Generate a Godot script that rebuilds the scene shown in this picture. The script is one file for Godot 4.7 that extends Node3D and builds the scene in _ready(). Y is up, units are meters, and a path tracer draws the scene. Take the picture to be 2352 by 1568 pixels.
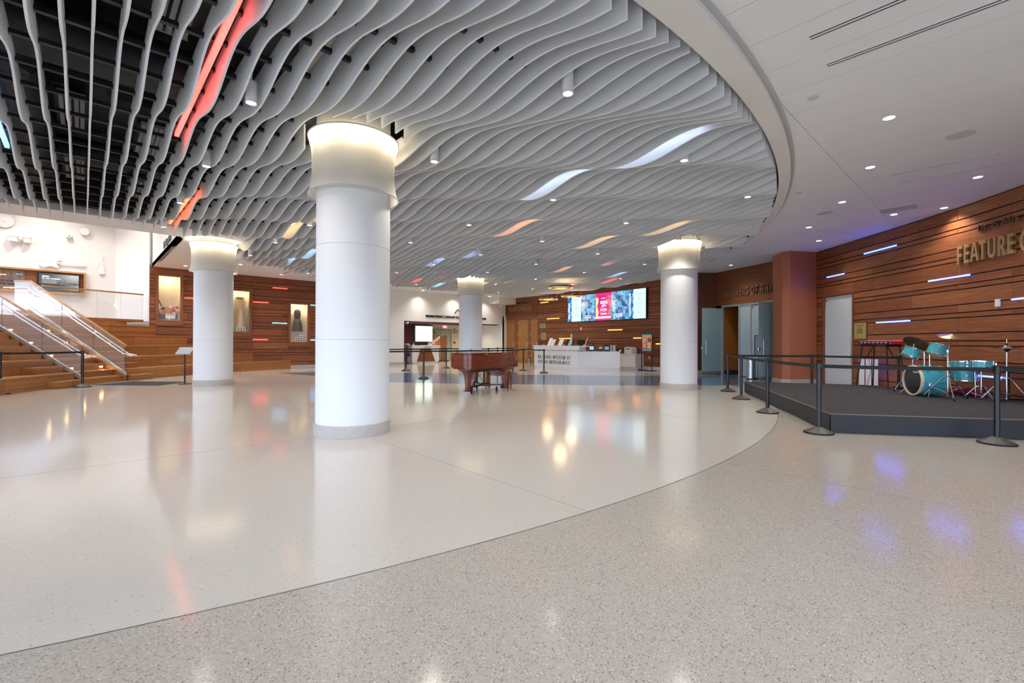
extends Node3D
# Museum lobby. Plan axes: b runs along the column rows (world x), a runs along the ceiling baffles (world -z), h is height.
const ANG := 0.7504
var rng := RandomNumberGenerator.new()
var used := {}
var mat_cache := {}
var tex := {}
var mesh_cache := {}

func V(b: float, a: float, h: float) -> Vector3:
	return Vector3(b, h, -a)
func W2(x: float, f: float) -> Vector2:      # camera-right / forward metres to plan (b, a)
	return Vector2(x * cos(ANG) + f * sin(ANG), -x * sin(ANG) + f * cos(ANG))

# ---------------------------------------------------------------- mesh builder
class MB:
	var v := PackedVector3Array()
	var n := PackedVector3Array()
	var t := PackedVector2Array()
	var us := 0.7
	var vs := 2.2
	var uo := Vector2.ZERO
	func tri(a: Vector3, b: Vector3, c: Vector3, na: Vector3, nb: Vector3, nc: Vector3, ta := Vector2.ZERO, tb := Vector2.ZERO, tc := Vector2.ZERO) -> void:
		if (c - a).cross(b - a).dot(na + nb + nc) < 0.0:
			var x := b; b = c; c = x
			x = nb; nb = nc; nc = x
			var y := tb; tb = tc; tc = y
		v.append(a); v.append(b); v.append(c)
		n.append(na); n.append(nb); n.append(nc)
		t.append(ta); t.append(tb); t.append(tc)
	func quad(a: Vector3, b: Vector3, c: Vector3, d: Vector3, nn: Vector3, ta := Vector2(0, 0), tb := Vector2(1, 0), tc := Vector2(1, 1), td := Vector2(0, 1)) -> void:
		tri(a, b, c, nn, nn, nn, ta, tb, tc)
		tri(a, c, d, nn, nn, nn, ta, tc, td)
	func squad(a: Vector3, b: Vector3, c: Vector3, d: Vector3, na: Vector3, nb: Vector3, nc: Vector3, nd: Vector3) -> void:
		tri(a, b, c, na, nb, nc)
		tri(a, c, d, na, nc, nd)
	# box with half axes; g = axis the grain runs along; ch = chamfer
	func obox(c: Vector3, x: Vector3, y: Vector3, z: Vector3, g := 0, ch := 0.0) -> void:
		var ax := [x, y, z]
		var L := [x.length(), y.length(), z.length()]
		var U := [x / L[0], y / L[1], z / L[2]]
		var k := minf(ch, minf(L[0], minf(L[1], L[2])) * 0.9)
		for i in 3:
			var j := (i + 1) % 3
			var m := (i + 2) % 3
			var p: Vector3 = U[j] * (L[j] - k)
			var q: Vector3 = U[m] * (L[m] - k)
			for s in [-1.0, 1.0]:
				var o: Vector3 = c + ax[i] * s
				var gu := j
				var gv := m
				if m == g or (j != g and L[m] > L[j]):
					gu = m; gv = j
				var uvs := []
				for sg in [[-1, -1], [1, -1], [1, 1], [-1, 1]]:
					var cj: float = sg[0] * L[j]
					var cm: float = sg[1] * L[m]
					var uu: float = cj if gu == j else cm
					var vv: float = cm if gu == j else cj
					uvs.append(Vector2(uu * us, vv * vs) + uo)
				quad(o - p - q, o + p - q, o + p + q, o - p + q, U[i] * s, uvs[0], uvs[1], uvs[2], uvs[3])
		if k > 0.0:
			for i in 3:
				var j := (i + 1) % 3
				var m := (i + 2) % 3
				for sj in [-1.0, 1.0]:
					for sm in [-1.0, 1.0]:
						var e1: Vector3 = U[j] * (sj * L[j]) + U[m] * (sm * (L[m] - k))
						var e2: Vector3 = U[j] * (sj * (L[j] - k)) + U[m] * (sm * L[m])
						var r: Vector3 = U[i] * (L[i] - k)
						quad(c + e1 - r, c + e1 + r, c + e2 + r, c + e2 - r, (U[j] * sj + U[m] * sm).normalized(), uo, uo, uo, uo)
			for sx in [-1.0, 1.0]:
				for sy in [-1.0, 1.0]:
					for sz in [-1.0, 1.0]:
						var f: Vector3 = c + ax[0] * sx + ax[1] * sy + ax[2] * sz
						var d0: Vector3 = U[0] * (sx * k)
						var d1: Vector3 = U[1] * (sy * k)
						var d2: Vector3 = U[2] * (sz * k)
						var nn := (d0 + d1 + d2).normalized()
						tri(f - d1 - d2, f - d0 - d2, f - d0 - d1, nn, nn, nn, uo, uo, uo)
	func box(c: Vector3, s: Vector3, g := 0, ch := 0.0) -> void:
		obox(c, Vector3(s.x / 2, 0, 0), Vector3(0, s.y / 2, 0), Vector3(0, 0, s.z / 2), g, ch)
	func lohi(a: Vector3, b: Vector3, g := 0, ch := 0.0) -> void:
		box((a + b) / 2, (b - a).abs(), g, ch)
	# surface of revolution about +Y of basis B; pr = [Vector2(r, y)...]
	func lathe(pr: Array, segs: int, o := Vector3.ZERO, B := Basis(), smooth := true, a0 := 0.0, a1 := TAU) -> void:
		for i in pr.size() - 1:
			var p: Vector2 = pr[i]
			var q: Vector2 = pr[i + 1]
			var d := q - p
			if d.length() < 1e-6: continue
			var nr := Vector2(d.y, -d.x).normalized()
			for s in segs:
				var t0 := a0 + (a1 - a0) * s / segs
				var t1 := a0 + (a1 - a0) * (s + 1) / segs
				var c0 := Vector3(cos(t0), 0, sin(t0))
				var c1 := Vector3(cos(t1), 0, sin(t1))
				var A := B * (c0 * p.x + Vector3.UP * p.y) + o
				var Bq := B * (c1 * p.x + Vector3.UP * p.y) + o
				var C := B * (c1 * q.x + Vector3.UP * q.y) + o
				var D := B * (c0 * q.x + Vector3.UP * q.y) + o
				var n0 := B * (c0 * nr.x + Vector3.UP * nr.y)
				var n1 := B * (c1 * nr.x + Vector3.UP * nr.y)
				if not smooth:
					n0 = (n0 + n1).normalized(); n1 = n0
				var u0 := Vector2(t0 / TAU * 3.0, p.y)
				var u1 := Vector2(t1 / TAU * 3.0, p.y)
				var u2 := Vector2(t1 / TAU * 3.0, q.y)
				var u3 := Vector2(t0 / TAU * 3.0, q.y)
				if p.x > 1e-5: tri(A, Bq, C, n0, n1, n1, u0, u1, u2)
				if q.x > 1e-5: tri(A, C, D, n0, n1, n0, u0, u2, u3)
	func cyl(a: Vector3, b: Vector3, r: float, segs := 10, r2 := -1.0) -> void:
		if r2 < 0.0: r2 = r
		var y := (b - a).normalized()
		var x := y.cross(Vector3(0.31, 0.17, 0.93)).normalized()
		var B := Basis(x, y, x.cross(y))
		lathe([Vector2(0, 0), Vector2(r, 0), Vector2(r2, (b - a).length()), Vector2(0, (b - a).length())], segs, a, B)
	func tube(pts: Array, r: float, segs := 8) -> void:
		var fr := []
		var up := Vector3(0.13, 0.97, 0.21).normalized()
		for i in pts.size():
			var d: Vector3 = pts[mini(i + 1, pts.size() - 1)] - pts[maxi(i - 1, 0)]
			d = d.normalized()
			var x := d.cross(up)
			if x.length() < 0.05: x = d.cross(Vector3(1, 0, 0.2))
			x = x.normalized()
			fr.append([x, d.cross(x).normalized()])
		for i in pts.size() - 1:
			for s in segs:
				var t0 := TAU * s / segs
				var t1 := TAU * (s + 1) / segs
				var n00: Vector3 = fr[i][0] * cos(t0) + fr[i][1] * sin(t0)
				var n01: Vector3 = fr[i][0] * cos(t1) + fr[i][1] * sin(t1)
				var n10: Vector3 = fr[i + 1][0] * cos(t0) + fr[i + 1][1] * sin(t0)
				var n11: Vector3 = fr[i + 1][0] * cos(t1) + fr[i + 1][1] * sin(t1)
				squad(pts[i] + n00 * r, pts[i] + n01 * r, pts[i + 1] + n11 * r, pts[i + 1] + n10 * r, n00, n01, n11, n10)
		for e in [0, pts.size() - 1]:
			var nn: Vector3 = (pts[e] - pts[1 if e == 0 else e - 1]).normalized()
			for s in segs:
				tri(pts[e], pts[e] + (fr[e][0] * cos(TAU * s / segs) + fr[e][1] * sin(TAU * s / segs)) * r, pts[e] + (fr[e][0] * cos(TAU * (s + 1) / segs) + fr[e][1] * sin(TAU * (s + 1) / segs)) * r, nn, nn, nn)
	# extruded polygon: 2D points mapped by o + x*p.x + y*p.y, thickness along z (0..th)
	func slab(poly: PackedVector2Array, o: Vector3, x: Vector3, y: Vector3, z: Vector3, uvk := 1.0, smooth_sides := false) -> void:
		var ids := Geometry2D.triangulate_polygon(poly)
		var nz := z.normalized()
		for i in range(0, ids.size(), 3):
			var P := [poly[ids[i]], poly[ids[i + 1]], poly[ids[i + 2]]]
			var A: Vector3 = o + x * P[0].x + y * P[0].y
			var Bq: Vector3 = o + x * P[1].x + y * P[1].y
			var C: Vector3 = o + x * P[2].x + y * P[2].y
			tri(A, Bq, C, -nz, -nz, -nz, P[0] * uvk + uo, P[1] * uvk + uo, P[2] * uvk + uo)
			tri(A + z, Bq + z, C + z, nz, nz, nz, P[0] * uvk + uo, P[1] * uvk + uo, P[2] * uvk + uo)
		var cw := Geometry2D.is_polygon_clockwise(poly)
		var m := poly.size()
		var en := []
		for i in m:
			var d := (poly[(i + 1) % m] - poly[i])
			var nn := Vector2(d.y, -d.x).normalized() * (-1.0 if cw else 1.0)
			en.append((x * nn.x + y * nn.y).normalized())
		for i in m:
			var A := o + x * poly[i].x + y * poly[i].y
			var Bq := o + x * poly[(i + 1) % m].x + y * poly[(i + 1) % m].y
			var L := (Bq - A).length()
			var n0: Vector3 = en[i]
			var n1: Vector3 = en[i]
			if smooth_sides:
				if en[i].dot(en[(i + m - 1) % m]) > 0.8: n0 = (en[i] + en[(i + m - 1) % m]).normalized()
				if en[i].dot(en[(i + 1) % m]) > 0.8: n1 = (en[i] + en[(i + 1) % m]).normalized()
			tri(A, Bq, Bq + z, n0, n1, n1, uo, uo + Vector2(L * us, 0), uo + Vector2(L * us, z.length() * vs))
			tri(A, Bq + z, A + z, n0, n1, n0, uo, uo + Vector2(L * us, z.length() * vs), uo + Vector2(0, z.length() * vs))
	# plan polygon (b, a) between heights
	func plan(poly: PackedVector2Array, h0: float, h1: float, uvk := 1.0) -> void:
		slab(poly, Vector3(0, h0, 0), Vector3(1, 0, 0), Vector3(0, 0, -1), Vector3(0, h1 - h0, 0), uvk)
	# stacked rectangles [y, half x, half z]
	func loft(rings: Array, o: Vector3, x := Vector3(1, 0, 0), z := Vector3(0, 0, 1)) -> void:
		for i in rings.size() - 1:
			var P := []
			for k in 2:
				var r: Array = rings[i + k]
				for s in [[-1, -1], [1, -1], [1, 1], [-1, 1]]:
					P.append(o + Vector3.UP * r[0] + x * (s[0] * r[1]) + z * (s[1] * r[2]))
			for s in 4:
				var s2 := (s + 1) % 4
				var nn: Vector3 = (P[s2] - P[s]).cross(P[4 + s] - P[s]).normalized()
				if nn.dot((P[s] + P[s2]) / 2 - o - Vector3.UP * rings[i][0]) < 0: nn = -nn
				var w: float = (P[s2] - P[s]).length()
				var y0: float = rings[i][0]
				var y1: float = rings[i + 1][0]
				quad(P[s], P[s2], P[4 + s2], P[4 + s], nn, Vector2(y0 * us, 0) + uo, Vector2(y0 * us, w * vs) + uo, Vector2(y1 * us, w * vs) + uo, Vector2(y1 * us, 0) + uo)
		for e in [0, rings.size() - 1]:
			var r: Array = rings[e]
			var c: Vector3 = o + Vector3.UP * r[0]
			quad(c - x * r[1] - z * r[2], c + x * r[1] - z * r[2], c + x * r[1] + z * r[2], c - x * r[1] + z * r[2], Vector3.UP * (-1.0 if e == 0 else 1.0))
	func shift(d: Vector3) -> void:
		for i in v.size(): v[i] = v[i] + d
	func mesh() -> ArrayMesh:
		var arr := []
		arr.resize(Mesh.ARRAY_MAX)
		arr[Mesh.ARRAY_VERTEX] = v
		arr[Mesh.ARRAY_NORMAL] = n
		arr[Mesh.ARRAY_TEX_UV] = t
		var m := ArrayMesh.new()
		m.add_surface_from_arrays(Mesh.PRIMITIVE_TRIANGLES, arr)
		return m

# ---------------------------------------------------------------- nodes
func numbered(called: String) -> String:
	var k: int = used.get(called, 0)
	used[called] = k + 1
	return called if k == 0 else "%s_%03d" % [called, k]
func tag(o: Node, label := "", category := "", group := "", kind := "") -> Node:
	if label: o.set_meta("label", label)
	if category: o.set_meta("category", category)
	if group: o.set_meta("group", group)
	if kind: o.set_meta("kind", kind)
	return o
func thing(called: String, label: String, category: String, at := Vector3.ZERO, group := "", B := Basis()) -> Node3D:
	var o := Node3D.new()
	o.name = numbered(called)
	add_child(o)
	o.transform = Transform3D(B, at)
	tag(o, label, category, group)
	return o
func struct(called: String, label: String, at := Vector3.ZERO) -> Node3D:
	var o := Node3D.new()
	o.name = called
	add_child(o)
	o.position = at
	tag(o, label, "", "", "structure")
	return o
# local part
func part(parent: Node3D, called: String, m: MB, mt: Material, label := "") -> MeshInstance3D:
	var o := MeshInstance3D.new()
	o.mesh = m.mesh()
	o.material_override = mt
	o.name = called
	parent.add_child(o, true)
	if label: o.set_meta("label", label)
	return o
# part whose builder holds world coordinates
func partw(parent: Node3D, called: String, m: MB, mt: Material, label := "") -> MeshInstance3D:
	var tr := Transform3D()
	var p: Node = parent
	while p != self and p is Node3D:
		tr = (p as Node3D).transform * tr
		p = p.get_parent()
	var inv := tr.affine_inverse()
	if inv != Transform3D():
		for i in m.v.size():
			m.v[i] = inv * m.v[i]
			m.n[i] = inv.basis * m.n[i]
	return part(parent, called, m, mt, label)
func copy_thing(o: Node3D, at: Vector3, label := "", B = null) -> Node3D:
	var c := o.duplicate() as Node3D
	var nm := String(o.name)
	var us := nm.rfind("_")
	if us > 0 and nm.substr(us + 1).is_valid_int(): nm = nm.substr(0, us)
	c.name = numbered(nm)
	add_child(c)
	c.transform = Transform3D(B if B != null else o.transform.basis, at)
	if label: c.set_meta("label", label)
	return c

# ---------------------------------------------------------------- materials
func c8(r: int, g: int, b: int) -> Color:
	return Color8(r, g, b)
func pm(key: String, col: Color, rough := 0.6, metal := 0.0, t: Texture2D = null) -> StandardMaterial3D:
	if mat_cache.has(key): return mat_cache[key]
	var m := StandardMaterial3D.new()
	m.albedo_color = col
	m.roughness = rough
	m.metallic = metal
	if t: m.albedo_texture = t
	mat_cache[key] = m
	return m
func glow(key: String, col: Color, e: float) -> StandardMaterial3D:
	if mat_cache.has(key): return mat_cache[key]
	var m := StandardMaterial3D.new()
	m.albedo_color = Color(0.8, 0.8, 0.8)
	m.emission_enabled = true
	m.emission = col
	m.emission_energy_multiplier = e
	mat_cache[key] = m
	return m
func glass(key: String, col: Color, rough := 0.02) -> StandardMaterial3D:
	if mat_cache.has(key): return mat_cache[key]
	var m := StandardMaterial3D.new()
	m.transparency = BaseMaterial3D.TRANSPARENCY_ALPHA
	m.albedo_color = col
	m.roughness = rough
	mat_cache[key] = m
	return m
func wood_tex(sd: int, contrast: float) -> ImageTexture:
	var w := 512
	var h := 256
	var im := Image.create(w, h, false, Image.FORMAT_RGB8)
	var nz := FastNoiseLite.new()
	nz.seed = sd
	nz.frequency = 0.011
	nz.fractal_octaves = 4
	var n2 := FastNoiseLite.new()
	n2.seed = sd + 9
	n2.frequency = 0.05
	for y in h:
		for x in w:
			# periodic in x by going round a circle
			var an := TAU * x / w
			var g := nz.get_noise_3d(cos(an) * 34.0, sin(an) * 34.0, y * 7.0)
			var f := n2.get_noise_3d(cos(an) * 22.0, sin(an) * 22.0, y * 17.0)
			var k := clampf(0.86 + contrast * (0.75 * g + 0.5 * f), 0.3, 1.0)
			im.set_pixel(x, y, Color(k, k * (0.94 + 0.06 * k), k * (0.88 + 0.12 * k)))
	im.generate_mipmaps()
	return ImageTexture.create_from_image(im)
func chips(sz: int, base: Color, cols: Array, count: int, lo: int, hi: int, sd: int) -> ImageTexture:
	var im := Image.create(sz, sz, false, Image.FORMAT_RGB8)
	im.fill(base)
	var r := RandomNumberGenerator.new()
	r.seed = sd
	for i in count:
		var c: Color = cols[r.randi() % cols.size()]
		c = c.lerp(base, r.randf() * 0.45)
		var s := r.randi_range(lo, hi)
		var x := r.randi() % sz
		var y := r.randi() % sz
		var q := r.randi_range(-1, 1)
		im.fill_rect(Rect2i(x, y, s, maxi(1, s - 1 + q)), c)
		if s > 2: im.fill_rect(Rect2i(x - 1, y + 1, s + 1, maxi(1, s - 3)), c)
	im.generate_mipmaps()
	return ImageTexture.create_from_image(im)
func lettering(parent: Node3D, called: String, s: String, lb: Vector3, right: Vector3, nrm: Vector3, w: float, h: float, depth: float, mt: Material, bold := true, condensed := true) -> MeshInstance3D:
	var tm := TextMesh.new()
	var f := SystemFont.new()
	f.font_names = PackedStringArray(["Droid Sans"])
	f.font_weight = 700 if bold else 400
	tm.font = f
	tm.font_size = 48
	tm.text = s
	tm.depth = 0.1
	tm.pixel_size = 0.01
	tm.curve_step = 2.0
	tm.horizontal_alignment = HORIZONTAL_ALIGNMENT_LEFT
	var bb := tm.get_aabb()
	var o := MeshInstance3D.new()
	o.mesh = tm
	o.material_override = mt
	o.name = called
	parent.add_child(o, true)
	var kx := w / bb.size.x
	var ky := h / bb.size.y
	var kz := depth / 0.1
	var B := Basis(right.normalized() * kx, Vector3.UP * ky, nrm.normalized() * kz)
	var org := lb - B * Vector3(bb.position.x, bb.position.y, -0.05)
	var tr := Transform3D()
	var p: Node = parent
	while p != self and p is Node3D:
		tr = (p as Node3D).transform * tr
		p = p.get_parent()
	o.transform = tr.affine_inverse() * Transform3D(B, org)
	return o
func spot(parent: Node3D, at: Vector3, dir: Vector3, e: float, ang: float, col: Color, size := 0.05) -> void:
	var l := SpotLight3D.new()
	l.name = "spot_light"
	parent.add_child(l, true)
	var tr := Transform3D()
	var p: Node = parent
	while p != self and p is Node3D:
		tr = (p as Node3D).transform * tr
		p = p.get_parent()
	var up := Vector3(0, 0, 1) if absf(dir.normalized().y) > 0.9 else Vector3.UP
	l.transform = tr.affine_inverse() * Transform3D(Basis.looking_at(dir, up), at)
	l.light_energy = e
	l.spot_angle = ang
	l.spot_angle_attenuation = 0.8
	l.spot_range = 30
	l.spot_attenuation = 2
	l.light_color = col
	l.light_size = size
	l.shadow_enabled = true
func area(parent: Node3D, at: Vector3, dir: Vector3, up: Vector3, sz: Vector2, e: float, col: Color) -> void:
	var l := AreaLight3D.new()
	l.name = "area_light"
	parent.add_child(l, true)
	var tr := Transform3D()
	var p: Node = parent
	while p != self and p is Node3D:
		tr = (p as Node3D).transform * tr
		p = p.get_parent()
	l.transform = tr.affine_inverse() * Transform3D(Basis.looking_at(dir, up), at)
	l.area_size = sz
	l.light_energy = e
	l.light_color = col
	l.area_range = 30
	l.shadow_enabled = true
func omni(parent: Node3D, at: Vector3, e: float, col: Color, size: float) -> void:
	var l := OmniLight3D.new()
	l.name = "omni_light"
	parent.add_child(l, true)
	var tr := Transform3D()
	var p: Node = parent
	while p != self and p is Node3D:
		tr = (p as Node3D).transform * tr
		p = p.get_parent()
	l.transform = tr.affine_inverse() * Transform3D(Basis(), at)
	l.light_energy = e
	l.light_color = col
	l.light_size = size
	l.omni_range = 30
	l.omni_attenuation = 2
	l.shadow_enabled = true
func rects_minus(r: Rect2, cuts: Array) -> Array:
	var todo := [r]
	for c in cuts:
		var nxt := []
		for q in todo:
			var i: Rect2 = q.intersection(c)
			if i.size.x <= 1e-4 or i.size.y <= 1e-4:
				nxt.append(q); continue
			if i.position.x > q.position.x + 1e-4: nxt.append(Rect2(q.position, Vector2(i.position.x - q.position.x, q.size.y)))
			if i.end.x < q.end.x - 1e-4: nxt.append(Rect2(Vector2(i.end.x, q.position.y), Vector2(q.end.x - i.end.x, q.size.y)))
			if i.position.y > q.position.y + 1e-4: nxt.append(Rect2(Vector2(i.position.x, q.position.y), Vector2(i.size.x, i.position.y - q.position.y)))
			if i.end.y < q.end.y - 1e-4: nxt.append(Rect2(Vector2(i.position.x, i.end.y), Vector2(i.size.x, q.end.y - i.end.y)))
		todo = nxt
	return todo
const LAMP_E := 2.5
func make_textures() -> void:
	tex.wood0 = wood_tex(3, 0.34)
	tex.wood1 = wood_tex(17, 0.28)
	tex.terrazzo_dark = chips(1024, c8(188, 178, 165), [c8(118, 108, 98), c8(138, 128, 116), c8(216, 210, 202), c8(202, 194, 184), c8(156, 146, 134), c8(226, 222, 218)], 34000, 1, 4, 5)
	tex.terrazzo_light = chips(1024, c8(210, 202, 191), [c8(196, 184, 170), c8(222, 214, 204), c8(160, 140, 122), c8(230, 226, 220), c8(186, 172, 158)], 9000, 1, 4, 6)
	tex.terrazzo_blue = chips(512, c8(92, 124, 158), [c8(70, 100, 140), c8(130, 156, 182), c8(84, 112, 146)], 5000, 1, 4, 7)
	tex.terrazzo_base = chips(512, c8(190, 182, 172), [c8(150, 140, 128), c8(220, 214, 206), c8(168, 158, 146)], 5000, 1, 4, 8)
	tex.carpet = chips(512, c8(48, 45, 46), [c8(30, 28, 30), c8(74, 68, 64), c8(104, 94, 84), c8(24, 23, 26), c8(60, 55, 56)], 26000, 1, 3, 9)
	tex.cream_costume = chips(128, c8(226, 206, 174), [c8(210, 176, 130), c8(238, 226, 204)], 220, 1, 4, 10)
	tex.black_dress = chips(128, c8(26, 24, 26), [c8(150, 130, 84), c8(120, 108, 70), c8(190, 176, 130)], 900, 1, 3, 11)
	var r := RandomNumberGenerator.new()
	r.seed = 77
	# screens
	for k in ["scr_influencer", "scr_connoisseur"]:
		var im := Image.create(220, 288, false, Image.FORMAT_RGB8)
		im.fill(c8(206, 232, 240))
		for y in 288:
			var w := 66 + int(5.0 * sin(y * 0.09) + 3.0 * sin(y * 0.23))
			for x in w:
				im.set_pixel(x, y, c8(40, 84, 140).lerp(c8(70, 160, 214), clampf(0.5 + 0.5 * sin(y * 0.05 + x * 0.07), 0, 1)))
		im.fill_rect(Rect2i(60, 143, 160, 1), c8(120, 140, 156))
		for i in 9: im.fill_rect(Rect2i(110 + r.randi() % 14, 70 + i * 20, 50 + r.randi() % 30, 3), c8(160, 186, 196))
		im.fill_rect(Rect2i(96, 46, 100, 3), c8(150, 176, 196))
		tex[k] = ImageTexture.create_from_image(im)
	for k in ["scr_mural", "scr_mural2"]:
		var im := Image.create(220, 288, false, Image.FORMAT_RGB8)
		var nz := FastNoiseLite.new()
		nz.seed = 5 if k == "scr_mural" else 12
		nz.frequency = 0.012
		for y in 288:
			for x in 220:
				var n := nz.get_noise_2d(x, y)
				var c := c8(104, 186, 220).lerp(c8(56, 78, 130), clampf(0.42 + 1.5 * n + 0.3 * (y / 288.0 - 0.5), 0, 1))
				c = c.lerp(c8(206, 232, 246), clampf(2.4 * nz.get_noise_2d(x * 2 + 300, y * 2) - 0.35, 0, 0.8))
				if absf(nz.get_noise_2d(x * 1.4 + 90, y * 1.4 + 40)) < 0.025: c = c8(44, 60, 110)
				im.set_pixel(x, y, c)
		im.fill_rect(Rect2i(4, 8, 60, 10), c8(196, 84, 190))
		for i in 12: im.fill_rect(Rect2i(10, 92 + i * 10, 34 + r.randi() % 30, 4), c8(230, 242, 248))
		for i in 4: im.fill_rect(Rect2i(60, 226 + i * 10, 100 - 10 * (i % 2), 5), c8(236, 244, 250))
		im.fill_rect(Rect2i(0, 214, 220, 2), c8(120, 90, 160))
		tex[k] = ImageTexture.create_from_image(im)
	var mu := Image.create(220, 288, false, Image.FORMAT_RGB8)
	mu.fill(c8(226, 36, 122))
	mu.fill_rect(Rect2i(44, 30, 130, 150), c8(192, 36, 124))
	for y in 200:
		var w := 34 + int(10.0 * sin(y * 0.05))
		for x in w: mu.set_pixel(x, 44 + y, c8(236, 186, 96).lerp(c8(250, 226, 190), clampf(x / 30.0, 0, 1)))
	for i in 400:
		var px := 170 + r.randi() % 50
		var py := 120 + r.randi() % 110
		if px - 170 > (230 - py) * 0.4: mu.fill_rect(Rect2i(px - 2, py, 3, 4), [c8(86, 150, 80), c8(120, 180, 96), c8(236, 190, 200)][r.randi() % 3])
	mu.fill_rect(Rect2i(0, 246, 220, 22), c8(242, 240, 236))
	mu.fill_rect(Rect2i(80, 52, 60, 8), c8(250, 240, 250))
	for i in 4: mu.fill_rect(Rect2i(64, 158 + i * 14, 96, 3), c8(250, 220, 240))
	tex.scr_musical = ImageTexture.create_from_image(mu)
	var hy := Image.create(128, 100, false, Image.FORMAT_RGB8)
	hy.fill(c8(236, 250, 238))
	tex.hype = ImageTexture.create_from_image(hy)
	var tvi := Image.create(256, 144, false, Image.FORMAT_RGB8)
	for y in 144:
		for x in 256:
			var c := c8(96, 100, 104).lerp(c8(214, 212, 204), clampf((x - 60) / 150.0, 0, 1) * clampf(1.2 - y / 110.0, 0, 1))
			if y > 92: c = c8(70, 76, 84).lerp(c8(190, 190, 188), clampf((x - 120) / 150.0, 0, 1))
			tvi.set_pixel(x, y, c)
	for i in 40:
		var bx := 120 + r.randi() % 136
		var bh := 6 + r.randi() % 20
		tvi.fill_rect(Rect2i(bx, 84 - bh / 2, 4 + r.randi() % 8, bh), c8(150, 154, 160).lerp(c8(80, 86, 96), r.randf()))
	tvi.fill_rect(Rect2i(160, 48, 6, 34), c8(120, 124, 132))
	tvi.fill_rect(Rect2i(18, 18, 46, 14), c8(240, 240, 240))
	for i in 6: tvi.fill_rect(Rect2i(18, 54 + i * 6, 106 - r.randi() % 20, 2), c8(224, 226, 228))
	tex.tv_skyline = ImageTexture.create_from_image(tvi)
	var po := Image.create(140, 236, false, Image.FORMAT_RGB8)
	for y in 236:
		for x in 140: po.set_pixel(x, y, c8(226, 96, 86).lerp(c8(236, 190, 140), clampf(1.2 - y / 150.0, 0, 1)))
	po.fill_rect(Rect2i(0, 0, 140, 16), c8(90, 178, 184))
	po.fill_rect(Rect2i(0, 212, 140, 24), c8(90, 178, 184))
	for y in 60:      # abstract figure shape: dark hair, yellow top
		for x in 44:
			if Vector2((x - 22) / 22.0, (y - 30) / 30.0).length() < 1.0: po.set_pixel(84 + x, 54 + y, c8(70, 40, 76))
	for y in 26:
		for x in 18:
			if Vector2((x - 9) / 9.0, (y - 13) / 13.0).length() < 1.0: po.set_pixel(95 + x, 68 + y, c8(206, 140, 104))
	po.fill_rect(Rect2i(78, 108, 48, 92), c8(240, 214, 116))
	for i in 6: po.fill_rect(Rect2i(8, 60 + i * 11, 54 - r.randi() % 18, 5), c8(250, 226, 206))
	po.fill_rect(Rect2i(18, 132, 38, 58), c8(236, 200, 206))
	tex.poster = ImageTexture.create_from_image(po)

func _ready() -> void:
	rng.seed = 20240
	# camera: level lens, eye height 1.27 m, calibrated on the column grid
	var cam := Camera3D.new()
	cam.name = "camera"
	add_child(cam)
	cam.transform = Transform3D(Basis(Vector3.UP, -ANG) * Basis(Vector3(1, 0, 0), 0.0023) * Basis(Vector3(0, 0, 1), 0.0046), Vector3(0, 1.27, 0))
	cam.fov = rad_to_deg(2.0 * atan(784.0 / 1056.1))
	cam.near = 0.05
	cam.far = 200.0
	cam.current = true
	var we := WorldEnvironment.new()
	we.name = "environment"
	add_child(we)
	var env := Environment.new()
	env.background_mode = Environment.BG_SKY
	var sky := Sky.new()
	var sm := ProceduralSkyMaterial.new()
	sm.sky_top_color = Color(0.62, 0.76, 0.95)
	sm.sky_horizon_color = Color(0.86, 0.92, 1.0)
	sm.ground_horizon_color = Color(0.6, 0.63, 0.66)
	sm.ground_bottom_color = Color(0.36, 0.37, 0.38)
	sm.energy_multiplier = 8.0
	sky.sky_material = sm
	env.sky = sky
	env.tonemap_mode = Environment.TONE_MAPPER_LINEAR
	env.tonemap_exposure = 1.14
	env.sdfgi_enabled = true
	env.ssao_enabled = true
	env.ssil_enabled = true
	we.environment = env
	make_textures()
	build_shell()
	build_ceiling()
	build_columns()
	build_ceiling_lights()
	build_leds()
	build_left()
	build_stanchions()
	build_piano()
	build_reception()
	build_stage()
const CEIL := 4.2
const RING_C := Vector2(4.56, 17.04)
const RING_R := 14.97
const RING_H := 4.13
const OUT_C := Vector2(3.96, 18.25)
const OUT_R := 16.48
const COLS := [Vector2(2.794, 6.288), Vector2(12.303, 6.288), Vector2(2.794, 15.841), Vector2(12.303, 15.841)]
const FEATURE := [Vector2(17.13, 4.12), Vector2(16.15, 3.1), Vector2(15.2, 2.16), Vector2(14.35, 1.32), Vector2(13.45, 0.47), Vector2(12.58, -0.23), Vector2(11.7, -0.85), Vector2(10.7, -1.45), Vector2(9.4, -2.1), Vector2(7.9, -2.7)]
const RECEP := [Vector2(20.85, 20.0), Vector2(19.6, 11.0), Vector2(19.25, 8.95)]
const LEFTWOOD := [Vector2(1.9, 23.0), Vector2(10.6, 23.0)]

func on_poly(poly: Array, s: float) -> Array:      # [point, direction]
	for i in poly.size() - 1:
		var L: float = (poly[i + 1] - poly[i]).length()
		if s <= L or i == poly.size() - 2:
			var d: Vector2 = (poly[i + 1] - poly[i]) / L
			return [poly[i] + d * s, d]
		s -= L
	return []
func poly_len(poly: Array) -> float:
	var L := 0.0
	for i in poly.size() - 1: L += (poly[i + 1] - poly[i]).length()
	return L
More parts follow.
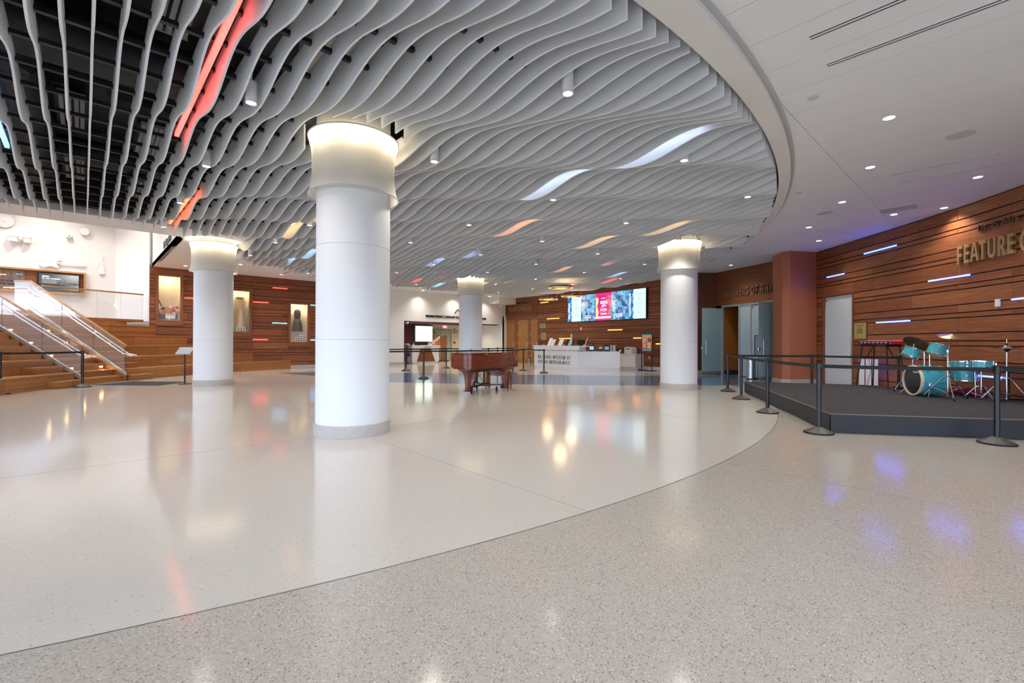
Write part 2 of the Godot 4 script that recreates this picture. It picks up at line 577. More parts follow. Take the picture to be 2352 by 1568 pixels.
# sheet following a plan polyline, from s0 to s1 and h0 to h1, between two offsets towards the room
func along(mb: MB, poly: Array, s0: float, s1: float, h0: float, h1: float, o0: float, o1: float, toward: Vector2, uoff := Vector2.ZERO) -> void:
	var ss := [s0]
	var acc := 0.0
	for i in poly.size() - 1:
		acc += (poly[i + 1] - poly[i]).length()
		if acc > s0 + 1e-3 and acc < s1 - 1e-3: ss.append(acc)
	ss.append(s1)
	for i in ss.size() - 1:
		var sm: float = (ss[i] + ss[i + 1]) / 2
		var pd := on_poly(poly, sm)
		var d: Vector2 = pd[1]
		var nn := Vector2(-d.y, d.x)
		if nn.dot(toward - pd[0]) < 0: nn = -nn
		var hl: float = (ss[i + 1] - ss[i]) / 2
		var c: Vector2 = pd[0] + nn * (o0 + o1) / 2
		mb.uo = uoff + Vector2(sm * mb.us, 0)
		mb.obox(V(c.x, c.y, (h0 + h1) / 2), V(d.x, d.y, 0) * hl, Vector3(0, (h1 - h0) / 2, 0), V(nn.x, nn.y, 0) * ((o1 - o0) / 2), 0, 0.003)
	mb.uo = Vector2.ZERO
func wood_wall(root: Node3D, poly: Array, s0: float, s1: float, h0: float, cuts: Array, toward: Vector2) -> void:
	var back := MB.new()
	for r in rects_minus(Rect2(s0, h0, s1 - s0, CEIL - h0), cuts):
		along(back, poly, r.position.x, r.end.x, r.position.y, r.end.y, -0.06, 0.0, toward)
	partw(root, "backing", back, pm("groove_black", c8(16, 13, 12), 0.8))
	var g := [CEIL - 0.012]
	for k in 7:
		for x in [3.92, 3.745, 3.64]:
			if x - 0.6 * k > h0 + 0.05: g.append(x - 0.6 * k)
	g.append(h0)
	for i in g.size() - 1:
		var top: float = g[i] - 0.011
		var bot: float = g[i + 1] + 0.011
		var s := s0
		var nxt := (floorf((s0 - (i % 2) * 1.2192) / 2.4384) + 1.0) * 2.4384 + (i % 2) * 1.2192
		while s < s1 - 0.01:
			var e := minf(nxt, s1)
			for r in rects_minus(Rect2(s + 0.003, bot, e - s - 0.006, top - bot), cuts):
				if r.size.x < 0.02 or r.size.y < 0.015: continue
				var m := MB.new()
				along(m, poly, r.position.x, r.end.x, r.position.y, r.end.y, 0.002, 0.022, toward, Vector2(rng.randf(), rng.randf()))
				partw(root, "wood_plank", m, wood_mat("wall", rng.randi() % 4))
			s = e
			nxt = e + 2.4384
func wood_mat(kind: String, k := 0) -> StandardMaterial3D:
	var key := "wood_%s_%d" % [kind, k]
	if mat_cache.has(key): return mat_cache[key]
	var col := c8(158, 92, 52)
	var rough := 0.42
	match kind:
		"wall": col = [c8(166, 98, 58), c8(154, 88, 50), c8(174, 106, 64), c8(147, 84, 50)][k]
		"bleacher": col = [c8(196, 132, 74), c8(187, 124, 68), c8(204, 140, 80)][k]; rough = 0.35
		"nosing": col = c8(214, 160, 102); rough = 0.35
		"door": col = [c8(190, 136, 74), c8(196, 142, 80), c8(184, 130, 70)][k]
		"frame": col = c8(160, 100, 56)
		"dark": col = c8(140, 82, 48)
		"piano": col = c8(134, 66, 40); rough = 0.2
		"desk": col = c8(146, 86, 46)
	var m := pm(key, col, rough, 0.0, tex[("wood%d" % (k % 2))])
	return m

func build_shell() -> void:
	# ------------------------------------------------ floor
	var fl := struct("floor", "polished terrazzo floor with a pale disc and a blue band")
	var m := MB.new()
	m.plan(PackedVector2Array([Vector2(-8, -8), Vector2(23, -8), Vector2(23, 33), Vector2(-8, 33)]), -0.2, -0.0016, 1.0 / 1.6)
	partw(fl, "terrazzo_field", m, pm("terrazzo_dark", Color(1, 1, 1), 0.13, 0.0, tex.terrazzo_dark), "speckled warm grey terrazzo outside the disc")
	var disc := PackedVector2Array()
	for i in 96:
		disc.append(Vector2(4.42, 17.72) + Vector2.from_angle(TAU * i / 96.0) * 15.667)
	var room := PackedVector2Array([Vector2(-7.9, -7.9), Vector2(22.9, -7.9), Vector2(22.9, 32.9), Vector2(-7.9, 32.9)])
	m = MB.new()
	m.plan(Geometry2D.intersect_polygons(disc, room)[0], -0.01, -0.0008, 1.0 / 1.6)
	partw(fl, "terrazzo_disc", m, pm("terrazzo_light", Color(1, 1, 1), 0.11, 0.0, tex.terrazzo_light), "pale cream terrazzo disc")
	m = MB.new()
	m.plan(PackedVector2Array([Vector2(5.7, 20.1), Vector2(6.6, 16.0), Vector2(7.2, 13.1), Vector2(8.3, 11.6), Vector2(9.62, 10.23), Vector2(11.1, 8.6), Vector2(12.53, 7.21), Vector2(14.0, 6.04), Vector2(15.6, 4.95), Vector2(18.6, 7.3), Vector2(16.2, 9.4), Vector2(14.2, 11.35), Vector2(12.5, 13.3), Vector2(10.9, 15.3), Vector2(9.4, 17.5), Vector2(8.2, 19.2)]), -0.01, 0.0, 1.0 / 1.6)
	partw(fl, "terrazzo_band", m, pm("terrazzo_blue", Color(1, 1, 1), 0.11, 0.0, tex.terrazzo_blue), "slate blue terrazzo band")
	var strip := pm("zinc", c8(120, 118, 116), 0.35, 0.6)
	m = MB.new()
	for i in 240:
		var t0 := TAU * i / 240.0
		var t1 := TAU * (i + 1) / 240.0
		var p := Vector2(4.42, 17.72) + Vector2.from_angle(t0) * 15.667
		var q := Vector2(4.42, 17.72) + Vector2.from_angle(t1) * 15.667
		if p.y > 16 or p.x < -7.8 or p.y < -7.8: continue
		var d := (q - p) / 2
		var nn := d.orthogonal().normalized() * 0.0025
		m.obox(V((p.x + q.x) / 2, (p.y + q.y) / 2, -0.004), V(d.x, d.y, 0), Vector3(0, 0.0043, 0), V(nn.x, nn.y, 0))
	partw(fl, "divider_strip", m, strip)
	for ln in [[Vector2(2.79, 5.7), Vector2(2.79, 2.12)], [Vector2(12.3, 5.7), Vector2(7.9, 1.75)], [Vector2(3.3, 6.29), Vector2(11.7, 6.29)], [Vector2(2.3, 6.29), Vector2(-7, 6.29)], [Vector2(2.79, 6.9), Vector2(2.79, 15.2)], [Vector2(12.3, 6.9), Vector2(12.3, 15.2)], [Vector2(7.55, 6.29), Vector2(7.55, 2.37)], [Vector2(9.2, 2.85), Vector2(14.0, 6.0)], [Vector2(5.0, 2.0), Vector2(5.0, -7)], [Vector2(9.5, 0.0), Vector2(3.0, -5.0)]]:
		m = MB.new()
		var d: Vector2 = (ln[1] - ln[0]) / 2
		var c: Vector2 = (ln[1] + ln[0]) / 2
		var nn := d.orthogonal().normalized() * 0.0009
		m.obox(V(c.x, c.y, -0.004), V(d.x, d.y, 0), Vector3(0, 0.0042, 0), V(nn.x, nn.y, 0))
		partw(fl, "divider_strip", m, strip)

	# ------------------------------------------------ white and painted walls
	var white := pm("wall_white", c8(232, 231, 228), 0.75)
	var base := pm("base_stone", Color(1, 1, 1), 0.4, 0.0, tex.terrazzo_base)
	var wl := struct("wall_rear", "white wall with wide opening and entrance lettering")
	for r in rects_minus(Rect2(10.6, 0, 10.4, CEIL + 0.2), [Rect2(13.16, 0, 7.4, 2.47)]):
		m = MB.new()
		m.lohi(V(r.position.x, 23.0, r.position.y), V(r.end.x, 23.2, r.end.y))
		partw(wl, "wall_section", m, white)
	m = MB.new()
	m.lohi(V(19.4, 22.0, 3.79), V(20.85, 23.0, CEIL))
	partw(wl, "bulkhead", m, white)
	var dark_metal := pm("letter_bronze", c8(58, 48, 40), 0.4, 0.5)
	lettering(wl, "lettering", "BROADWAY ENTRANCE", V(14.57, 22.995, 2.73), Vector3(1, 0, 0), Vector3(0, 0, 1), 1.18, 0.13, 0.03, dark_metal)
	lettering(wl, "lettering", "LIBRARY RESOURCE & CLASSROOM", V(15.9, 22.995, 2.73), Vector3(1, 0, 0), Vector3(0, 0, 1), 3.2, 0.13, 0.03, dark_metal)
	m = MB.new()
	m.lohi(V(15.8, 22.985, 2.67), V(15.82, 23.0, 2.92))
	m.obox(V(16.735, 22.985, 3.165), Vector3(0.125, 0.13, 0), Vector3(-0.014, 0.014, 0), Vector3(0, 0, 0.012))
	m.obox(V(16.965, 22.985, 3.165), Vector3(0.125, -0.13, 0), Vector3(0.014, 0.014, 0), Vector3(0, 0, 0.012))
	partw(wl, "arrow", m, dark_metal)
	m = MB.new()
	m.lohi(V(10.6, 22.985, 0), V(13.16, 23.0, 0.15))
	partw(wl, "baseboard", m, base)
	# lobby beyond the opening
	var purple := pm("purple_paint", c8(112, 66, 92), 0.7)
	var pw := struct("wall_back_lobby", "purple and cream walls of the entrance lobby beyond the opening")
	m = MB.new(); m.lohi(V(13.0, 23.2, 0), V(13.16, 26.4, 3.0)); partw(pw, "side_wall", m, purple)
	m = MB.new(); m.lohi(V(13.0, 26.4, 0), V(17.0, 26.55, 3.0)); partw(pw, "purple_wall", m, purple)
	m = MB.new(); m.lohi(V(17.0, 26.4, 0), V(23.0, 26.55, 3.0)); partw(pw, "cream_wall", m, pm("cream", c8(238, 226, 198), 0.7))
	m = MB.new(); m.lohi(V(20.56, 23.0, 0), V(20.7, 26.4, 3.0)); partw(pw, "white_return", m, white)
	m = MB.new(); m.lohi(V(13.0, 23.2, 2.62), V(23, 26.4, 2.75)); partw(pw, "lobby_ceiling", m, white)
	for x in [13.9, 15.6]:
		m = MB.new(); m.lohi(V(13.16, 23.4 + (x - 13.9), 2.42), V(20.5, 23.7 + (x - 13.9), 2.62)); partw(pw, "purple_beam", m, purple)
	var dr := struct("door_1", "pale green double doors at the far end of the entrance lobby")
	for x in [17.25, 17.99]:
		m = MB.new(); m.lohi(V(x, 26.34, 0.01), V(x + 0.72, 26.4, 2.1), 1, 0.004); partw(dr, "door_leaf", m, pm("door_green", c8(190, 200, 182), 0.5))
	m = MB.new()
	m.lohi(V(17.17, 26.33, 0), V(17.24, 26.4, 2.18)); m.lohi(V(18.72, 26.33, 0), V(18.79, 26.4, 2.18)); m.lohi(V(17.17, 26.33, 2.11), V(18.79, 26.4, 2.18))
	partw(dr, "door_frame", m, pm("frame_green", c8(150, 168, 150), 0.5))
	m = MB.new(); m.lohi(V(18.25, 26.28, 2.0), V(18.55, 26.34, 2.06), 0, 0.01); partw(dr, "door_closer", m, pm("steel", c8(196, 198, 200), 0.3, 0.9))
	# atrium white walls (stairs side)
	var aw := struct("wall_left", "tall white wall above the stair landing")
	m = MB.new(); m.lohi(V(-8, 24.5, 0), V(0.93, 24.7, 7.0)); partw(aw, "white_wall", m, white)
	m = MB.new()
	m.plan(PackedVector2Array([Vector2(0.93, 24.5), Vector2(1.9, 23.1), Vector2(2.06, 23.2), Vector2(1.06, 24.62)]), 0, 7.0)
	partw(aw, "angled_wall", m, white)
	m = MB.new(); m.lohi(V(1.99, 15.8, CEIL), V(2.09, 23.1, 7.0)); partw(aw, "fascia", m, white)
	m = MB.new(); m.lohi(V(-8, 15.7, CEIL + 0.1), V(2.09, 15.8, 7.0)); partw(aw, "beam_face", m, white)
	m = MB.new(); m.lohi(V(-8, 15.6, 7.0), V(2.2, 24.8, 7.2)); partw(aw, "atrium_ceiling", m, white)
	lettering(aw, "lettering", "Inhaldepthver", V(1.988, 19.5, 4.33), V(0, -1, 0), Vector3(-1, 0, 0), 1.85, 0.3, 0.02, pm("letter_grey", c8(96, 96, 94), 0.5))
	# ------------------------------------------------ window wall by the street (outside the frame): the daylight source
	var wn := struct("window_1", "tall street window wall with white mullions")
	m = MB.new()
	m.lohi(V(-8, -8, 0), V(-7.8, -6.6, 7.2)); m.lohi(V(-8, -8, 3.6), V(-7.8, 15.7, 4.4)); m.lohi(V(-8, 13.6, 0), V(-7.8, 15.9, 7.2)); m.lohi(V(-8, 23.8, 0), V(-7.8, 24.8, 7.2)); m.lohi(V(-8, -8, 0), V(-7.8, 15.9, 0.3)); m.lohi(V(-8, 15.7, 0), V(-7.8, 24.7, 2.4)); m.lohi(V(-8, 15.7, 6.6), V(-7.8, 24.7, 7.2))
	partw(wn, "wall_section", m, white)
	for i in 11:
		m = MB.new(); m.lohi(V(-7.95, -6.6 + i * 2.02 - 0.04, 0.3), V(-7.85, -6.6 + i * 2.02 + 0.04, 3.6)); partw(wn, "mullion", m, pm("mullion", c8(220, 220, 220), 0.4))
	for i in 10:
		m = MB.new(); m.lohi(V(-7.905, -6.6 + i * 2.02 + 0.04, 0.3), V(-7.895, -6.6 + (i + 1) * 2.02 - 0.04, 3.6)); partw(wn, "pane", m, glass("pane", Color(0.92, 0.97, 1.0, 0.04)))
	for i in 4:
		m = MB.new(); m.lohi(V(-7.905, 15.9 + i * 1.975 + 0.03, 2.4), V(-7.895, 15.9 + (i + 1) * 1.975 - 0.03, 6.6)); partw(wn, "pane", m, glass("pane", Color(0.92, 0.97, 1.0, 0.04)))
	var ws := struct("wall_front", "white wall behind the viewer with a street window")
	for r in rects_minus(Rect2(-8, 0, 16.2, 4.4), [Rect2(-6.5, 0.3, 12.5, 3.2)]):
		m = MB.new(); m.lohi(V(r.position.x, -8, r.position.y), V(r.end.x, -7.8, r.end.y)); partw(ws, "wall_section", m, white)
	for i in 6:
		m = MB.new(); m.lohi(V(-6.5 + i * 2.08333 + 0.03, -7.905, 0.3), V(-6.5 + (i + 1) * 2.08333 - 0.03, -7.895, 3.5)); partw(ws, "pane", m, glass("pane", Color(0.92, 0.97, 1.0, 0.04)))
	m = MB.new(); m.lohi(V(7.9, -8, 0), V(8.1, -2.65, 4.4)); partw(ws, "return_wall", m, white)

	var ow := struct("wall_sky_block", "plain unseen slabs added around the lobby to keep sky light from leaking in")  # unseen enclosure added to block sky light; daylight enters only through the windows
	for q in [[V(22.9, -8, 0), V(23.1, 33, 7.4)], [V(-8, 32.9, 0), V(23, 33.1, 7.4)], [V(8.1, -8.1, 0), V(23, -7.9, 7.4)], [V(2.2, 23.45, 5.3), V(23, 33, 5.5)], [V(8.0, -8, 4.4), V(23, 2.0, 4.5)], [V(-8, -8, 4.4), V(8.0, 1.2, 4.5)], [V(-8, 24.7, 0), V(-7.8, 33, 7.4)], [V(-8, 24.7, 7.2), V(2.3, 33, 7.4)], [V(2.09, 15.7, 5.3), V(2.2, 33, 7.4)]]:
		m = MB.new(); m.lohi(q[0], q[1]); partw(ow, "sky_block_slab", m, pm("outer_grey", c8(150, 150, 150), 0.9))
	# ------------------------------------------------ wood feature wall by the stage
	var fw := struct("wall_right", "curved wall of horizontal reddish wood planks behind the stage")
	var tw := Vector2(5, 6)
	wood_wall(fw, FEATURE, 0.0, poly_len(FEATURE), 0.16, [Rect2(0.32, 0, 1.36, 2.78)], tw)
	m = MB.new(); along(m, FEATURE, 1.72, poly_len(FEATURE), 0, 0.16, -0.06, 0.012, tw); partw(fw, "baseboard", m, base)
	m = MB.new(); along(m, FEATURE, 0, 0.3, 0, 0.16, -0.06, 0.012, tw); partw(fw, "baseboard", m, base)
	var pd := on_poly(FEATURE, 4.95)
	var dA: Vector2 = FEATURE[5] - FEATURE[4]
	dA = dA.normalized()
	var nA := Vector2(dA.y, -dA.x)
	if nA.dot(tw - FEATURE[4]) < 0: nA = -nA
	var tan_letter := pm("letter_tan", c8(176, 142, 104), 0.4, 0.25)
	var P0: Vector2 = on_poly(FEATURE, 4.93)[0] + nA * 0.024
	var full := lettering(fw, "lettering", "FEATURE GALLERY", V(P0.x, P0.y, 2.97), V(dA.x, dA.y, 0), V(nA.x, nA.y, 0), 2.72, 0.38, 0.05, tan_letter)
	full.set_meta("label", "large tan raised letters")
	P0 = on_poly(FEATURE, 5.4)[0] + nA * 0.024
	lettering(fw, "lettering", "Dr. & Mrs. T.B. Boyd III", V(P0.x, P0.y, 3.52), V(dA.x, dA.y, 0), V(nA.x, nA.y, 0), 2.2, 0.17, 0.04, pm("letter_brown", c8(120, 92, 76), 0.4, 0.3), false)
	# frosted door in it
	var d2 := struct("door_2", "frosted white glass door in the wood plank wall")
	var p0: Vector2 = on_poly(FEATURE, 0.34)[0]
	var p1: Vector2 = on_poly(FEATURE, 1.42)[0]
	var dd := (p1 - p0).normalized()
	var dn := Vector2(dd.y, -dd.x)
	if dn.dot(tw - p0) < 0: dn = -dn
	var fr := pm("wood_jamb", c8(128, 72, 42), 0.45)
	for s in [0.32, 1.62]:
		m = MB.new(); along(m, FEATURE, s, s + 0.06, 0, 2.78, -0.12, 0.03, tw); partw(d2, "jamb", m, fr)
	m = MB.new(); along(m, FEATURE, 0.38, 1.62, 2.72, 2.78, -0.12, 0.03, tw); partw(d2, "jamb_head", m, fr)
	m = MB.new(); along(m, FEATURE, 0.39, 1.61, 0.01, 2.71, -0.06, -0.045, tw); partw(d2, "door_leaf", m, pm("frosted_white", c8(216, 226, 228), 0.35))
	m = MB.new(); along(m, FEATURE, 0.38, 0.42, 0.0, 2.71, -0.05, -0.02, tw); along(m, FEATURE, 0.42, 0.5, 2.56, 2.66, -0.045, -0.01, tw); partw(d2, "metal_edge", m, pm("steel", c8(196, 198, 200), 0.3, 0.9))
	var hp: Vector2 = on_poly(FEATURE, 1.52)[0] + dn * 0.0
	m = MB.new(); m.cyl(V(hp.x, hp.y, 0.75) + V(dn.x, dn.y, 0) * 0.03, V(hp.x, hp.y, 1.45) + V(dn.x, dn.y, 0) * 0.03, 0.014)
	partw(d2, "door_handle", m, pm("steel", c8(196, 198, 200), 0.3, 0.9))

	# ------------------------------------------------ painted pillar and brown wall
	var brown := pm("terracotta", c8(176, 104, 70), 0.55)
	var pil := struct("wall_pillar", "terracotta painted pillar at the end of the wood plank wall")
	m = MB.new()
	m.plan(PackedVector2Array([Vector2(16.28, 4.85), Vector2(16.3, 4.62), Vector2(17.1, 4.1), Vector2(17.6, 4.72), Vector2(16.85, 5.3)]), 0.15, CEIL)
	partw(pil, "pillar_body", m, brown)
	m = MB.new()
	m.plan(PackedVector2Array([Vector2(16.26, 4.86), Vector2(16.28, 4.6), Vector2(17.1, 4.06), Vector2(17.6, 4.72), Vector2(16.85, 5.33)]), 0.0, 0.15)
	partw(pil, "base_stone", m, base)
	var bw := struct("wall_corner", "dark brown painted wall beside the gallery entrance")
	m = MB.new()
	m.plan(PackedVector2Array([Vector2(19.25, 8.95), Vector2(18.3, 8.95), Vector2(19.2, 8.2), Vector2(19.45, 8.45)]), 0.15, CEIL)
	partw(bw, "wall_body", m, pm("brown_paint", c8(112, 68, 46), 0.6))
	m = MB.new()
	m.plan(PackedVector2Array([Vector2(19.25, 8.97), Vector2(18.25, 8.97), Vector2(19.18, 8.17), Vector2(19.45, 8.45)]), 0.0, 0.15)
	partw(bw, "base_stone", m, base)

	# ------------------------------------------------ gallery entrance
	var RV := [Vector2(19.2, 8.2), Vector2(17.6, 4.9)]
	var rv := struct("wall_gallery", "wood header with raised letters above frosted glass gallery entrance")
	var rd: Vector2 = (RV[1] - RV[0]).normalized()
	var rn := Vector2(rd.y, -rd.x)
	if rn.dot(tw - RV[0]) < 0: rn = -rn
	m = MB.new(); along(m, RV, 0.0, 3.66, 2.82, CEIL, -0.1, 0.0, tw); partw(rv, "header_panel", m, wood_mat("dark"))
	m = MB.new(); along(m, RV, 0.0, 3.66, 4.1, CEIL, 0.0, 0.02, tw); along(m, RV, 0.0, 3.66, 2.82, 2.92, 0.0, 0.02, tw); along(m, RV, 0.0, 0.1, 2.92, 4.1, 0.0, 0.02, tw); partw(rv, "header_frame", m, wood_mat("dark"))
	P0 = RV[0] + rd * 0.86 + rn * 0.003
	lettering(rv, "lettering", "RIVERS OF RHYTHM", V(P0.x, P0.y, 3.12), V(rd.x, rd.y, 0), V(rn.x, rn.y, 0), 2.62, 0.32, 0.05, pm("letter_dark_tan", c8(124, 92, 68), 0.4, 0.3))
	var alu := pm("aluminium", c8(190, 194, 198), 0.4, 0.5)
	m = MB.new()
	along(m, RV, 0.3, 3.66, 2.74, 2.82, -0.12, -0.02, tw)
	for s in [0.3, 1.21, 1.76, 3.2]: along(m, RV, s, s + 0.06, 0, 2.74, -0.12, -0.02, tw)
	partw(rv, "frame", m, alu)
	var frost := pm("frosted_blue", c8(176, 196, 204), 0.3)
	m = MB.new(); along(m, RV, 1.27, 1.76, 0.02, 2.74, -0.075, -0.06, tw); partw(rv, "frosted_pane", m, frost)
	m = MB.new(); along(m, RV, 1.82, 3.2, 0.02, 2.72, -0.075, -0.06, tw); partw(rv, "frosted_pane", m, frost)
	m = MB.new(); along(m, RV, 1.84, 1.92, 2.6, 2.7, -0.06, -0.03, tw); partw(rv, "patch_fitting", m, pm("brass_clip", c8(170, 150, 130), 0.3, 0.8))
	# corridor behind it
	var cor := struct("wall_corridor", "burnt orange corridor wall inside the gallery entrance")
	var orange := pm("burnt_orange", c8(178, 104, 30), 0.7)
	var q0: Vector2 = RV[0] - rn * 0.12
	var pts := [q0 + rd * 0.3, q0 + rd * 0.3 - rn * 2.4, q0 + rd * 3.6 - rn * 2.4, q0 + rd * 3.6]
	for i in 3:
		m = MB.new(); along(m, [pts[i], pts[i + 1]], 0, (pts[i + 1] - pts[i]).length(), 0.18, 2.9, -0.05, 0.0, q0 + rd * 1.5 - rn); partw(cor, "orange_wall", m, orange)
		m = MB.new(); along(m, [pts[i], pts[i + 1]], 0, (pts[i + 1] - pts[i]).length(), 0.0, 0.18, -0.05, 0.01, q0 + rd * 1.5 - rn); partw(cor, "baseboard", m, pm("base_dark", c8(50, 50, 48), 0.5))
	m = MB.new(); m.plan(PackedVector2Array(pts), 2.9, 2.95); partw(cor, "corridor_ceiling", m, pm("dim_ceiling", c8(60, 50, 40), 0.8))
	# the two open frosted leaves
	for lf in [[Vector2(19.1, 7.93), Vector2(18.22, 8.33), "door_3", "frosted glass door swung open against the brown wall"], [Vector2(17.74, 5.14), Vector2(16.78, 5.72), "door_4", "frosted glass door swung open beside the terracotta pillar"]]:
		var dl := struct(lf[2], lf[3])
		var pl := [lf[0], lf[1]]
		var LL: float = (lf[1] - lf[0]).length()
		m = MB.new(); along(m, pl, 0, LL, 0.14, 2.7, -0.007, 0.007, Vector2(5, 6)); partw(dl, "door_leaf", m, pm("frosted_teal", c8(150, 174, 178), 0.22))
		m = MB.new(); along(m, pl, 0, LL, 0.02, 0.14, -0.015, 0.015, Vector2(5, 6)); partw(dl, "bottom_rail", m, pm("rail_grey", c8(120, 132, 136), 0.35, 0.3))
		m = MB.new()
		var hd: Vector2 = (lf[1] - lf[0]).normalized()
		var hn := Vector2(hd.y, -hd.x)
		if hn.dot(Vector2(5, 6) - lf[0]) < 0: hn = -hn
		var hc: Vector2 = lf[0] + hd * (LL - 0.16) + hn * 0.06
		m.cyl(V(hc.x, hc.y, 0.8), V(hc.x, hc.y, 1.42), 0.015)
		for hh in [0.92, 1.3]: m.cyl(V(hc.x, hc.y, hh), V(hc.x, hc.y, hh) - V(hn.x, hn.y, 0) * 0.06, 0.01)
		partw(dl, "door_handle", m, pm("steel", c8(196, 198, 200), 0.3, 0.9))
		m = MB.new()
		hc = lf[0] + hd * (LL - 0.03)
		m.obox(V(hc.x, hc.y, 1.08), V(hd.x, hd.y, 0) * 0.05, Vector3(0, 0.06, 0), V(hn.x, hn.y, 0) * 0.03, 0, 0.01)
		partw(dl, "lock", m, pm("steel", c8(196, 198, 200), 0.3, 0.9))

	# ------------------------------------------------ reception and theatre walls
	var rw := struct("wall_reception", "wall of horizontal brown wood planks behind the reception desk")
	wood_wall(rw, RECEP, 0.0, 9.086 + 2.07, 0.16, [], tw)
	m = MB.new(); along(m, RECEP, 0, 11.1, 0, 0.16, -0.06, 0.012, tw); partw(rw, "baseboard", m, pm("base_white", c8(214, 212, 210), 0.5))
	var th := struct("wall_theater", "wood panelled theater wall with raised letters above three doors")
	m = MB.new(); m.lohi(V(20.9, 20.0, 2.98), V(21.1, 23.0, CEIL)); partw(th, "header_panel", m, wood_mat("dark"))
	m = MB.new(); m.lohi(V(20.86, 20.05, 3.02), V(20.9, 22.98, 3.16)); m.lohi(V(20.86, 20.05, 4.05), V(20.9, 22.98, CEIL)); partw(th, "header_frame", m, wood_mat("dark"))
	m = MB.new(); m.lohi(V(20.84, 22.9, 3.02), V(20.98, 23.42, 3.8)); partw(th, "header_end", m, wood_mat("dark"))
	m = MB.new(); m.lohi(V(20.92, 20.0, 2.78), V(21.1, 23.25, 2.98)); 
	for s in [[20.0, 20.04], [20.72, 20.95], [21.9, 22.2], [23.1, 23.25]]: m.lohi(V(20.92, s[0], 0), V(21.1, s[1], 2.78), 1)
	partw(th, "door_surround", m, wood_mat("frame"))
	lettering(th, "lettering", "ROOTS THEATER", V(20.895, 22.68, 3.36), V(0, -1, 0), Vector3(-1, 0, 0), 2.15, 0.26, 0.04, pm("letter_tan2", c8(170, 128, 80), 0.4, 0.3))
	lettering(th, "lettering", "Francis S. Guess", V(20.895, 22.1, 3.78), V(0, -1, 0), Vector3(-1, 0, 0), 1.1, 0.16, 0.02, pm("letter_dk", c8(74, 46, 30), 0.5), false)
	var ddx := 5
	for s in [[20.04, 20.72], [20.95, 21.9], [22.2, 23.1]]:
		var td := struct("door_%d" % ddx, ["oak theater door nearest the reception planks", "middle oak theater door under the raised letters", "oak theater door nearest the white wall"][ddx - 5])
		m = MB.new(); m.lohi(V(20.95, s[0] + 0.008, 0.01), V(21.0, s[1] - 0.008, 2.77), 1, 0.004); partw(td, "door_leaf", m, wood_mat("door", ddx - 5))
		for hh in [0.35, 1.15, 1.75, 2.5]:
			m = MB.new(); m.cyl(V(20.935, s[1] + 0.01, hh), V(20.935, s[1] + 0.01, hh + 0.14), 0.02, 8); partw(td, "hinge", m, pm("steel", c8(196, 198, 200), 0.3, 0.9))
		m = MB.new(); m.lohi(V(20.93, s[0] + 0.08, 0.95), V(20.95, s[0] + 0.16, 1.3), 1, 0.004); m.cyl(V(20.9, s[0] + 0.12, 1.08), V(20.9, s[0] + 0.26, 1.08), 0.012); m.cyl(V(20.95, s[0] + 0.12, 1.08), V(20.89, s[0] + 0.12, 1.08), 0.012); partw(td, "door_handle", m, pm("steel", c8(196, 198, 200), 0.3, 0.9))
		m = MB.new(); m.lohi(V(20.9, s[1] + 0.02, 0), V(20.93, s[1] + 0.2 if s[1] < 23.0 else s[1] + 0.05, 0.25)); partw(td, "kick_plate", m, pm("steel", c8(196, 198, 200), 0.3, 0.9))
		ddx += 1
	# ------------------------------------------------ wood wall with display cases
	var lw := struct("wall_display", "wall of horizontal wood planks with lit display cases beside the tiered seating")
	wood_wall(lw, LEFTWOOD, 0.0, 8.7, 0.16, [Rect2(0.18, 1.9, 0.91, 2.07), Rect2(2.65, 1.48, 0.96, 2.1), Rect2(5.14, 1.05, 0.97, 2.09)], tw)
	m = MB.new(); along(m, LEFTWOOD, 0.0, 8.7, 0, 0.16, -0.06, 0.012, tw); partw(lw, "baseboard", m, base)

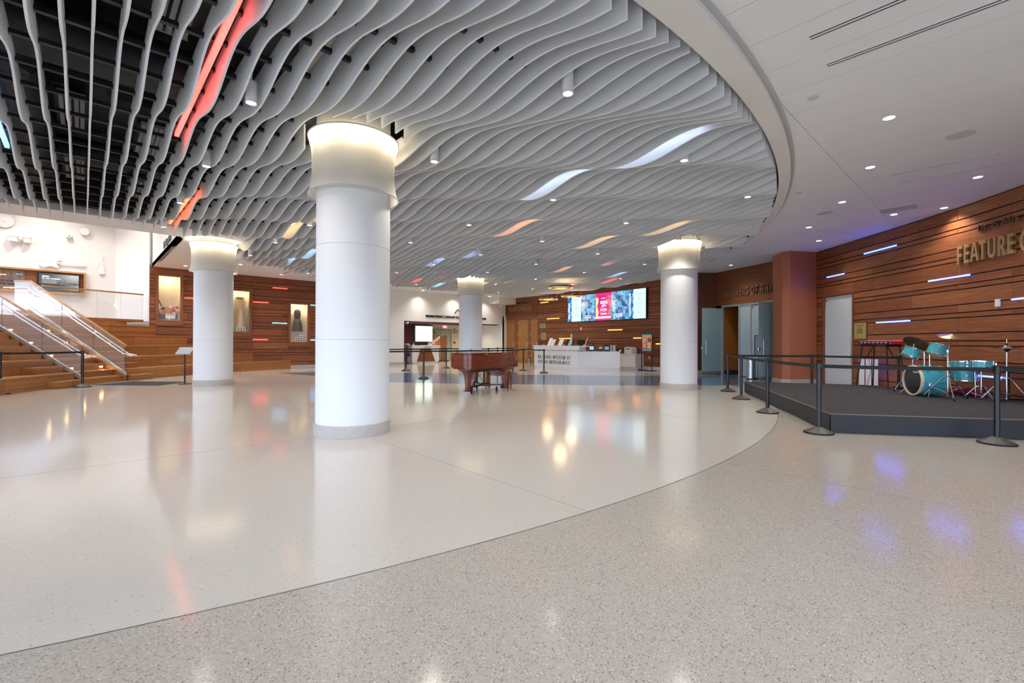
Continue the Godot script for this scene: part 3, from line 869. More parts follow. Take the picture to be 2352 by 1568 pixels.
func build_ceiling() -> void:
	var white := pm("ceiling_white", c8(236, 236, 235), 0.8)
	var ce := struct("ceiling", "white flat ceiling of long panels around the baffle opening")
	# outer circle as polygon
	var oc := PackedVector2Array()
	for i in 180: oc.append(OUT_C + Vector2.from_angle(TAU * i / 180.0) * OUT_R)
	var region := PackedVector2Array([Vector2(-7.9, -7.9), Vector2(8.0, -7.9), Vector2(8.0, -2.7)])
	for i in range(FEATURE.size() - 1, -1, -1): region.append(FEATURE[i])
	for p in [Vector2(17.6, 4.9), Vector2(19.2, 8.2), Vector2(19.25, 8.95), Vector2(19.6, 11.0), Vector2(20.85, 20.0), Vector2(-7.9, 20.0)]: region.append(p)
	var k := -23
	while k < 25:
		var b0 := 6.02 + 0.6096 * k
		for seg in [[-7.9, -4.2], [-4.2, 1.87], [1.87, 7.97], [7.97, 14.0]]:
			var strip := PackedVector2Array([Vector2(b0 + 0.003, seg[0] + 0.003), Vector2(b0 + 0.6066, seg[0] + 0.003), Vector2(b0 + 0.6066, seg[1] - 0.003), Vector2(b0 + 0.003, seg[1] - 0.003)])
			for q in Geometry2D.intersect_polygons(strip, region):
				for r in Geometry2D.clip_polygons(q, oc):
					if r.size() < 3: continue
					var ar := 0.0
					for i in r.size(): ar += r[i].cross(r[(i + 1) % r.size()])
					if absf(ar) < 0.01: continue
					if Geometry2D.triangulate_polygon(r).is_empty(): continue
					var m := MB.new()
					m.plan(r, CEIL, CEIL + 0.03)
					partw(ce, "ceiling_panel", m, white)
		k += 1
	var m2 := MB.new()
	var bk := PackedVector2Array([Vector2(-8, -8), Vector2(23, -8), Vector2(23, 14), Vector2(-8, 14)])
	var bi := 0
	for r in Geometry2D.clip_polygons(bk, oc):
		if r.size() >= 3 and not Geometry2D.triangulate_polygon(r).is_empty(): m2.plan(r, CEIL + 0.05, CEIL + 0.1); bi += 1
	partw(ce, "ceiling_back", m2, pm("back_grey", c8(170, 170, 170), 0.9))
	m2 = MB.new()
	m2.plan(PackedVector2Array([Vector2(-7.9, 14.55), Vector2(3.44, 14.55), Vector2(3.4, 16.1), Vector2(4.0, 18.5), Vector2(4.69, 19.0), Vector2(6.64, 19.6), Vector2(11.0, 20.5), Vector2(15.3, 20.6), Vector2(18.7, 19.95), Vector2(19.9, 19.2), Vector2(21.1, 19.2), Vector2(21.1, 23.1), Vector2(1.99, 23.1), Vector2(1.99, 15.8), Vector2(-7.9, 15.8)]), CEIL, CEIL + 0.16)
	partw(ce, "plaster_soffit", m2, white)
	# ring
	var rg := struct("trim_1", "broad white plaster ring around the baffle opening")
	var bot := MB.new()
	var inn := MB.new()
	var lip := MB.new()
	var n := 150
	var a0 := deg_to_rad(-172.0)
	var a1 := deg_to_rad(-11.0)
	var P := []
	for i in n + 1:
		var d := Vector2.from_angle(a0 + (a1 - a0) * i / n)
		var p := RING_C + d * RING_R
		# ray from RING_C along d to the outer circle
		var e := RING_C - OUT_C
		var bq := e.dot(d)
		var s := -bq + sqrt(bq * bq - e.length_squared() + OUT_R * OUT_R)
		P.append([p, RING_C + d * s, d])
	for i in n:
		var p: Vector2 = P[i][0]
		var p2: Vector2 = P[i + 1][0]
		var q: Vector2 = P[i][1]
		var q2: Vector2 = P[i + 1][1]
		var dn := V(P[i][2].x, P[i][2].y, 0)
		bot.quad(V(p.x, p.y, RING_H), V(p2.x, p2.y, RING_H), V(q2.x, q2.y, RING_H), V(q.x, q.y, RING_H), Vector3.DOWN)
		bot.quad(V(q.x, q.y, RING_H), V(q2.x, q2.y, RING_H), V(q2.x, q2.y, CEIL + 0.1), V(q.x, q.y, CEIL + 0.1), dn)
		bot.quad(V(p.x, p.y, CEIL + 0.1), V(p2.x, p2.y, CEIL + 0.1), V(q2.x, q2.y, CEIL + 0.1), V(q.x, q.y, CEIL + 0.1), Vector3.UP)
		inn.quad(V(p.x, p.y, RING_H), V(p2.x, p2.y, RING_H), V(p2.x, p2.y, 5.3), V(p.x, p.y, 5.3), -dn)
		var o: Vector2 = q + P[i][2] * 0.05
		var o2: Vector2 = q2 + P[i + 1][2] * 0.05
		lip.quad(V(q.x, q.y, CEIL - 0.02), V(q2.x, q2.y, CEIL - 0.02), V(o2.x, o2.y, CEIL - 0.02), V(o.x, o.y, CEIL - 0.02), Vector3.DOWN)
		lip.quad(V(o.x, o.y, CEIL - 0.02), V(o2.x, o2.y, CEIL - 0.02), V(o2.x, o2.y, CEIL + 0.04), V(o.x, o.y, CEIL + 0.04), dn)
	partw(rg, "ring_face", bot, pm("ring_white", c8(226, 223, 218), 0.75))
	partw(rg, "ring_upstand", inn, pm("plenum_grey", c8(66, 68, 72), 0.8))
	partw(rg, "ring_lip", lip, pm("lip_grey", c8(190, 190, 190), 0.6))
	# plenum: dark deck above the baffles
	var blk := pm("plenum_black", c8(38, 40, 43), 0.7)
	var pl := struct("ceiling_deck", "dark painted deck with ducts above the baffles")
	var m3 := MB.new(); m3.lohi(V(-8, 1.0, 5.3), V(2.09, 15.7, 5.5)); m3.lohi(V(2.09, 1.0, 5.3), V(22, 23.5, 5.5)); partw(pl, "deck", m3, blk)
	m3 = MB.new(); m3.lohi(V(-8, 14.55, CEIL + 0.16), V(3.44, 14.6, 5.3)); m3.lohi(V(3.4, 14.6, CEIL + 0.16), V(3.45, 16.1, 5.3)); partw(pl, "plenum_wall", m3, blk)
	m3 = MB.new()
	var bp := [Vector2(3.4, 16.1), Vector2(4.0, 18.5), Vector2(4.69, 19.0), Vector2(6.64, 19.6), Vector2(11.0, 20.5), Vector2(15.3, 20.6), Vector2(18.7, 19.95), Vector2(21.0, 19.2)]
	along(m3, bp, 0, poly_len(bp), CEIL + 0.16, 5.3, -0.05, 0.0, Vector2(8, 10)); partw(pl, "plenum_wall", m3, blk)
	m3 = MB.new(); m3.lohi(V(19.65, 8.0, CEIL + 0.05), V(19.75, 14.0, 5.3)); m3.lohi(V(20.3, 14.0, CEIL + 0.05), V(20.4, 19.3, 5.3)); partw(pl, "plenum_wall", m3, blk)
	m3 = MB.new(); m3.lohi(V(-8, 1.0, CEIL + 0.1), V(-7.9, 15, 5.5)); partw(pl, "plenum_wall", m3, blk)
	# ducts
	var duct := pm("duct_black", c8(52, 54, 57), 0.45)
	for d in [[V(-7.8, 7.6, 4.86), V(12.0, 7.6, 4.86), 0.33], [V(-7.8, 12.2, 4.9), V(8, 12.2, 4.9), 0.28], [V(-0.7, 8.2, 4.82), V(-0.7, 13.6, 4.82), 0.34], [V(5.2, 4.0, 4.9), V(19, 4.0, 4.9), 0.3], [V(6.5, 16.2, 4.9), V(19, 16.2, 4.9), 0.3], [V(4.6, 8.8, 4.85), V(4.6, 18.4, 4.85), 0.3]]:
		m3 = MB.new()
		m3.cyl(d[0], d[1], d[2], 20)
		partw(pl, "round_duct", m3, duct)
	for d in [[V(-0.7, 8.2, 4.82), 0.34]]:
		m3 = MB.new(); m3.lathe([Vector2(0, -0.34), Vector2(0.2, -0.28), Vector2(0.34, 0), Vector2(0.2, 0.28), Vector2(0, 0.34)], 16, d[0]); partw(pl, "duct_elbow", m3, duct)
	for i in 9:
		m3 = MB.new(); m3.cyl(V(-7.8, 8.7 + i * 0.09, 5.05), V(6.0, 8.7 + i * 0.09, 5.05), 0.025, 6); partw(pl, "conduit", m3, blk)
	for i in 5:
		m3 = MB.new(); m3.cyl(V(-7.8, 5.1 + i * 0.1, 5.1), V(9.0, 5.1 + i * 0.1, 5.1), 0.02, 6); partw(pl, "conduit", m3, blk)
	m3 = MB.new(); m3.lohi(V(-0.2, 8.4, 4.72), V(0.22, 8.8, 4.95)); partw(pl, "junction_box", m3, blk)
	# slot diffusers up in the plenum
	var dg := pm("diffuser_grey", c8(150, 151, 152), 0.5)
	for d in [[-0.13, 4.7], [-0.13, 9.0], [-0.13, 11.9], [0.66, 5.3], [0.75, 9.4], [0.8, 12.6], [2.1, 9.6], [2.0, 12.9]]:
		var sd := thing("slot_diffuser", "grey slot air diffuser up between ducts above the baffles", "air vent", V(d[0], d[1], 4.5), "slot diffusers above the baffles")
		for x in [-0.105, -0.03, 0.045, 0.105]:
			m3 = MB.new(); m3.box(Vector3(x, 0, 0), Vector3(0.045, 0.05, 1.3)); part(sd, "slat", m3, dg)
		m3 = MB.new(); m3.box(Vector3(0, 0.06, 0), Vector3(0.34, 0.06, 1.2)); part(sd, "plenum_box", m3, blk)
		for z in [-0.66, 0.66]:
			m3 = MB.new(); m3.box(Vector3(0, 0, z), Vector3(0.28, 0.05, 0.03)); part(sd, "end_cap", m3, dg)
	build_baffles()

func wave(b: float, a: float) -> float:
	var c := lerpf(0.31, 0.5, smoothstep(1.8, 3.6, b))
	var ph := a / 2.2 + b / 2.15 - c - 0.06 * sin(TAU * (b - 1.1) / 2.15)
	var w := cos(TAU * ph)
	var am := 0.088 + 0.018 * sin(b * 0.9 + a * 0.35)
	return 4.045 - am * w
func back_limit(b: float) -> float:
	if b < 3.42: return 14.55
	var bp := [Vector2(3.42, 16.4), Vector2(4.0, 18.5), Vector2(4.69, 19.0), Vector2(6.64, 19.6), Vector2(11.0, 20.5), Vector2(15.3, 20.6), Vector2(18.7, 19.95), Vector2(21.0, 19.3)]
	for i in bp.size() - 1:
		if b <= bp[i + 1].x: return lerpf(bp[i].y, bp[i + 1].y, (b - bp[i].x) / (bp[i + 1].x - bp[i].x))
	return 19.3
func near_limit(b: float) -> float:
	var d := b - RING_C.x
	if absf(d) >= RING_R: return 99.0
	return RING_C.y - sqrt(RING_R * RING_R - d * d)
func build_baffles() -> void:
	var bf := thing("baffle_ceiling", "hanging ceiling of parallel wavy white baffles on black rails", "ceiling baffles", V(6, 10, 4.4))
	var wm := pm("baffle_white", c8(232, 234, 235), 0.55)
	var rail := pm("carrier_black", c8(34, 35, 37), 0.5)
	var b := 0.05 - 0.2032 * 36
	while b < 19.35:
		var lo := near_limit(b) + 0.03
		var hi := back_limit(b) - 0.03
		if hi - lo > 0.4:
			# gaps at the columns
			var spans := [[lo, hi]]
			for c in COLS:
				if absf(b - c.x) < 0.58:
					var half := 0.62 if absf(b - c.x) < 0.5 else 0.5
					var nx := []
					for s in spans:
						if c.y + half < s[0] or c.y - half > s[1]: nx.append(s); continue
						if c.y - half > s[0]: nx.append([s[0], c.y - half])
						if c.y + half < s[1]: nx.append([c.y + half, s[1]])
					spans = nx
			for s in spans:
				if s[1] - s[0] < 0.1: continue
				var n := int(ceil((s[1] - s[0]) / 0.1))
				var m := MB.new()
				var th := 0.011
				var top := 4.36
				for i in n:
					var aa: float = lerpf(s[0], s[1], float(i) / n)
					var ab: float = lerpf(s[0], s[1], float(i + 1) / n)
					var ha := wave(b, aa)
					var hb := wave(b, ab)
					m.quad(V(b - th, aa, ha), V(b - th, ab, hb), V(b - th, ab, top), V(b - th, aa, top), Vector3(-1, 0, 0))
					m.quad(V(b + th, aa, ha), V(b + th, ab, hb), V(b + th, ab, top), V(b + th, aa, top), Vector3(1, 0, 0))
					var sl := (hb - ha) / (ab - aa)
					m.quad(V(b - th, aa, ha), V(b - th, ab, hb), V(b + th, ab, hb), V(b + th, aa, ha), V(0, sl, -1).normalized())
					m.quad(V(b - th, aa, top), V(b - th, ab, top), V(b + th, ab, top), V(b + th, aa, top), Vector3.UP)
				for e in [0, 1]:
					var ae: float = s[e]
					var he := wave(b, ae)
					m.quad(V(b - th, ae, he), V(b + th, ae, he), V(b + th, ae, top), V(b - th, ae, top), V(0, -1 if e == 0 else 1, 0))
				partw(bf, "baffle", m, wm)
		b += 0.2032
	var a := 5.99 - 0.6096 * 6
	while a < 20.4:
		# extent in b where a lies in the opening
		var d := RING_C.y - a
		var half := sqrt(maxf(0.0, RING_R * RING_R - d * d))
		var b0 := maxf(-7.8, RING_C.x - half + 0.05)
		var b1 := minf(19.4, RING_C.x + half - 0.05)
		if a > 14.5: b0 = 3.5 if a < 16.2 else (4.0 if a < 18.5 else 6.0)
		if a > 19.6: b0 = 11.0
		var parts := [[b0, b1]]
		for c in COLS:
			if absf(a - c.y) < 0.56:
				var nx := []
				for s in parts:
					if c.x - 0.6 > s[0]: nx.append([s[0], minf(s[1], c.x - 0.6)])
					if c.x + 0.6 < s[1]: nx.append([maxf(s[0], c.x + 0.6), s[1]])
				parts = nx
		for s in parts:
			if s[1] - s[0] < 0.2: continue
			var m := MB.new()
			m.lohi(V(s[0], a - 0.02, 4.26), V(s[1], a + 0.02, 4.3))
			m.lohi(V(s[0], a - 0.027, 4.252), V(s[1], a + 0.027, 4.26))
			partw(bf, "carrier_rail", m, rail)
		a += 0.6096
func build_columns() -> void:
	var plaster := pm("column_white", c8(232, 231, 229), 0.6)
	var fabric := StandardMaterial3D.new()
	fabric.albedo_color = c8(246, 242, 232)
	fabric.roughness = 0.8
	fabric.backlight_enabled = true
	fabric.backlight = Color(1.0, 0.98, 0.93)
	var base := pm("base_stone", Color(1, 1, 1), 0.4, 0.0, tex.terrazzo_base)
	var labels := ["round white column with glowing collar, standing farthest from all the walls", "round white column with glowing collar between reception desk and gallery entrance", "round white column with glowing collar beside the tiered wooden seating", "round white column with glowing collar behind the grand piano"]
	for i in 4:
		var c: Vector2 = COLS[i]
		var o := thing("column", labels[i], "column", V(c.x, c.y, 0), "round lobby columns")
		var m := MB.new(); m.lathe([Vector2(0, 0), Vector2(0.512, 0), Vector2(0.512, 0.152), Vector2(0.507, 0.158), Vector2(0.45, 0.158)], 72); part(o, "base_ring", m, base, "speckled stone base ring")
		var hs := [0.158, 1.30, 2.57, 3.36]
		for k in 3:
			m = MB.new(); m.lathe([Vector2(0.40, hs[k]), Vector2(0.4915, hs[k]), Vector2(0.4945, hs[k] + 0.004), Vector2(0.4945, hs[k + 1] - 0.006), Vector2(0.4915, hs[k + 1] - 0.002), Vector2(0.40, hs[k + 1] - 0.002)], 96); part(o, "shaft_drum", m, plaster)
		m = MB.new(); m.lathe([Vector2(0.488, 0.15), Vector2(0.488, 3.5)], 72); part(o, "shaft_core", m, pm("joint_grey", c8(150, 150, 150), 0.8))
		m = MB.new(); m.lathe([Vector2(0.4945, 3.36), Vector2(0.4945, 4.75), Vector2(0.72, 5.1), Vector2(0.72, 5.3)], 72); part(o, "upper_shaft", m, pm("column_upper", c8(206, 204, 200), 0.7))
		# fabric collar, lit from inside by a ring of lamps near its top
		m = MB.new()
		var pr := []
		for k in 25:
			var t := k / 24.0
			var h := 3.29 + 0.80 * t
			var r := 0.553 + 0.052 * pow(absf(t - 0.5) * 2.0, 2.6)
			pr.append(Vector2(r, h))
		m.lathe(pr, 96)
		var sh := part(o, "lamp_collar", m, fabric, "stretched white fabric collar glowing from inside")
		for hh in [3.29, 4.09]:
			m = MB.new()
			var pts := []
			for k in 97: pts.append(Vector3(cos(TAU * k / 96.0) * 0.606, hh, sin(TAU * k / 96.0) * 0.606))
			m.tube(pts, 0.009, 6)
			part(sh, "collar_hoop", m, pm("hoop_grey", c8(200, 202, 206), 0.4, 0.3))
		m = MB.new()
		var lp := []
		for k in 65: lp.append(Vector3(cos(TAU * k / 64.0) * 0.535, 4.03, sin(TAU * k / 64.0) * 0.535))
		m.tube(lp, 0.012, 6)
		part(o, "lamp_ring", m, glow("collar_lamp", Color(1.0, 0.93, 0.8), 14.0))
		for k in 8:
			var an := TAU * (k + 0.5) / 8.0
			omni(o, V(c.x, c.y, 3.99) + Vector3(cos(an) * 0.535, 0, sin(an) * 0.535), 0.06, Color(1.0, 0.93, 0.8), 0.015)

func bar(b: float, a0: float, a1: float, col: Color, e: float, cn: String) -> void:
	var bb := 0.1516 + 0.2032 * roundf((b - 0.1516) / 0.2032)
	var o := thing("linear_light", "slim %s glowing light bar set between the ceiling baffles" % cn, "light", V(bb, (a0 + a1) / 2, 4.2), "colored light bars between the baffles")
	var m := MB.new(); m.lohi(V(bb - 0.03, a0, 4.245), V(bb + 0.03, a1, 4.33)); partw(o, "housing", m, pm("bar_housing", c8(120, 120, 122), 0.5))
	m = MB.new(); m.lohi(V(bb - 0.027, a0 + 0.01, 4.2), V(bb + 0.027, a1 - 0.01, 4.246), 0, 0.004); partw(o, "diffuser", m, glow("bar_" + cn, col, e))
	area(o, V(bb, (a0 + a1) / 2, 4.19), Vector3.DOWN, Vector3(0, 0, 1), Vector2(0.05, a1 - a0), 0.05 * e, col)
func build_ceiling_lights() -> void:
	var red := Color(1.0, 0.24, 0.19)
	var peach := Color(1.0, 0.62, 0.42)
	var warm := Color(1.0, 0.78, 0.5)
	var blue := Color(0.62, 0.76, 1.0)
	bar(0.94, 4.45, 8.12, red, 3.2, "coral red")
	bar(-0.88, 6.75, 10.4, Color(0.45, 0.75, 1.0), 2.4, "icy cyan")
	bar(1.62, 10.75, 14.3, Color(1.0, 0.36, 0.14), 3.2, "orange")
	bar(3.72, 9.8, 13.4, warm, 2.6, "amber")
	bar(5.2, 14.0, 17.4, Color(0.6, 0.85, 1.0), 2.2, "pale cyan")
	bar(5.95, 2.75, 6.55, Color(0.8, 0.87, 1.0), 2.6, "cool white")
	bar(7.6, 6.95, 9.55, peach, 2.4, "peach")
	bar(10.4, 5.1, 9.05, warm, 2.2, "cream")
	bar(8.82, 11.4, 14.9, blue, 2.4, "pale blue")
	bar(13.2, 9.3, 12.6, peach, 2.4, "salmon")
	bar(15.8, 9.2, 11.2, blue, 2.6, "sky blue")
	bar(16.95, 11.3, 15.0, red, 3.2, "scarlet")
	bar(11.0, 16.3, 19.8, red, 3.0, "rose red")
	bar(13.9, 15.4, 17.3, warm, 2.4, "golden")
	bar(12.6, 18.0, 19.6, Color(0.5, 0.85, 1.0), 2.4, "aqua")
	# pendant cylinder downlights on a grid between the baffles
	var wm := pm("lamp_white", c8(236, 236, 236), 0.45)
	var first: Node3D = null
	for i in 8:
		for j in 7:
			var b := 1.28 + 2.535 * i - 2.535
			var a := 3.22 + 2.58 * j
			if Vector2(b, a).distance_to(RING_C) > RING_R - 0.35 or a > back_limit(b) - 0.3: continue
			var bad := false
			for c in COLS:
				if Vector2(b, a).distance_to(c) < 0.95: bad = true
			if bad: continue
			var bb := 0.1516 + 0.2032 * roundf((b - 0.1516) / 0.2032)
			if first == null:
				first = thing("cylinder_downlight", "small white cylinder downlight hanging just below the wavy baffles", "light", V(bb, a, 3.95), "cylinder downlights below the baffles")
				var m := MB.new(); m.lathe([Vector2(0.05, 0.004), Vector2(0.058, 0.0), Vector2(0.06, 0.004), Vector2(0.06, 0.115), Vector2(0.058, 0.118), Vector2(0.06, 0.121), Vector2(0.06, 0.24), Vector2(0.0, 0.245)], 28); part(first, "housing", m, wm)
				m = MB.new(); m.cyl(Vector3(0, 0.24, 0), Vector3(0, 0.5, 0), 0.012, 8); part(first, "stem", m, wm)
				m = MB.new(); m.lathe([Vector2(0, 0.006), Vector2(0.05, 0.006)], 24); part(first, "lens", m, glow("lens", Color(1.0, 0.97, 0.92), 6.0))
				spot(first, V(bb, a, 3.945), Vector3.DOWN, LAMP_E, 62, Color(1.0, 0.975, 0.94), 0.05)
			else:
				copy_thing(first, V(bb, a, 3.95))
	# recessed downlights in the flat ceilings
	var rec: Node3D = null
	for p in [[7.62, 1.03, 0], [9.53, 1.53, 0], [11.44, 0.33, 0], [11.45, 2.3, 0], [13.38, 1.72, 0], [13.33, 3.37, 0], [15.28, 3.62, 0], [15.57, 6.57, 0], [5.7, -0.6, 0], [3.8, -2.2, 0], [9.5, -0.4, 0], [1.9, 0.6, 0], [0.0, -1.4, 0], [-2.2, 0.8, 0], [6.4, -3.0, 0], [2.2, -4.6, 0], [-2.6, -3.2, 0], [17.4, 9.0, 0], [17.7, 7.0, 0], [13.5, 0.9, 0], [6.33, 21.6, 1], [4.37, 19.9, 1], [6.62, 20.2, 1], [8.9, 21.5, 1], [12.68, 20.9, 1], [14.06, 22.5, 1], [14.05, 21.7, 1], [16.5, 22.5, 1], [16.5, 21.6, 1], [18.9, 22.4, 1], [18.92, 20.9, 1], [2.9, 21.8, 1]]:
		var lab := "round recessed downlight in the white panels above the stage side" if p[2] == 0 else "round recessed downlight in the plain ceiling by the rear wall"
		var grp := "recessed downlights on the stage side" if p[2] == 0 else "recessed downlights by the rear wall"
		if rec == null:
			rec = thing("recessed_downlight", lab, "light", V(p[0], p[1], CEIL), grp)
			var m := MB.new(); m.lathe([Vector2(0.062, -0.001), Vector2(0.075, -0.003), Vector2(0.078, 0.0)], 24); part(rec, "trim", m, wm)
			m = MB.new(); m.lathe([Vector2(0, -0.002), Vector2(0.062, -0.002)], 24); part(rec, "lens", m, glow("lens", Color(1.0, 0.97, 0.92), 6.0))
			spot(rec, V(p[0], p[1], CEIL - 0.012), Vector3.DOWN, LAMP_E, 62, Color(1.0, 0.97, 0.93), 0.05)
		else:
			var c := copy_thing(rec, V(p[0], p[1], CEIL), lab)
			c.set_meta("group", grp)
	for p in [[-1.0, 23.2], [0.6, 22.4], [-2.8, 22.6], [-0.6, 20.4], [-3.2, 19.6], [0.6, 18.6], [-5.4, 21.0]]:  # unseen lamps added to brighten the dark atrium and its white walls
		var hl := copy_thing(rec, V(p[0], p[1], 7.0), "unseen round downlight added in the high white ceiling to brighten the oak tiers")
		hl.set_meta("group", "added downlights brightening the space above the oak tiers")
		for c in hl.get_children():
			if c is SpotLight3D: c.light_energy = 9.0
	# slot vents, speakers and smoke heads in the white panels
	var slot_black := pm("slot_black", c8(60, 60, 62), 0.6)
	var sv: Node3D = null
	for p in [[5.08, 0.62], [5.71, 0.62], [10.22, 0.7], [10.85, 0.66], [14.0, 3.15], [14.63, 3.2], [6.3, 21.0], [7.5, 21.0]]:
		if sv == null:
			sv = thing("slot_vent", "long double slot air vent in the white ceiling panels", "air vent", V(p[0], p[1], CEIL), "slot vents in the white ceiling")
			var m := MB.new(); m.box(Vector3(0, -0.002, 0), Vector3(0.022, 0.006, 1.34)); part(sv, "center_bar", m, wm)
			for x in [-0.042, 0.042]:
				m = MB.new(); m.box(Vector3(x, -0.002, 0), Vector3(0.016, 0.006, 1.34)); part(sv, "side_bar", m, wm)
			for x in [-0.0225, 0.0225]:
				m = MB.new(); m.box(Vector3(x, 0.0, 0), Vector3(0.024, 0.002, 1.32)); part(sv, "slot", m, slot_black)
			for z in [-0.69, 0.69]:
				m = MB.new(); m.box(Vector3(0, -0.002, z), Vector3(0.1, 0.007, 0.05)); part(sv, "end_cap", m, wm)
		else:
			copy_thing(sv, V(p[0], p[1], CEIL))
	var sp: Node3D = null
	for p in [[8.94, 0.43, 0.16], [12.12, 2.76, 0.16], [6.34, 1.56, 0.06], [10.15, 2.74, 0.05], [8.0, 21.6, 0.16], [13.2, 21.8, 0.1], [16.6, 3.9, 0.04]]:
		if sp == null:
			sp = thing("ceiling_speaker", "flat round white disc of a speaker or smoke head in ceiling", "ceiling speaker", V(p[0], p[1], CEIL), "round ceiling discs")
			var m := MB.new(); m.lathe([Vector2(0, -0.006), Vector2(0.9, -0.006), Vector2(0.92, -0.012), Vector2(1.0, -0.008), Vector2(1.0, 0)], 32); part(sp, "grille", m, pm("grille", c8(205, 205, 207), 0.8))
			sp.transform.basis = Basis.from_scale(Vector3(p[2], 1, p[2]))
		else:
			copy_thing(sp, V(p[0], p[1], CEIL), "", Basis.from_scale(Vector3(p[2], 1, p[2])))
	var vg := thing("return_vent", "rectangular grey return air grille in the white ceiling panels", "air vent", V(12.88, 1.58, CEIL))
	var mm := MB.new(); mm.box(Vector3(0, -0.001, 0), Vector3(0.44, 0.004, 0.62)); part(vg, "grille", mm, pm("grille_grey", c8(120, 120, 122), 0.6))
	mm = MB.new()
	for x in [-0.24, 0.24]: mm.box(Vector3(x, -0.003, 0), Vector3(0.05, 0.01, 0.72))
	for z in [-0.335, 0.335]: mm.box(Vector3(0, -0.003, z), Vector3(0.43, 0.01, 0.05))
	part(vg, "frame", mm, wm)
	for i in 9:
		mm = MB.new(); mm.box(Vector3(-0.2 + i * 0.05, -0.006, 0), Vector3(0.008, 0.008, 0.62)); part(vg, "slat", mm, pm("grille", c8(205, 205, 207), 0.8))
	# ring pendants over the desk
	for p in [[Vector2(15.34, 13.33), 0.53, 3.68, "largest-looking bronze ring pendant hanging alone under the baffles"], [Vector2(19.0, 17.4), 0.52, 3.68, "bronze ring pendant above the theater end of the desk"], [Vector2(18.6, 15.4), 0.54, 3.68, "bronze ring pendant in front of the video screens"]]:
		var o := thing("ring_pendant", p[3], "pendant light", V(p[0].x, p[0].y, p[2]), "ring pendants over reception")
		var m := MB.new(); m.lathe([Vector2(p[1] - 0.03, 0.0), Vector2(p[1] - 0.03, 0.075), Vector2(p[1], 0.075), Vector2(p[1], 0.0)], 64); part(o, "ring_body", m, pm("bronze", c8(150, 122, 92), 0.28, 0.9))
		m = MB.new(); m.lathe([Vector2(p[1] - 0.03, -0.002), Vector2(p[1] - 0.002, -0.002)], 64); part(o, "ring_diffuser", m, glow("ring_led", Color(1.0, 0.86, 0.66), 4.0))
		for k in 3:
			var an := TAU * k / 3.0 + 0.4
			m = MB.new(); m.cyl(Vector3(cos(an) * (p[1] - 0.015), 0.07, sin(an) * (p[1] - 0.015)), Vector3(cos(an) * (p[1] - 0.015), 0.45, sin(an) * (p[1] - 0.015)), 0.004, 6); part(o, "suspension_cable", m, wm)
		omni(o, V(p[0].x, p[0].y, p[2] - 0.03), 0.5, Color(1.0, 0.86, 0.66), 0.3)
func led(poly: Array, s0: float, s1: float, h: float, col: Color, e: float, label: String, grp: String, cn: String, toward := Vector2(5, 6)) -> void:
	var pd := on_poly(poly, (s0 + s1) / 2)
	var d: Vector2 = pd[1]
	var nn := Vector2(-d.y, d.x)
	if nn.dot(toward - pd[0]) < 0: nn = -nn
	var c: Vector2 = pd[0] + nn * 0.026
	var o := thing("led_strip", label, "light", V(c.x, c.y, h), grp)
	var m := MB.new(); m.obox(V(c.x, c.y, h), V(d.x, d.y, 0) * ((s1 - s0) / 2), Vector3(0, 0.015, 0), V(nn.x, nn.y, 0) * 0.013, 0, 0.005)
	partw(o, "tube", m, glow("led_" + cn, col, e))
	m = MB.new(); m.obox(V(c.x, c.y, h) - V(nn.x, nn.y, 0) * 0.02, V(d.x, d.y, 0) * ((s1 - s0) / 2), Vector3(0, 0.01, 0), V(nn.x, nn.y, 0) * 0.012)
	partw(o, "channel", m, pm("groove_black", c8(16, 13, 12), 0.8))
	area(o, V(c.x, c.y, h) + V(nn.x, nn.y, 0) * 0.02, V(nn.x, nn.y, 0), Vector3.UP, Vector2(s1 - s0, 0.028), 0.004 * e, col)
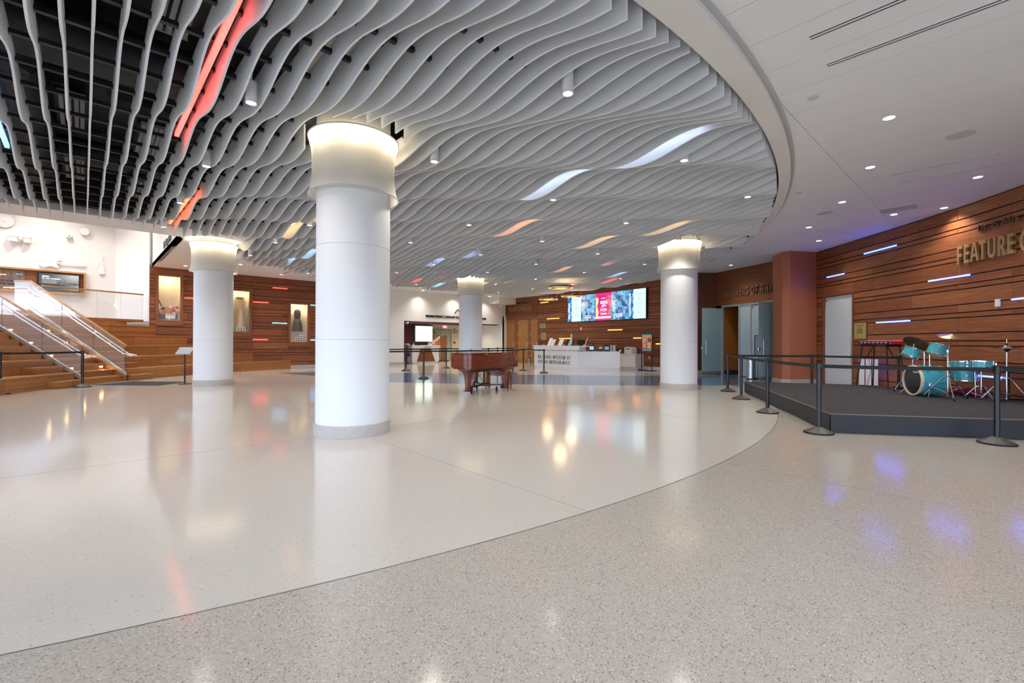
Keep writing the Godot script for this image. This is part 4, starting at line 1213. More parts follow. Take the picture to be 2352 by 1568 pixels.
func build_leds() -> void:
	var bl := Color(0.16, 0.3, 1.0)
	var g := "blue light strips in the wood plank wall"
	led(FEATURE, 2.09, 3.21, 3.745, bl, 16, "blue LED strip in the wood planks, highest of the stage wall", g, "blue")
	led(FEATURE, 0.54, 1.3, 3.32, bl, 16, "short blue LED strip above the frosted door by the pillar", g, "blue")
	led(FEATURE, 4.14, 5.17, 2.72, bl, 16, "blue LED strip just under the large tan letters", g, "blue")
	led(FEATURE, 2.54, 3.63, 1.84, bl, 16, "blue LED strip above the red keyboard", g, "blue")
	led(FEATURE, 6.08, 7.2, 2.12, bl, 16, "blue LED strip beside the small white wall box", g, "blue")
	led(FEATURE, 1.95, 2.96, 0.64, bl, 16, "low blue LED strip behind the keyboard stand legs", g, "blue")
	led(FEATURE, 5.1, 6.0, 0.64, bl, 16, "low blue LED strip behind the hi-hat stand", g, "blue")
	var wc := Color(1.0, 0.62, 0.24)
	g = "amber light strips behind reception"
	led(RECEP, 0.29, 1.05, 3.745, wc, 7, "amber LED strip beside the theater header", g, "amber")
	led(RECEP, 0.93, 2.06, 2.72, wc, 7, "amber LED strip between the video screens and theater doors", g, "amber")
	led(RECEP, 2.07, 3.15, 1.52, wc, 7, "amber LED strip just above the tall desk counter", g, "amber")
	led(RECEP, 5.93, 6.9, 1.945, wc, 7, "amber LED strip below the white end of the video screens", g, "amber")
	led(RECEP, 7.62, 8.2, 1.52, wc, 7, "amber LED strip beside the poster stand", g, "amber")
	led(RECEP, 8.94, 9.6, 1.24, wc, 7, "lowest amber LED strip beside the round column", g, "amber")
	var rd := Color(1.0, 0.12, 0.09)
	var cy := Color(0.2, 0.75, 1.0)
	g = "colored light strips in the display wall"
	led(LEFTWOOD, 4.46, 5.1, 3.745, rd, 7, "red LED strip highest in the display wall", g, "red")
	led(LEFTWOOD, 3.65, 4.28, 3.04, rd, 7, "red LED strip upper right beside the cream costume case", g, "red")
	led(LEFTWOOD, 3.65, 4.27, 1.35, rd, 7, "lowest red LED strip under the cream costume case side", g, "red")
	led(LEFTWOOD, 1.13, 1.75, 3.04, rd, 7, "red LED strip beside the guitar display case", g, "red")
	led(LEFTWOOD, 4.45, 5.09, 2.12, cy, 7, "cyan LED strip between the two costume cases", g, "cyan")
	led(LEFTWOOD, 6.15, 6.78, 3.04, cy, 7, "upper cyan LED strip beside the black costume case", g, "cyan")
	led(LEFTWOOD, 6.15, 6.78, 1.35, cy, 7, "lower cyan LED strip beside the black costume case", g, "cyan")
const TC := Vector2(11.37, 9.24)
const TR := 14.36
func arc_poly(r0: float, r1: float, t0: float, t1: float, n: int) -> PackedVector2Array:
	var p := PackedVector2Array()
	for i in n + 1: p.append(TC + Vector2.from_angle(lerpf(t0, t1, float(i) / n)) * r0)
	for i in n + 1: p.append(TC + Vector2.from_angle(lerpf(t1, t0, float(i) / n)) * r1)
	return p
func t_wall(r: float) -> float:      # angle at which a circle of radius r meets the display wall
	var dy := 22.97 - TC.y
	if r <= dy: return PI / 2
	return PI - asin(dy / r)
func radial(t: float, r: float) -> Vector2:
	return TC + Vector2.from_angle(t) * r
func build_left() -> void:
	var bl := thing("tiered_seating", "wide curved tiers of honey oak seating steps rising to a landing", "seating", V(1, 20, 0))
	var tS1 := (Vector2(-0.04, 17.8) - TC).angle()
	var tS2 := (Vector2(1.08, 18.9) - TC).angle()
	var tEnd := deg_to_rad(161.0)
	var gap0 := tS2
	var gap1 := tS1
	for k in 5:
		var r0 := TR + 0.55 * k
		var h1 := 0.37 * (k + 1)
		var tw := t_wall(r0)
		for side in [[tw, gap0 - 0.006], [gap1 + 0.006, tEnd]]:
			var t0: float = side[0]
			var t1: float = side[1]
			if t1 - t0 < 0.01: continue
			# riser in board lengths
			var n := maxi(1, int(round((t1 - t0) * r0 / 2.4)))
			for j in n:
				var m := MB.new()
				m.us = 0.5; m.vs = 1.6
				m.uo = Vector2(rng.randf(), rng.randf())
				m.plan(arc_poly(r0 + 0.012, r0 + 0.05, lerpf(t0, t1, float(j) / n) + 0.0002, lerpf(t0, t1, float(j + 1) / n) - 0.0002, 6), 0.37 * k + 0.001, h1 - 0.028)
				partw(bl, "riser_board", m, wood_mat("bleacher", (j + k) % 3))
			var m2 := MB.new()
			m2.plan(arc_poly(r0 + 0.05, r0 + 0.62 if k < 4 else r0 + 0.6, t0, t1, 20), 0.0, h1 - 0.028, 0.6)
			partw(bl, "tier_body", m2, wood_mat("bleacher", 1))
			m2 = MB.new()
			m2.plan(arc_poly(r0 - 0.012, r0 + 0.6, t0, t1, 24), h1 - 0.028, h1, 0.5)
			partw(bl, "tread", m2, wood_mat("nosing"))
	var rl := TR + 0.55 * 5 - 0.03
	var m := MB.new()
	m.plan(arc_poly(rl, rl + 0.05, t_wall(rl), tEnd, 24), 1.85, 2.0); partw(bl, "riser_board", m, wood_mat("bleacher", 2))
	m = MB.new()
	var land := PackedVector2Array()
	for i in 25: land.append(TC + Vector2.from_angle(lerpf(t_wall(rl), tEnd, i / 24.0)) * (rl - 0.012))
	for p in [Vector2(-7.8, 24.4), Vector2(0.93, 24.4), Vector2(1.9, 23.0)]: land.append(p)
	m.plan(land, 2.0, 2.03, 0.5); partw(bl, "landing", m, wood_mat("bleacher", 0))
	# stair flight between the stringers: 11 steps
	for i in 10:
		var r0 := TR - 0.05 + 0.275 * i
		var h1 := 0.1845 * (i + 1)
		m = MB.new(); m.us = 0.5; m.vs = 1.6; m.uo = Vector2(rng.randf(), rng.randf())
		m.plan(arc_poly(r0 + 0.012, r0 + 0.3, gap0 + 0.004, gap1 - 0.004, 6), maxf(0.0, h1 - 0.37), h1 - 0.026); partw(bl, "step_riser", m, wood_mat("bleacher", i % 3))
		m = MB.new(); m.plan(arc_poly(r0 - 0.01, r0 + 0.3, gap0 + 0.004, gap1 - 0.004, 6), h1 - 0.026, h1, 0.5); partw(bl, "step_tread", m, wood_mat("nosing"))
	# half-height step blocks in the side aisles
	for k in 5:
		var r0 := TR + 0.55 * k
		for sd in [[gap0 - 0.062, gap0 - 0.008], [gap1 + 0.008, gap1 + 0.07]]:
			m = MB.new(); m.us = 0.5; m.vs = 1.6; m.uo = Vector2(rng.randf(), rng.randf())
			m.plan(arc_poly(r0 - 0.27, r0 + 0.01, sd[0], sd[1], 4), 0.37 * k + 0.001, 0.37 * k + 0.16); partw(bl, "aisle_step", m, wood_mat("bleacher", k % 3))
			m = MB.new(); m.plan(arc_poly(r0 - 0.28, r0 + 0.01, sd[0] - 0.0006, sd[1] + 0.0006, 4), 0.37 * k + 0.16, 0.37 * k + 0.184, 0.5); partw(bl, "aisle_tread", m, wood_mat("nosing"))
	# step lights
	for i in [2, 4, 6, 8]:
		for tt in [gap1 - 0.03, gap0 + 0.012]:
			var p := radial(tt, TR - 0.05 + 0.275 * i + 0.005)
			var o := thing("step_light", "tiny glowing step light in an oak stair riser", "light", V(p.x, p.y, 0.1845 * i + 0.09), "step lights in the stair risers")
			m = MB.new(); m.box(Vector3.ZERO, Vector3(0.075, 0.04, 0.075), 0, 0.008); part(o, "lens", m, glow("step_lens", Color(1.0, 0.88, 0.62), 8.0))
			m = MB.new(); m.box(Vector3(0, 0.028, 0), Vector3(0.1, 0.012, 0.1), 0, 0.003); part(o, "hood", m, pm("steel", c8(196, 198, 200), 0.3, 0.9))
			var dn := (TC - p).normalized()
			spot(o, V(p.x + dn.x * 0.06, p.y + dn.y * 0.06, 0.1845 * i + 0.08), V(dn.x, dn.y, -0.9), 0.12, 60, Color(1.0, 0.85, 0.6), 0.02)
	# two glazed balustrades
	var gl := glass("balustrade", Color(0.86, 0.95, 0.95, 0.1))
	var wm := pm("rail_white", c8(228, 226, 232), 0.3, 0.3)
	for e in [[tS1, "glass stair balustrade with oak cap behind the belt stanchion"], [tS2, "glass stair balustrade with oak cap next to the wide oak tiers"]]:
		var t: float = e[0]
		var n2 := Vector2.from_angle(t)
		var nd := V(n2.x, n2.y, 0)
		var sd := V(-n2.y, n2.x, 0)
		var p0 := radial(t, TR - 0.12)
		var o := thing("stair_balustrade", e[1], "balustrade", V(p0.x, p0.y, 0), "stair balustrades")
		var run := 3.05
		var rise := 2.03
		var f0 := V(p0.x, p0.y, 0.0)
		var dirv := (nd * run + Vector3.UP * rise).normalized()
		var LL := sqrt(run * run + rise * rise)
		var up := nd.cross(sd)
		# stringer
		var pf := PackedVector2Array([Vector2(0, 0), Vector2(0.02, 0.17), Vector2(run, rise + 0.2), Vector2(run + 0.5, rise + 0.2), Vector2(run + 0.5, rise - 0.1), Vector2(0.55, 0)])
		m = MB.new(); m.slab(pf, f0 - sd * 0.04, nd, Vector3.UP, sd * 0.08, 0.5); partw(o, "stringer", m, wood_mat("bleacher", 0))
		m = MB.new(); m.slab(PackedVector2Array([Vector2(0, 0.165), Vector2(0, 0.19), Vector2(run, rise + 0.225), Vector2(run, rise + 0.195)]), f0 - sd * 0.05, nd, Vector3.UP, sd * 0.1, 0.5); partw(o, "stringer_cap", m, wood_mat("nosing"))
		m = MB.new(); m.slab(PackedVector2Array([Vector2(0.0, 0.185), Vector2(0.0, 0.27), Vector2(run, rise + 0.31), Vector2(run, rise + 0.22)]), f0 - sd * 0.03, nd, Vector3.UP, sd * 0.06); partw(o, "shoe", m, pm("shoe_alu", c8(206, 208, 212), 0.3, 0.6))
		for q in 3:
			var x0 := 0.03 + q * (run - 0.03) / 3.0
			var x1 := 0.03 + (q + 1) * (run - 0.03) / 3.0 - 0.012
			var y0 := x0 / run * rise + 0.26
			var y1 := x1 / run * rise + 0.26
			m = MB.new(); m.slab(PackedVector2Array([Vector2(x0, y0), Vector2(x0, y0 + 0.83), Vector2(x1, y1 + 0.83), Vector2(x1, y1)]), f0 - sd * 0.006, nd, Vector3.UP, sd * 0.012); partw(o, "pane", m, gl)
			m = MB.new(); m.slab(PackedVector2Array([Vector2(x0 - 0.004, y0), Vector2(x0 - 0.004, y0 + 0.83), Vector2(x0, y0 + 0.83), Vector2(x0, y0)]), f0 - sd * 0.007, nd, Vector3.UP, sd * 0.014); partw(o, "pane_edge", m, pm("glass_edge", c8(70, 96, 96), 0.2))
		m = MB.new(); m.slab(PackedVector2Array([Vector2(run, rise + 0.26), Vector2(run, rise + 1.09), Vector2(run + 0.5, rise + 1.09), Vector2(run + 0.5, rise + 0.26)]), f0 - sd * 0.006, nd, Vector3.UP, sd * 0.012); partw(o, "pane", m, gl)
		m = MB.new(); m.us = 0.5
		m.slab(PackedVector2Array([Vector2(-0.02, 1.07), Vector2(-0.02, 1.125), Vector2(run, rise + 1.14), Vector2(run + 0.5, rise + 1.14), Vector2(run + 0.5, rise + 1.085), Vector2(run, rise + 1.085)]), f0 - sd * 0.03, nd, Vector3.UP, sd * 0.06, 0.5); partw(o, "cap_rail", m, wood_mat("nosing"))
		for s in [-1.0, 1.0]:
			m = MB.new(); m.us = 0.5
			var q0: Vector3 = f0 + sd * (0.09 * s)
			m.tube([q0 + nd * -0.28 + Vector3.UP * 0.8, q0 + Vector3.UP * 0.86, q0 + nd * run + Vector3.UP * (rise + 0.9), q0 + nd * (run + 0.75) + Vector3.UP * (rise + 0.9)], 0.02, 8); partw(o, "handrail", m, wm)
			for x in [0.2, 0.85, 1.5, 2.15, 2.8]:
				m = MB.new(); m.tube([q0 + nd * x + Vector3.UP * (x / run * rise + 0.85), q0 + nd * x + Vector3.UP * (x / run * rise + 0.79), f0 + nd * x + Vector3.UP * (x / run * rise + 0.79)], 0.009, 6); partw(o, "rail_bracket", m, pm("steel", c8(196, 198, 200), 0.3, 0.9))
	# landing guard
	var lg := thing("landing_balustrade", "glass guard rail with oak cap along the upper landing", "balustrade", V(0.4, 22.7, 2.03))
	var gp := [Vector2(-1.02, 21.75), Vector2(1.72, 23.15)]
	var toward := Vector2(5, 6)
	for q in 4:
		m = MB.new(); along(m, gp, q * 0.77 + 0.006, q * 0.77 + 0.762, 2.08, 3.08, -0.006, 0.006, toward); partw(lg, "pane", m, gl)
		m = MB.new(); along(m, gp, q * 0.77 - 0.003, q * 0.77 + 0.003, 2.08, 3.08, -0.007, 0.007, toward); partw(lg, "pane_edge", m, pm("glass_edge2", c8(170, 186, 188), 0.2))
	m = MB.new(); along(m, gp, 0, 3.075, 3.06, 3.11, -0.03, 0.03, toward); partw(lg, "cap_rail", m, wood_mat("nosing"))
	m = MB.new(); along(m, gp, 0, 3.075, 2.03, 2.1, -0.03, 0.03, toward); partw(lg, "shoe", m, wood_mat("bleacher", 1))
	# framed panel with screen on the atrium wall
	var fr := thing("wall_frame", "long oak frame holding a donor panel on the tall white wall", "wall panel", V(-1.1, 24.48, 3.45))
	m = MB.new(); m.lohi(V(-3.2, 24.47, 3.02), V(0.06, 24.5, 3.9)); partw(fr, "back_panel", m, wood_mat("frame"))
	for r in [[-3.2, 0.06, 3.84, 3.9], [-3.2, 0.06, 3.02, 3.1], [0.0, 0.06, 3.1, 3.84]]:
		m = MB.new(); m.lohi(V(r[0], 24.36, r[2]), V(r[1], 24.47, r[3])); partw(fr, "frame_bar", m, wood_mat("nosing"))
	m = MB.new(); m.lohi(V(-3.2, 24.44, 3.1), V(-1.58, 24.47, 3.82)); partw(fr, "donor_panel", m, pm("taupe", c8(126, 108, 94), 0.5), "taupe donor panel")
	var fc := [c8(200, 60, 80), c8(226, 92, 84), c8(232, 204, 150), c8(86, 106, 150), c8(120, 184, 184)]
	for i in 5:
		m = MB.new(); m.lohi(V(-2.52 + i * 0.2, 24.432, 3.5), V(-2.51 + i * 0.2, 24.44, 3.76)); partw(fr, "fader_line", m, pm("groove_black", c8(16, 13, 12), 0.8))
		var fy: float = [3.55, 3.7, 3.62, 3.53, 3.67][i]
		m = MB.new(); m.lohi(V(-2.6 + i * 0.2, 24.425, fy - 0.025), V(-2.43 + i * 0.2, 24.44, fy + 0.025)); partw(fr, "fader_knob", m, pm("fader%d" % i, fc[i], 0.5))
	lettering(fr, "lettering", "NATIONAL MUSEUM OF", V(-3.15, 24.438, 3.38), Vector3(1, 0, 0), Vector3(0, 0, 1), 1.5, 0.07, 0.006, pm("letter_dk2", c8(40, 34, 30), 0.6))
	lettering(fr, "lettering", "AFRICAN AMERICAN MUSIC", V(-3.15, 24.438, 3.27), Vector3(1, 0, 0), Vector3(0, 0, 1), 1.5, 0.07, 0.006, pm("letter_dk2", c8(40, 34, 30), 0.6))
	var tv := thing("wall_screen", "black framed screen with a grey skyline picture inside the oak frame", "screen", V(-0.7, 24.4, 3.45))
	m = MB.new(); m.lohi(V(-1.26, 24.37, 3.12), V(-0.1, 24.44, 3.8), 0, 0.006); partw(tv, "bezel", m, pm("black_plastic", c8(22, 23, 26), 0.4))
	m = MB.new(); m.quad(V(-1.21, 24.366, 3.17), V(-0.14, 24.366, 3.17), V(-0.14, 24.366, 3.76), V(-1.21, 24.366, 3.76), Vector3(0, 0, 1), Vector2(0, 1), Vector2(1, 1), Vector2(1, 0), Vector2(0, 0))
	partw(tv, "display", m, screen_mat("tv_skyline", 0.9))
	lettering(tv, "lettering", "The Frist Foundation", V(-1.14, 24.364, 3.56), Vector3(1, 0, 0), Vector3(0, 0, 1), 0.5, 0.05, 0.002, glow("text_white", Color(1, 1, 1), 1.0))
	# plaster instruments on the atrium wall
	var wi := pm("plaster_white", c8(240, 240, 238), 0.6)
	var o := thing("white_bass_guitar", "white painted electric bass mounted sideways on the white wall", "guitar", V(-0.65, 24.47, 4.18))
	var body := PackedVector2Array()
	for p in [Vector2(-0.56, 0.0), Vector2(-0.54, 0.12), Vector2(-0.44, 0.18), Vector2(-0.3, 0.14), Vector2(-0.2, 0.14), Vector2(-0.06, 0.19), Vector2(0.02, 0.16), Vector2(0.0, 0.1), Vector2(-0.1, 0.07), Vector2(-0.1, -0.04), Vector2(-0.03, -0.13), Vector2(-0.06, -0.17), Vector2(-0.16, -0.15), Vector2(-0.28, -0.12), Vector2(-0.42, -0.18), Vector2(-0.54, -0.13)]: body.append(p)
	m = MB.new(); m.slab(body, Vector3(0, 0, -0.03), Vector3(1, 0, 0), Vector3(0, 1, 0), Vector3(0, 0, 0.07), 1.0, true); part(o, "guitar_body", m, wi)
	m = MB.new(); m.box(Vector3(0.2, 0.02, 0.035), Vector3(0.62, 0.045, 0.03), 0, 0.006); part(o, "neck", m, wi)
	m = MB.new(); m.slab(PackedVector2Array([Vector2(0.5, -0.01), Vector2(0.52, 0.06), Vector2(0.7, 0.06), Vector2(0.72, 0.0), Vector2(0.66, -0.03)]), Vector3(0, 0, 0.02), Vector3(1, 0, 0), Vector3(0, 1, 0), Vector3(0, 0, 0.03)); part(o, "headstock", m, wi)
	for i in 4:
		m = MB.new(); m.cyl(Vector3(0.54 + i * 0.045, 0.05, 0.035), Vector3(0.54 + i * 0.045, 0.11, 0.035), 0.012, 6); part(o, "tuning_peg", m, wi)
	o = thing("white_violin", "white painted violin mounted upright on the white wall", "violin", V(0.52, 24.46, 4.08))
	body = PackedVector2Array()
	for p in [Vector2(0, -0.18), Vector2(0.08, -0.17), Vector2(0.105, -0.1), Vector2(0.06, -0.02), Vector2(0.08, 0.06), Vector2(0.04, 0.13), Vector2(0, 0.14), Vector2(-0.04, 0.13), Vector2(-0.08, 0.06), Vector2(-0.06, -0.02), Vector2(-0.105, -0.1), Vector2(-0.08, -0.17)]: body.append(p)
	m = MB.new(); m.slab(body, Vector3(0, 0, -0.03), Vector3(1, 0, 0), Vector3(0, 1, 0), Vector3(0, 0, 0.06), 1.0, true); part(o, "violin_body", m, wi)
	m = MB.new(); m.box(Vector3(0, 0.22, 0.03), Vector3(0.03, 0.3, 0.03), 1, 0.006); m.box(Vector3(0, 0.4, 0.03), Vector3(0.05, 0.07, 0.03), 1, 0.012); part(o, "neck", m, wi)
	m = MB.new(); m.box(Vector3(0, -0.03, 0.04), Vector3(0.05, 0.012, 0.03)); m.box(Vector3(0, -0.11, 0.035), Vector3(0.03, 0.1, 0.01)); part(o, "bridge", m, wi)
	o = thing("white_violin_bow", "thin white bow mounted diagonally beside the white violin", "violin bow", V(0.42, 24.47, 4.35))
	m = MB.new(); m.cyl(Vector3(-0.1, -0.24, 0), Vector3(0.14, 0.28, 0), 0.008, 6); part(o, "stick", m, wi)
	m = MB.new(); m.cyl(Vector3(-0.085, -0.245, 0.01), Vector3(0.155, 0.275, 0.01), 0.004, 6); part(o, "hair", m, wi)
	o = thing("white_bongo_drums", "pair of white bongos fixed high on the white wall", "drum", V(-1.69, 24.4, 4.93))
	for x in [[-0.17, 0.13], [0.17, 0.11]]:
		m = MB.new(); m.lathe([Vector2(0, 0.1), Vector2(x[1] + 0.012, 0.1), Vector2(x[1] + 0.012, 0.075), Vector2(x[1], 0.075), Vector2(x[1] * 0.85, -0.1), Vector2(0, -0.1)], 24, Vector3(x[0], 0, 0)); part(o, "drum_shell", m, wi)
	m = MB.new(); m.box(Vector3(0, 0.02, 0), Vector3(0.14, 0.06, 0.06), 0, 0.01); part(o, "center_block", m, wi)
	var yz := Basis(Vector3(1, 0, 0), PI / 2)
	for d in [[-2.09, 5.55, 0.24, "larger white cymbal disc fixed high on the white wall"], [-2.42, 5.32, 0.2, "partly hidden white cymbal disc overlapping a larger one"]]:
		o = thing("white_cymbal", d[3], "cymbal", V(d[0], 24.44, d[1]), "white cymbals on the white wall", yz)
		m = MB.new(); m.lathe([Vector2(0, 0.06), Vector2(0.04, 0.055), Vector2(0.07, 0.03), Vector2(d[2], 0.0), Vector2(d[2], -0.008), Vector2(0, -0.008)], 36); part(o, "disc", m, wi)
		m = MB.new(); m.cyl(Vector3(0, 0.05, 0), Vector3(0, 0.08, 0), 0.012, 8); part(o, "center_nut", m, wi)
	o = thing("white_tambourine", "smooth white round drum head fixed on the white wall", "drum", V(0.02, 24.42, 5.5), "", yz)
	m = MB.new(); m.lathe([Vector2(0, 0.05), Vector2(0.13, 0.05), Vector2(0.14, 0.04), Vector2(0.14, -0.05), Vector2(0, -0.05)], 32); part(o, "drum_shell", m, wi)
	o = thing("security_camera", "small white box camera on the tall white wall", "camera", V(-0.42, 24.42, 5.25))
	m = MB.new(); m.box(Vector3.ZERO, Vector3(0.16, 0.11, 0.12), 0, 0.015); part(o, "housing", m, wi)
	m = MB.new(); m.cyl(Vector3(0.01, 0.01, 0.06), Vector3(0.01, 0.01, 0.066), 0.022, 12); part(o, "lens", m, pm("black_plastic", c8(22, 23, 26), 0.4))
	# display cases
	build_cases()
	# floor mat and lectern sign
	o = thing("floor_mat", "dark grey ribbed floor mat in front of the oak stairs", "mat", V(1.3, 17.4, 0))
	m = MB.new(); m.plan(PackedVector2Array([Vector2(0.2, 17.75), Vector2(1.55, 16.4), Vector2(2.35, 17.25), Vector2(1.15, 18.5)]), 0.0005, 0.012); partw(o, "mat_body", m, pm("mat_grey", c8(92, 96, 96), 0.9))
	for i in 14:
		var s := i / 14.0 + 0.03
		m = MB.new()
		var pa := Vector2(0.2, 17.75).lerp(Vector2(1.15, 18.5), s)
		var pb := Vector2(1.55, 16.4).lerp(Vector2(2.35, 17.25), s)
		var hd := (pb - pa) / 2 * 0.96
		var hc := (pa + pb) / 2
		m.obox(V(hc.x, hc.y, 0.013), V(hd.x, hd.y, 0), Vector3(0, 0.003, 0), V(hd.y, -hd.x, 0).normalized() * 0.014); partw(o, "mat_rib", m, pm("mat_rib", c8(70, 74, 74), 0.95))
	o = thing("sign_lectern", "slanted grey sign panel on a thin black post beside a column", "sign", V(2.2, 16.55, 0))
	m = MB.new(); m.lathe([Vector2(0, 0), Vector2(0.17, 0), Vector2(0.17, 0.012), Vector2(0.03, 0.022), Vector2(0, 0.022)], 28); part(o, "base", m, pm("black_metal", c8(28, 30, 33), 0.4, 0.4))
	m = MB.new(); m.cyl(Vector3(0, 0.02, 0), Vector3(0, 0.93, 0), 0.02, 10); part(o, "post", m, pm("black_metal", c8(28, 30, 33), 0.4, 0.4))
	var rt := W2(1, 0)
	var fw := W2(0, 1)
	m = MB.new(); m.obox(Vector3(0, 0.98, 0), V(rt.x, rt.y, 0) * 0.22, (V(fw.x, fw.y, 0) * 0.1 + Vector3(0, 0.1, 0)), (V(fw.x, fw.y, 0) * -0.7 + Vector3(0, 0.7, 0)) * 0.01, 0, 0.003); part(o, "sign_panel", m, pm("sign_grey", c8(150, 158, 160), 0.25))
func screen_mat(key: String, e: float) -> StandardMaterial3D:
	var k := "scr_" + key
	if mat_cache.has(k): return mat_cache[k]
	var m := StandardMaterial3D.new()
	m.albedo_color = Color(0.03, 0.03, 0.03)
	m.roughness = 0.15
	m.emission_enabled = true
	m.emission_texture = tex[key]
	m.emission = Color(0, 0, 0)
	m.emission_operator = BaseMaterial3D.EMISSION_OP_ADD
	m.emission_energy_multiplier = e
	mat_cache[k] = m
	return m
func build_cases() -> void:
	var paper := pm("case_paper", c8(226, 216, 196), 0.8)
	var frm := wood_mat("frame")
	var specs := [[2.08, 2.99, 1.9, 3.97, "oak framed lit display case holding an acoustic guitar"], [4.55, 5.5, 1.48, 3.58, "oak framed lit display case holding a cream costume"], [7.04, 8.01, 1.05, 3.14, "oak framed lit display case holding a black sequined dress"]]
	for i in 3:
		var s: Array = specs[i]
		var x0: float = s[0]
		var x1: float = s[1]
		var y0: float = s[2]
		var y1: float = s[3]
		var o := thing("display_case", s[4], "display case", V((x0 + x1) / 2, 23.0, y0), "lit display cases in the plank wall")
		var m := MB.new()
		m.lohi(V(x0, 22.93, y0), V(x1, 23.02, y0 + 0.2)); partw(o, "frame_rail", m, frm)
		m = MB.new(); m.lohi(V(x0, 22.93, y1 - 0.1), V(x1, 23.02, y1)); partw(o, "frame_rail", m, frm)
		for x in [x0, x1 - 0.1]:
			m = MB.new(); m.lohi(V(x, 22.93, y0 + 0.2), V(x + 0.1, 23.02, y1 - 0.1), 1); partw(o, "frame_stile", m, frm)
		m = MB.new()
		m.lohi(V(x0 + 0.05, 23.38, y0 + 0.1), V(x1 - 0.05, 23.4, y1 - 0.05)); partw(o, "back_print", m, paper, "cream backdrop printed with rows of text")
		m = MB.new(); m.lohi(V(x0 + 0.04, 23.02, y0 + 0.1), V(x0 + 0.06, 23.38, y1 - 0.05)); m.lohi(V(x1 - 0.06, 23.02, y0 + 0.1), V(x1 - 0.04, 23.38, y1 - 0.05)); m.lohi(V(x0 + 0.04, 23.02, y0 + 0.1), V(x1 - 0.04, 23.38, y0 + 0.15)); m.lohi(V(x0 + 0.04, 23.02, y1 - 0.06), V(x1 - 0.04, 23.38, y1 - 0.04)); partw(o, "liner", m, paper)
		m = MB.new()
		var y := y0 + 0.75
		while y < y1 - 0.16:
			m.lohi(V(x0 + 0.14, 23.377, y), V(x1 - 0.14 - 0.1 * rng.randf(), 23.38, y + 0.012)); y += 0.045
		partw(o, "printed_lines", m, pm("print_beige", c8(196, 184, 162), 0.8))
		m = MB.new(); m.lohi(V(x0 + 0.1, 22.985, y0 + 0.2), V(x1 - 0.1, 22.991, y1 - 0.1)); partw(o, "pane", m, glass("case_pane", Color(0.95, 0.97, 0.97, 0.04)))
		m = MB.new(); m.lohi(V(x0 + 0.14, 23.06, y1 - 0.085), V(x1 - 0.14, 23.1, y1 - 0.062)); partw(o, "light_tube", m, glow("case_tube", Color(1.0, 0.88, 0.66), 5.0))
		area(o, V((x0 + x1) / 2, 23.08, y1 - 0.09), V(0, 0.35, -1), Vector3(1, 0, 0), Vector2(0.04, x1 - x0 - 0.3), 1.1, Color(1.0, 0.88, 0.68))
		m = MB.new(); m.cyl(V((x0 + x1) / 2 + 0.15, 22.925, y1 - 0.08), V((x0 + x1) / 2 + 0.15, 22.93, y1 - 0.08), 0.018, 10); partw(o, "lock", m, pm("steel", c8(196, 198, 200), 0.3, 0.9))
	# case one: guitar, quilted cushion, cards
	var g := thing("acoustic_guitar", "honey colored acoustic guitar leaning in the lit display case", "guitar", V(2.38, 23.2, 2.5), "", Basis(Vector3(0, 0, 1), 0.42))
	var body := PackedVector2Array()
	for k in 40:
		var t := TAU * k / 40.0
		var r := 0.17 + 0.035 * cos(2.0 * t) - (0.03 * sin(t))
		body.append(Vector2(cos(t) * r * (1.0 - 0.18 * sin(t)), sin(t) * r * 1.25))
	var m2 := MB.new(); m2.slab(body, Vector3(0, 0, -0.05), Vector3(1, 0, 0), Vector3(0, 1, 0), Vector3(0, 0, 0.1), 1.0, true); part(g, "guitar_body", m2, pm("guitar_honey", c8(214, 150, 70), 0.25))
	m2 = MB.new(); m2.cyl(Vector3(0, 0.08, 0.048), Vector3(0, 0.08, 0.053), 0.05, 20); part(g, "sound_hole", m2, pm("black_plastic", c8(22, 23, 26), 0.4))
	m2 = MB.new(); m2.lathe([Vector2(0.05, 0.053), Vector2(0.065, 0.053)], 24, Vector3(0, 0.08, 0), Basis(Vector3(1, 0, 0), PI / 2)); part(g, "rosette", m2, pm("rosette", c8(90, 56, 34), 0.4))
	m2 = MB.new(); m2.box(Vector3(0, -0.06, 0.055), Vector3(0.13, 0.022, 0.012), 0, 0.004); part(g, "bridge", m2, pm("dark_brown", c8(58, 36, 24), 0.4))
	m2 = MB.new(); m2.box(Vector3(0, 0.42, 0.05), Vector3(0.045, 0.5, 0.025), 1, 0.005); part(g, "neck", m2, pm("dark_brown", c8(58, 36, 24), 0.4))
	m2 = MB.new(); m2.box(Vector3(0, 0.72, 0.045), Vector3(0.06, 0.12, 0.02), 1, 0.005); part(g, "headstock", m2, pm("dark_brown", c8(58, 36, 24), 0.4))
	g = thing("quilted_cushion", "red and white checked cushion inside the guitar display case", "cushion", V(2.7, 23.2, 2.52))
	for ix in 3:
		for iy in 3:
			m2 = MB.new(); m2.box(Vector3(-0.115 + ix * 0.115, -0.115 + iy * 0.115, 0), Vector3(0.115, 0.115, 0.13 - 0.03 * (absi(ix - 1) + absi(iy - 1))), 0, 0.03); part(g, "patch", m2, pm("quilt%d" % ((ix + iy * 2) % 3), [c8(206, 60, 50), c8(236, 216, 196), c8(226, 120, 80)][(ix + iy * 2) % 3], 0.9))
	g = thing("display_label", "white caption card on a dark stand in the guitar case", "card", V(2.52, 23.1, 2.15))
	m2 = MB.new(); m2.box(Vector3(-0.02, 0.1, 0.06), Vector3(0.62, 0.2, 0.05)); part(g, "stand", m2, pm("slate", c8(66, 72, 76), 0.6))
	m2 = MB.new(); m2.box(Vector3(0.05, 0.12, 0.095), Vector3(0.32, 0.19, 0.006)); part(g, "card", m2, pm("paper_white", c8(238, 238, 234), 0.7))
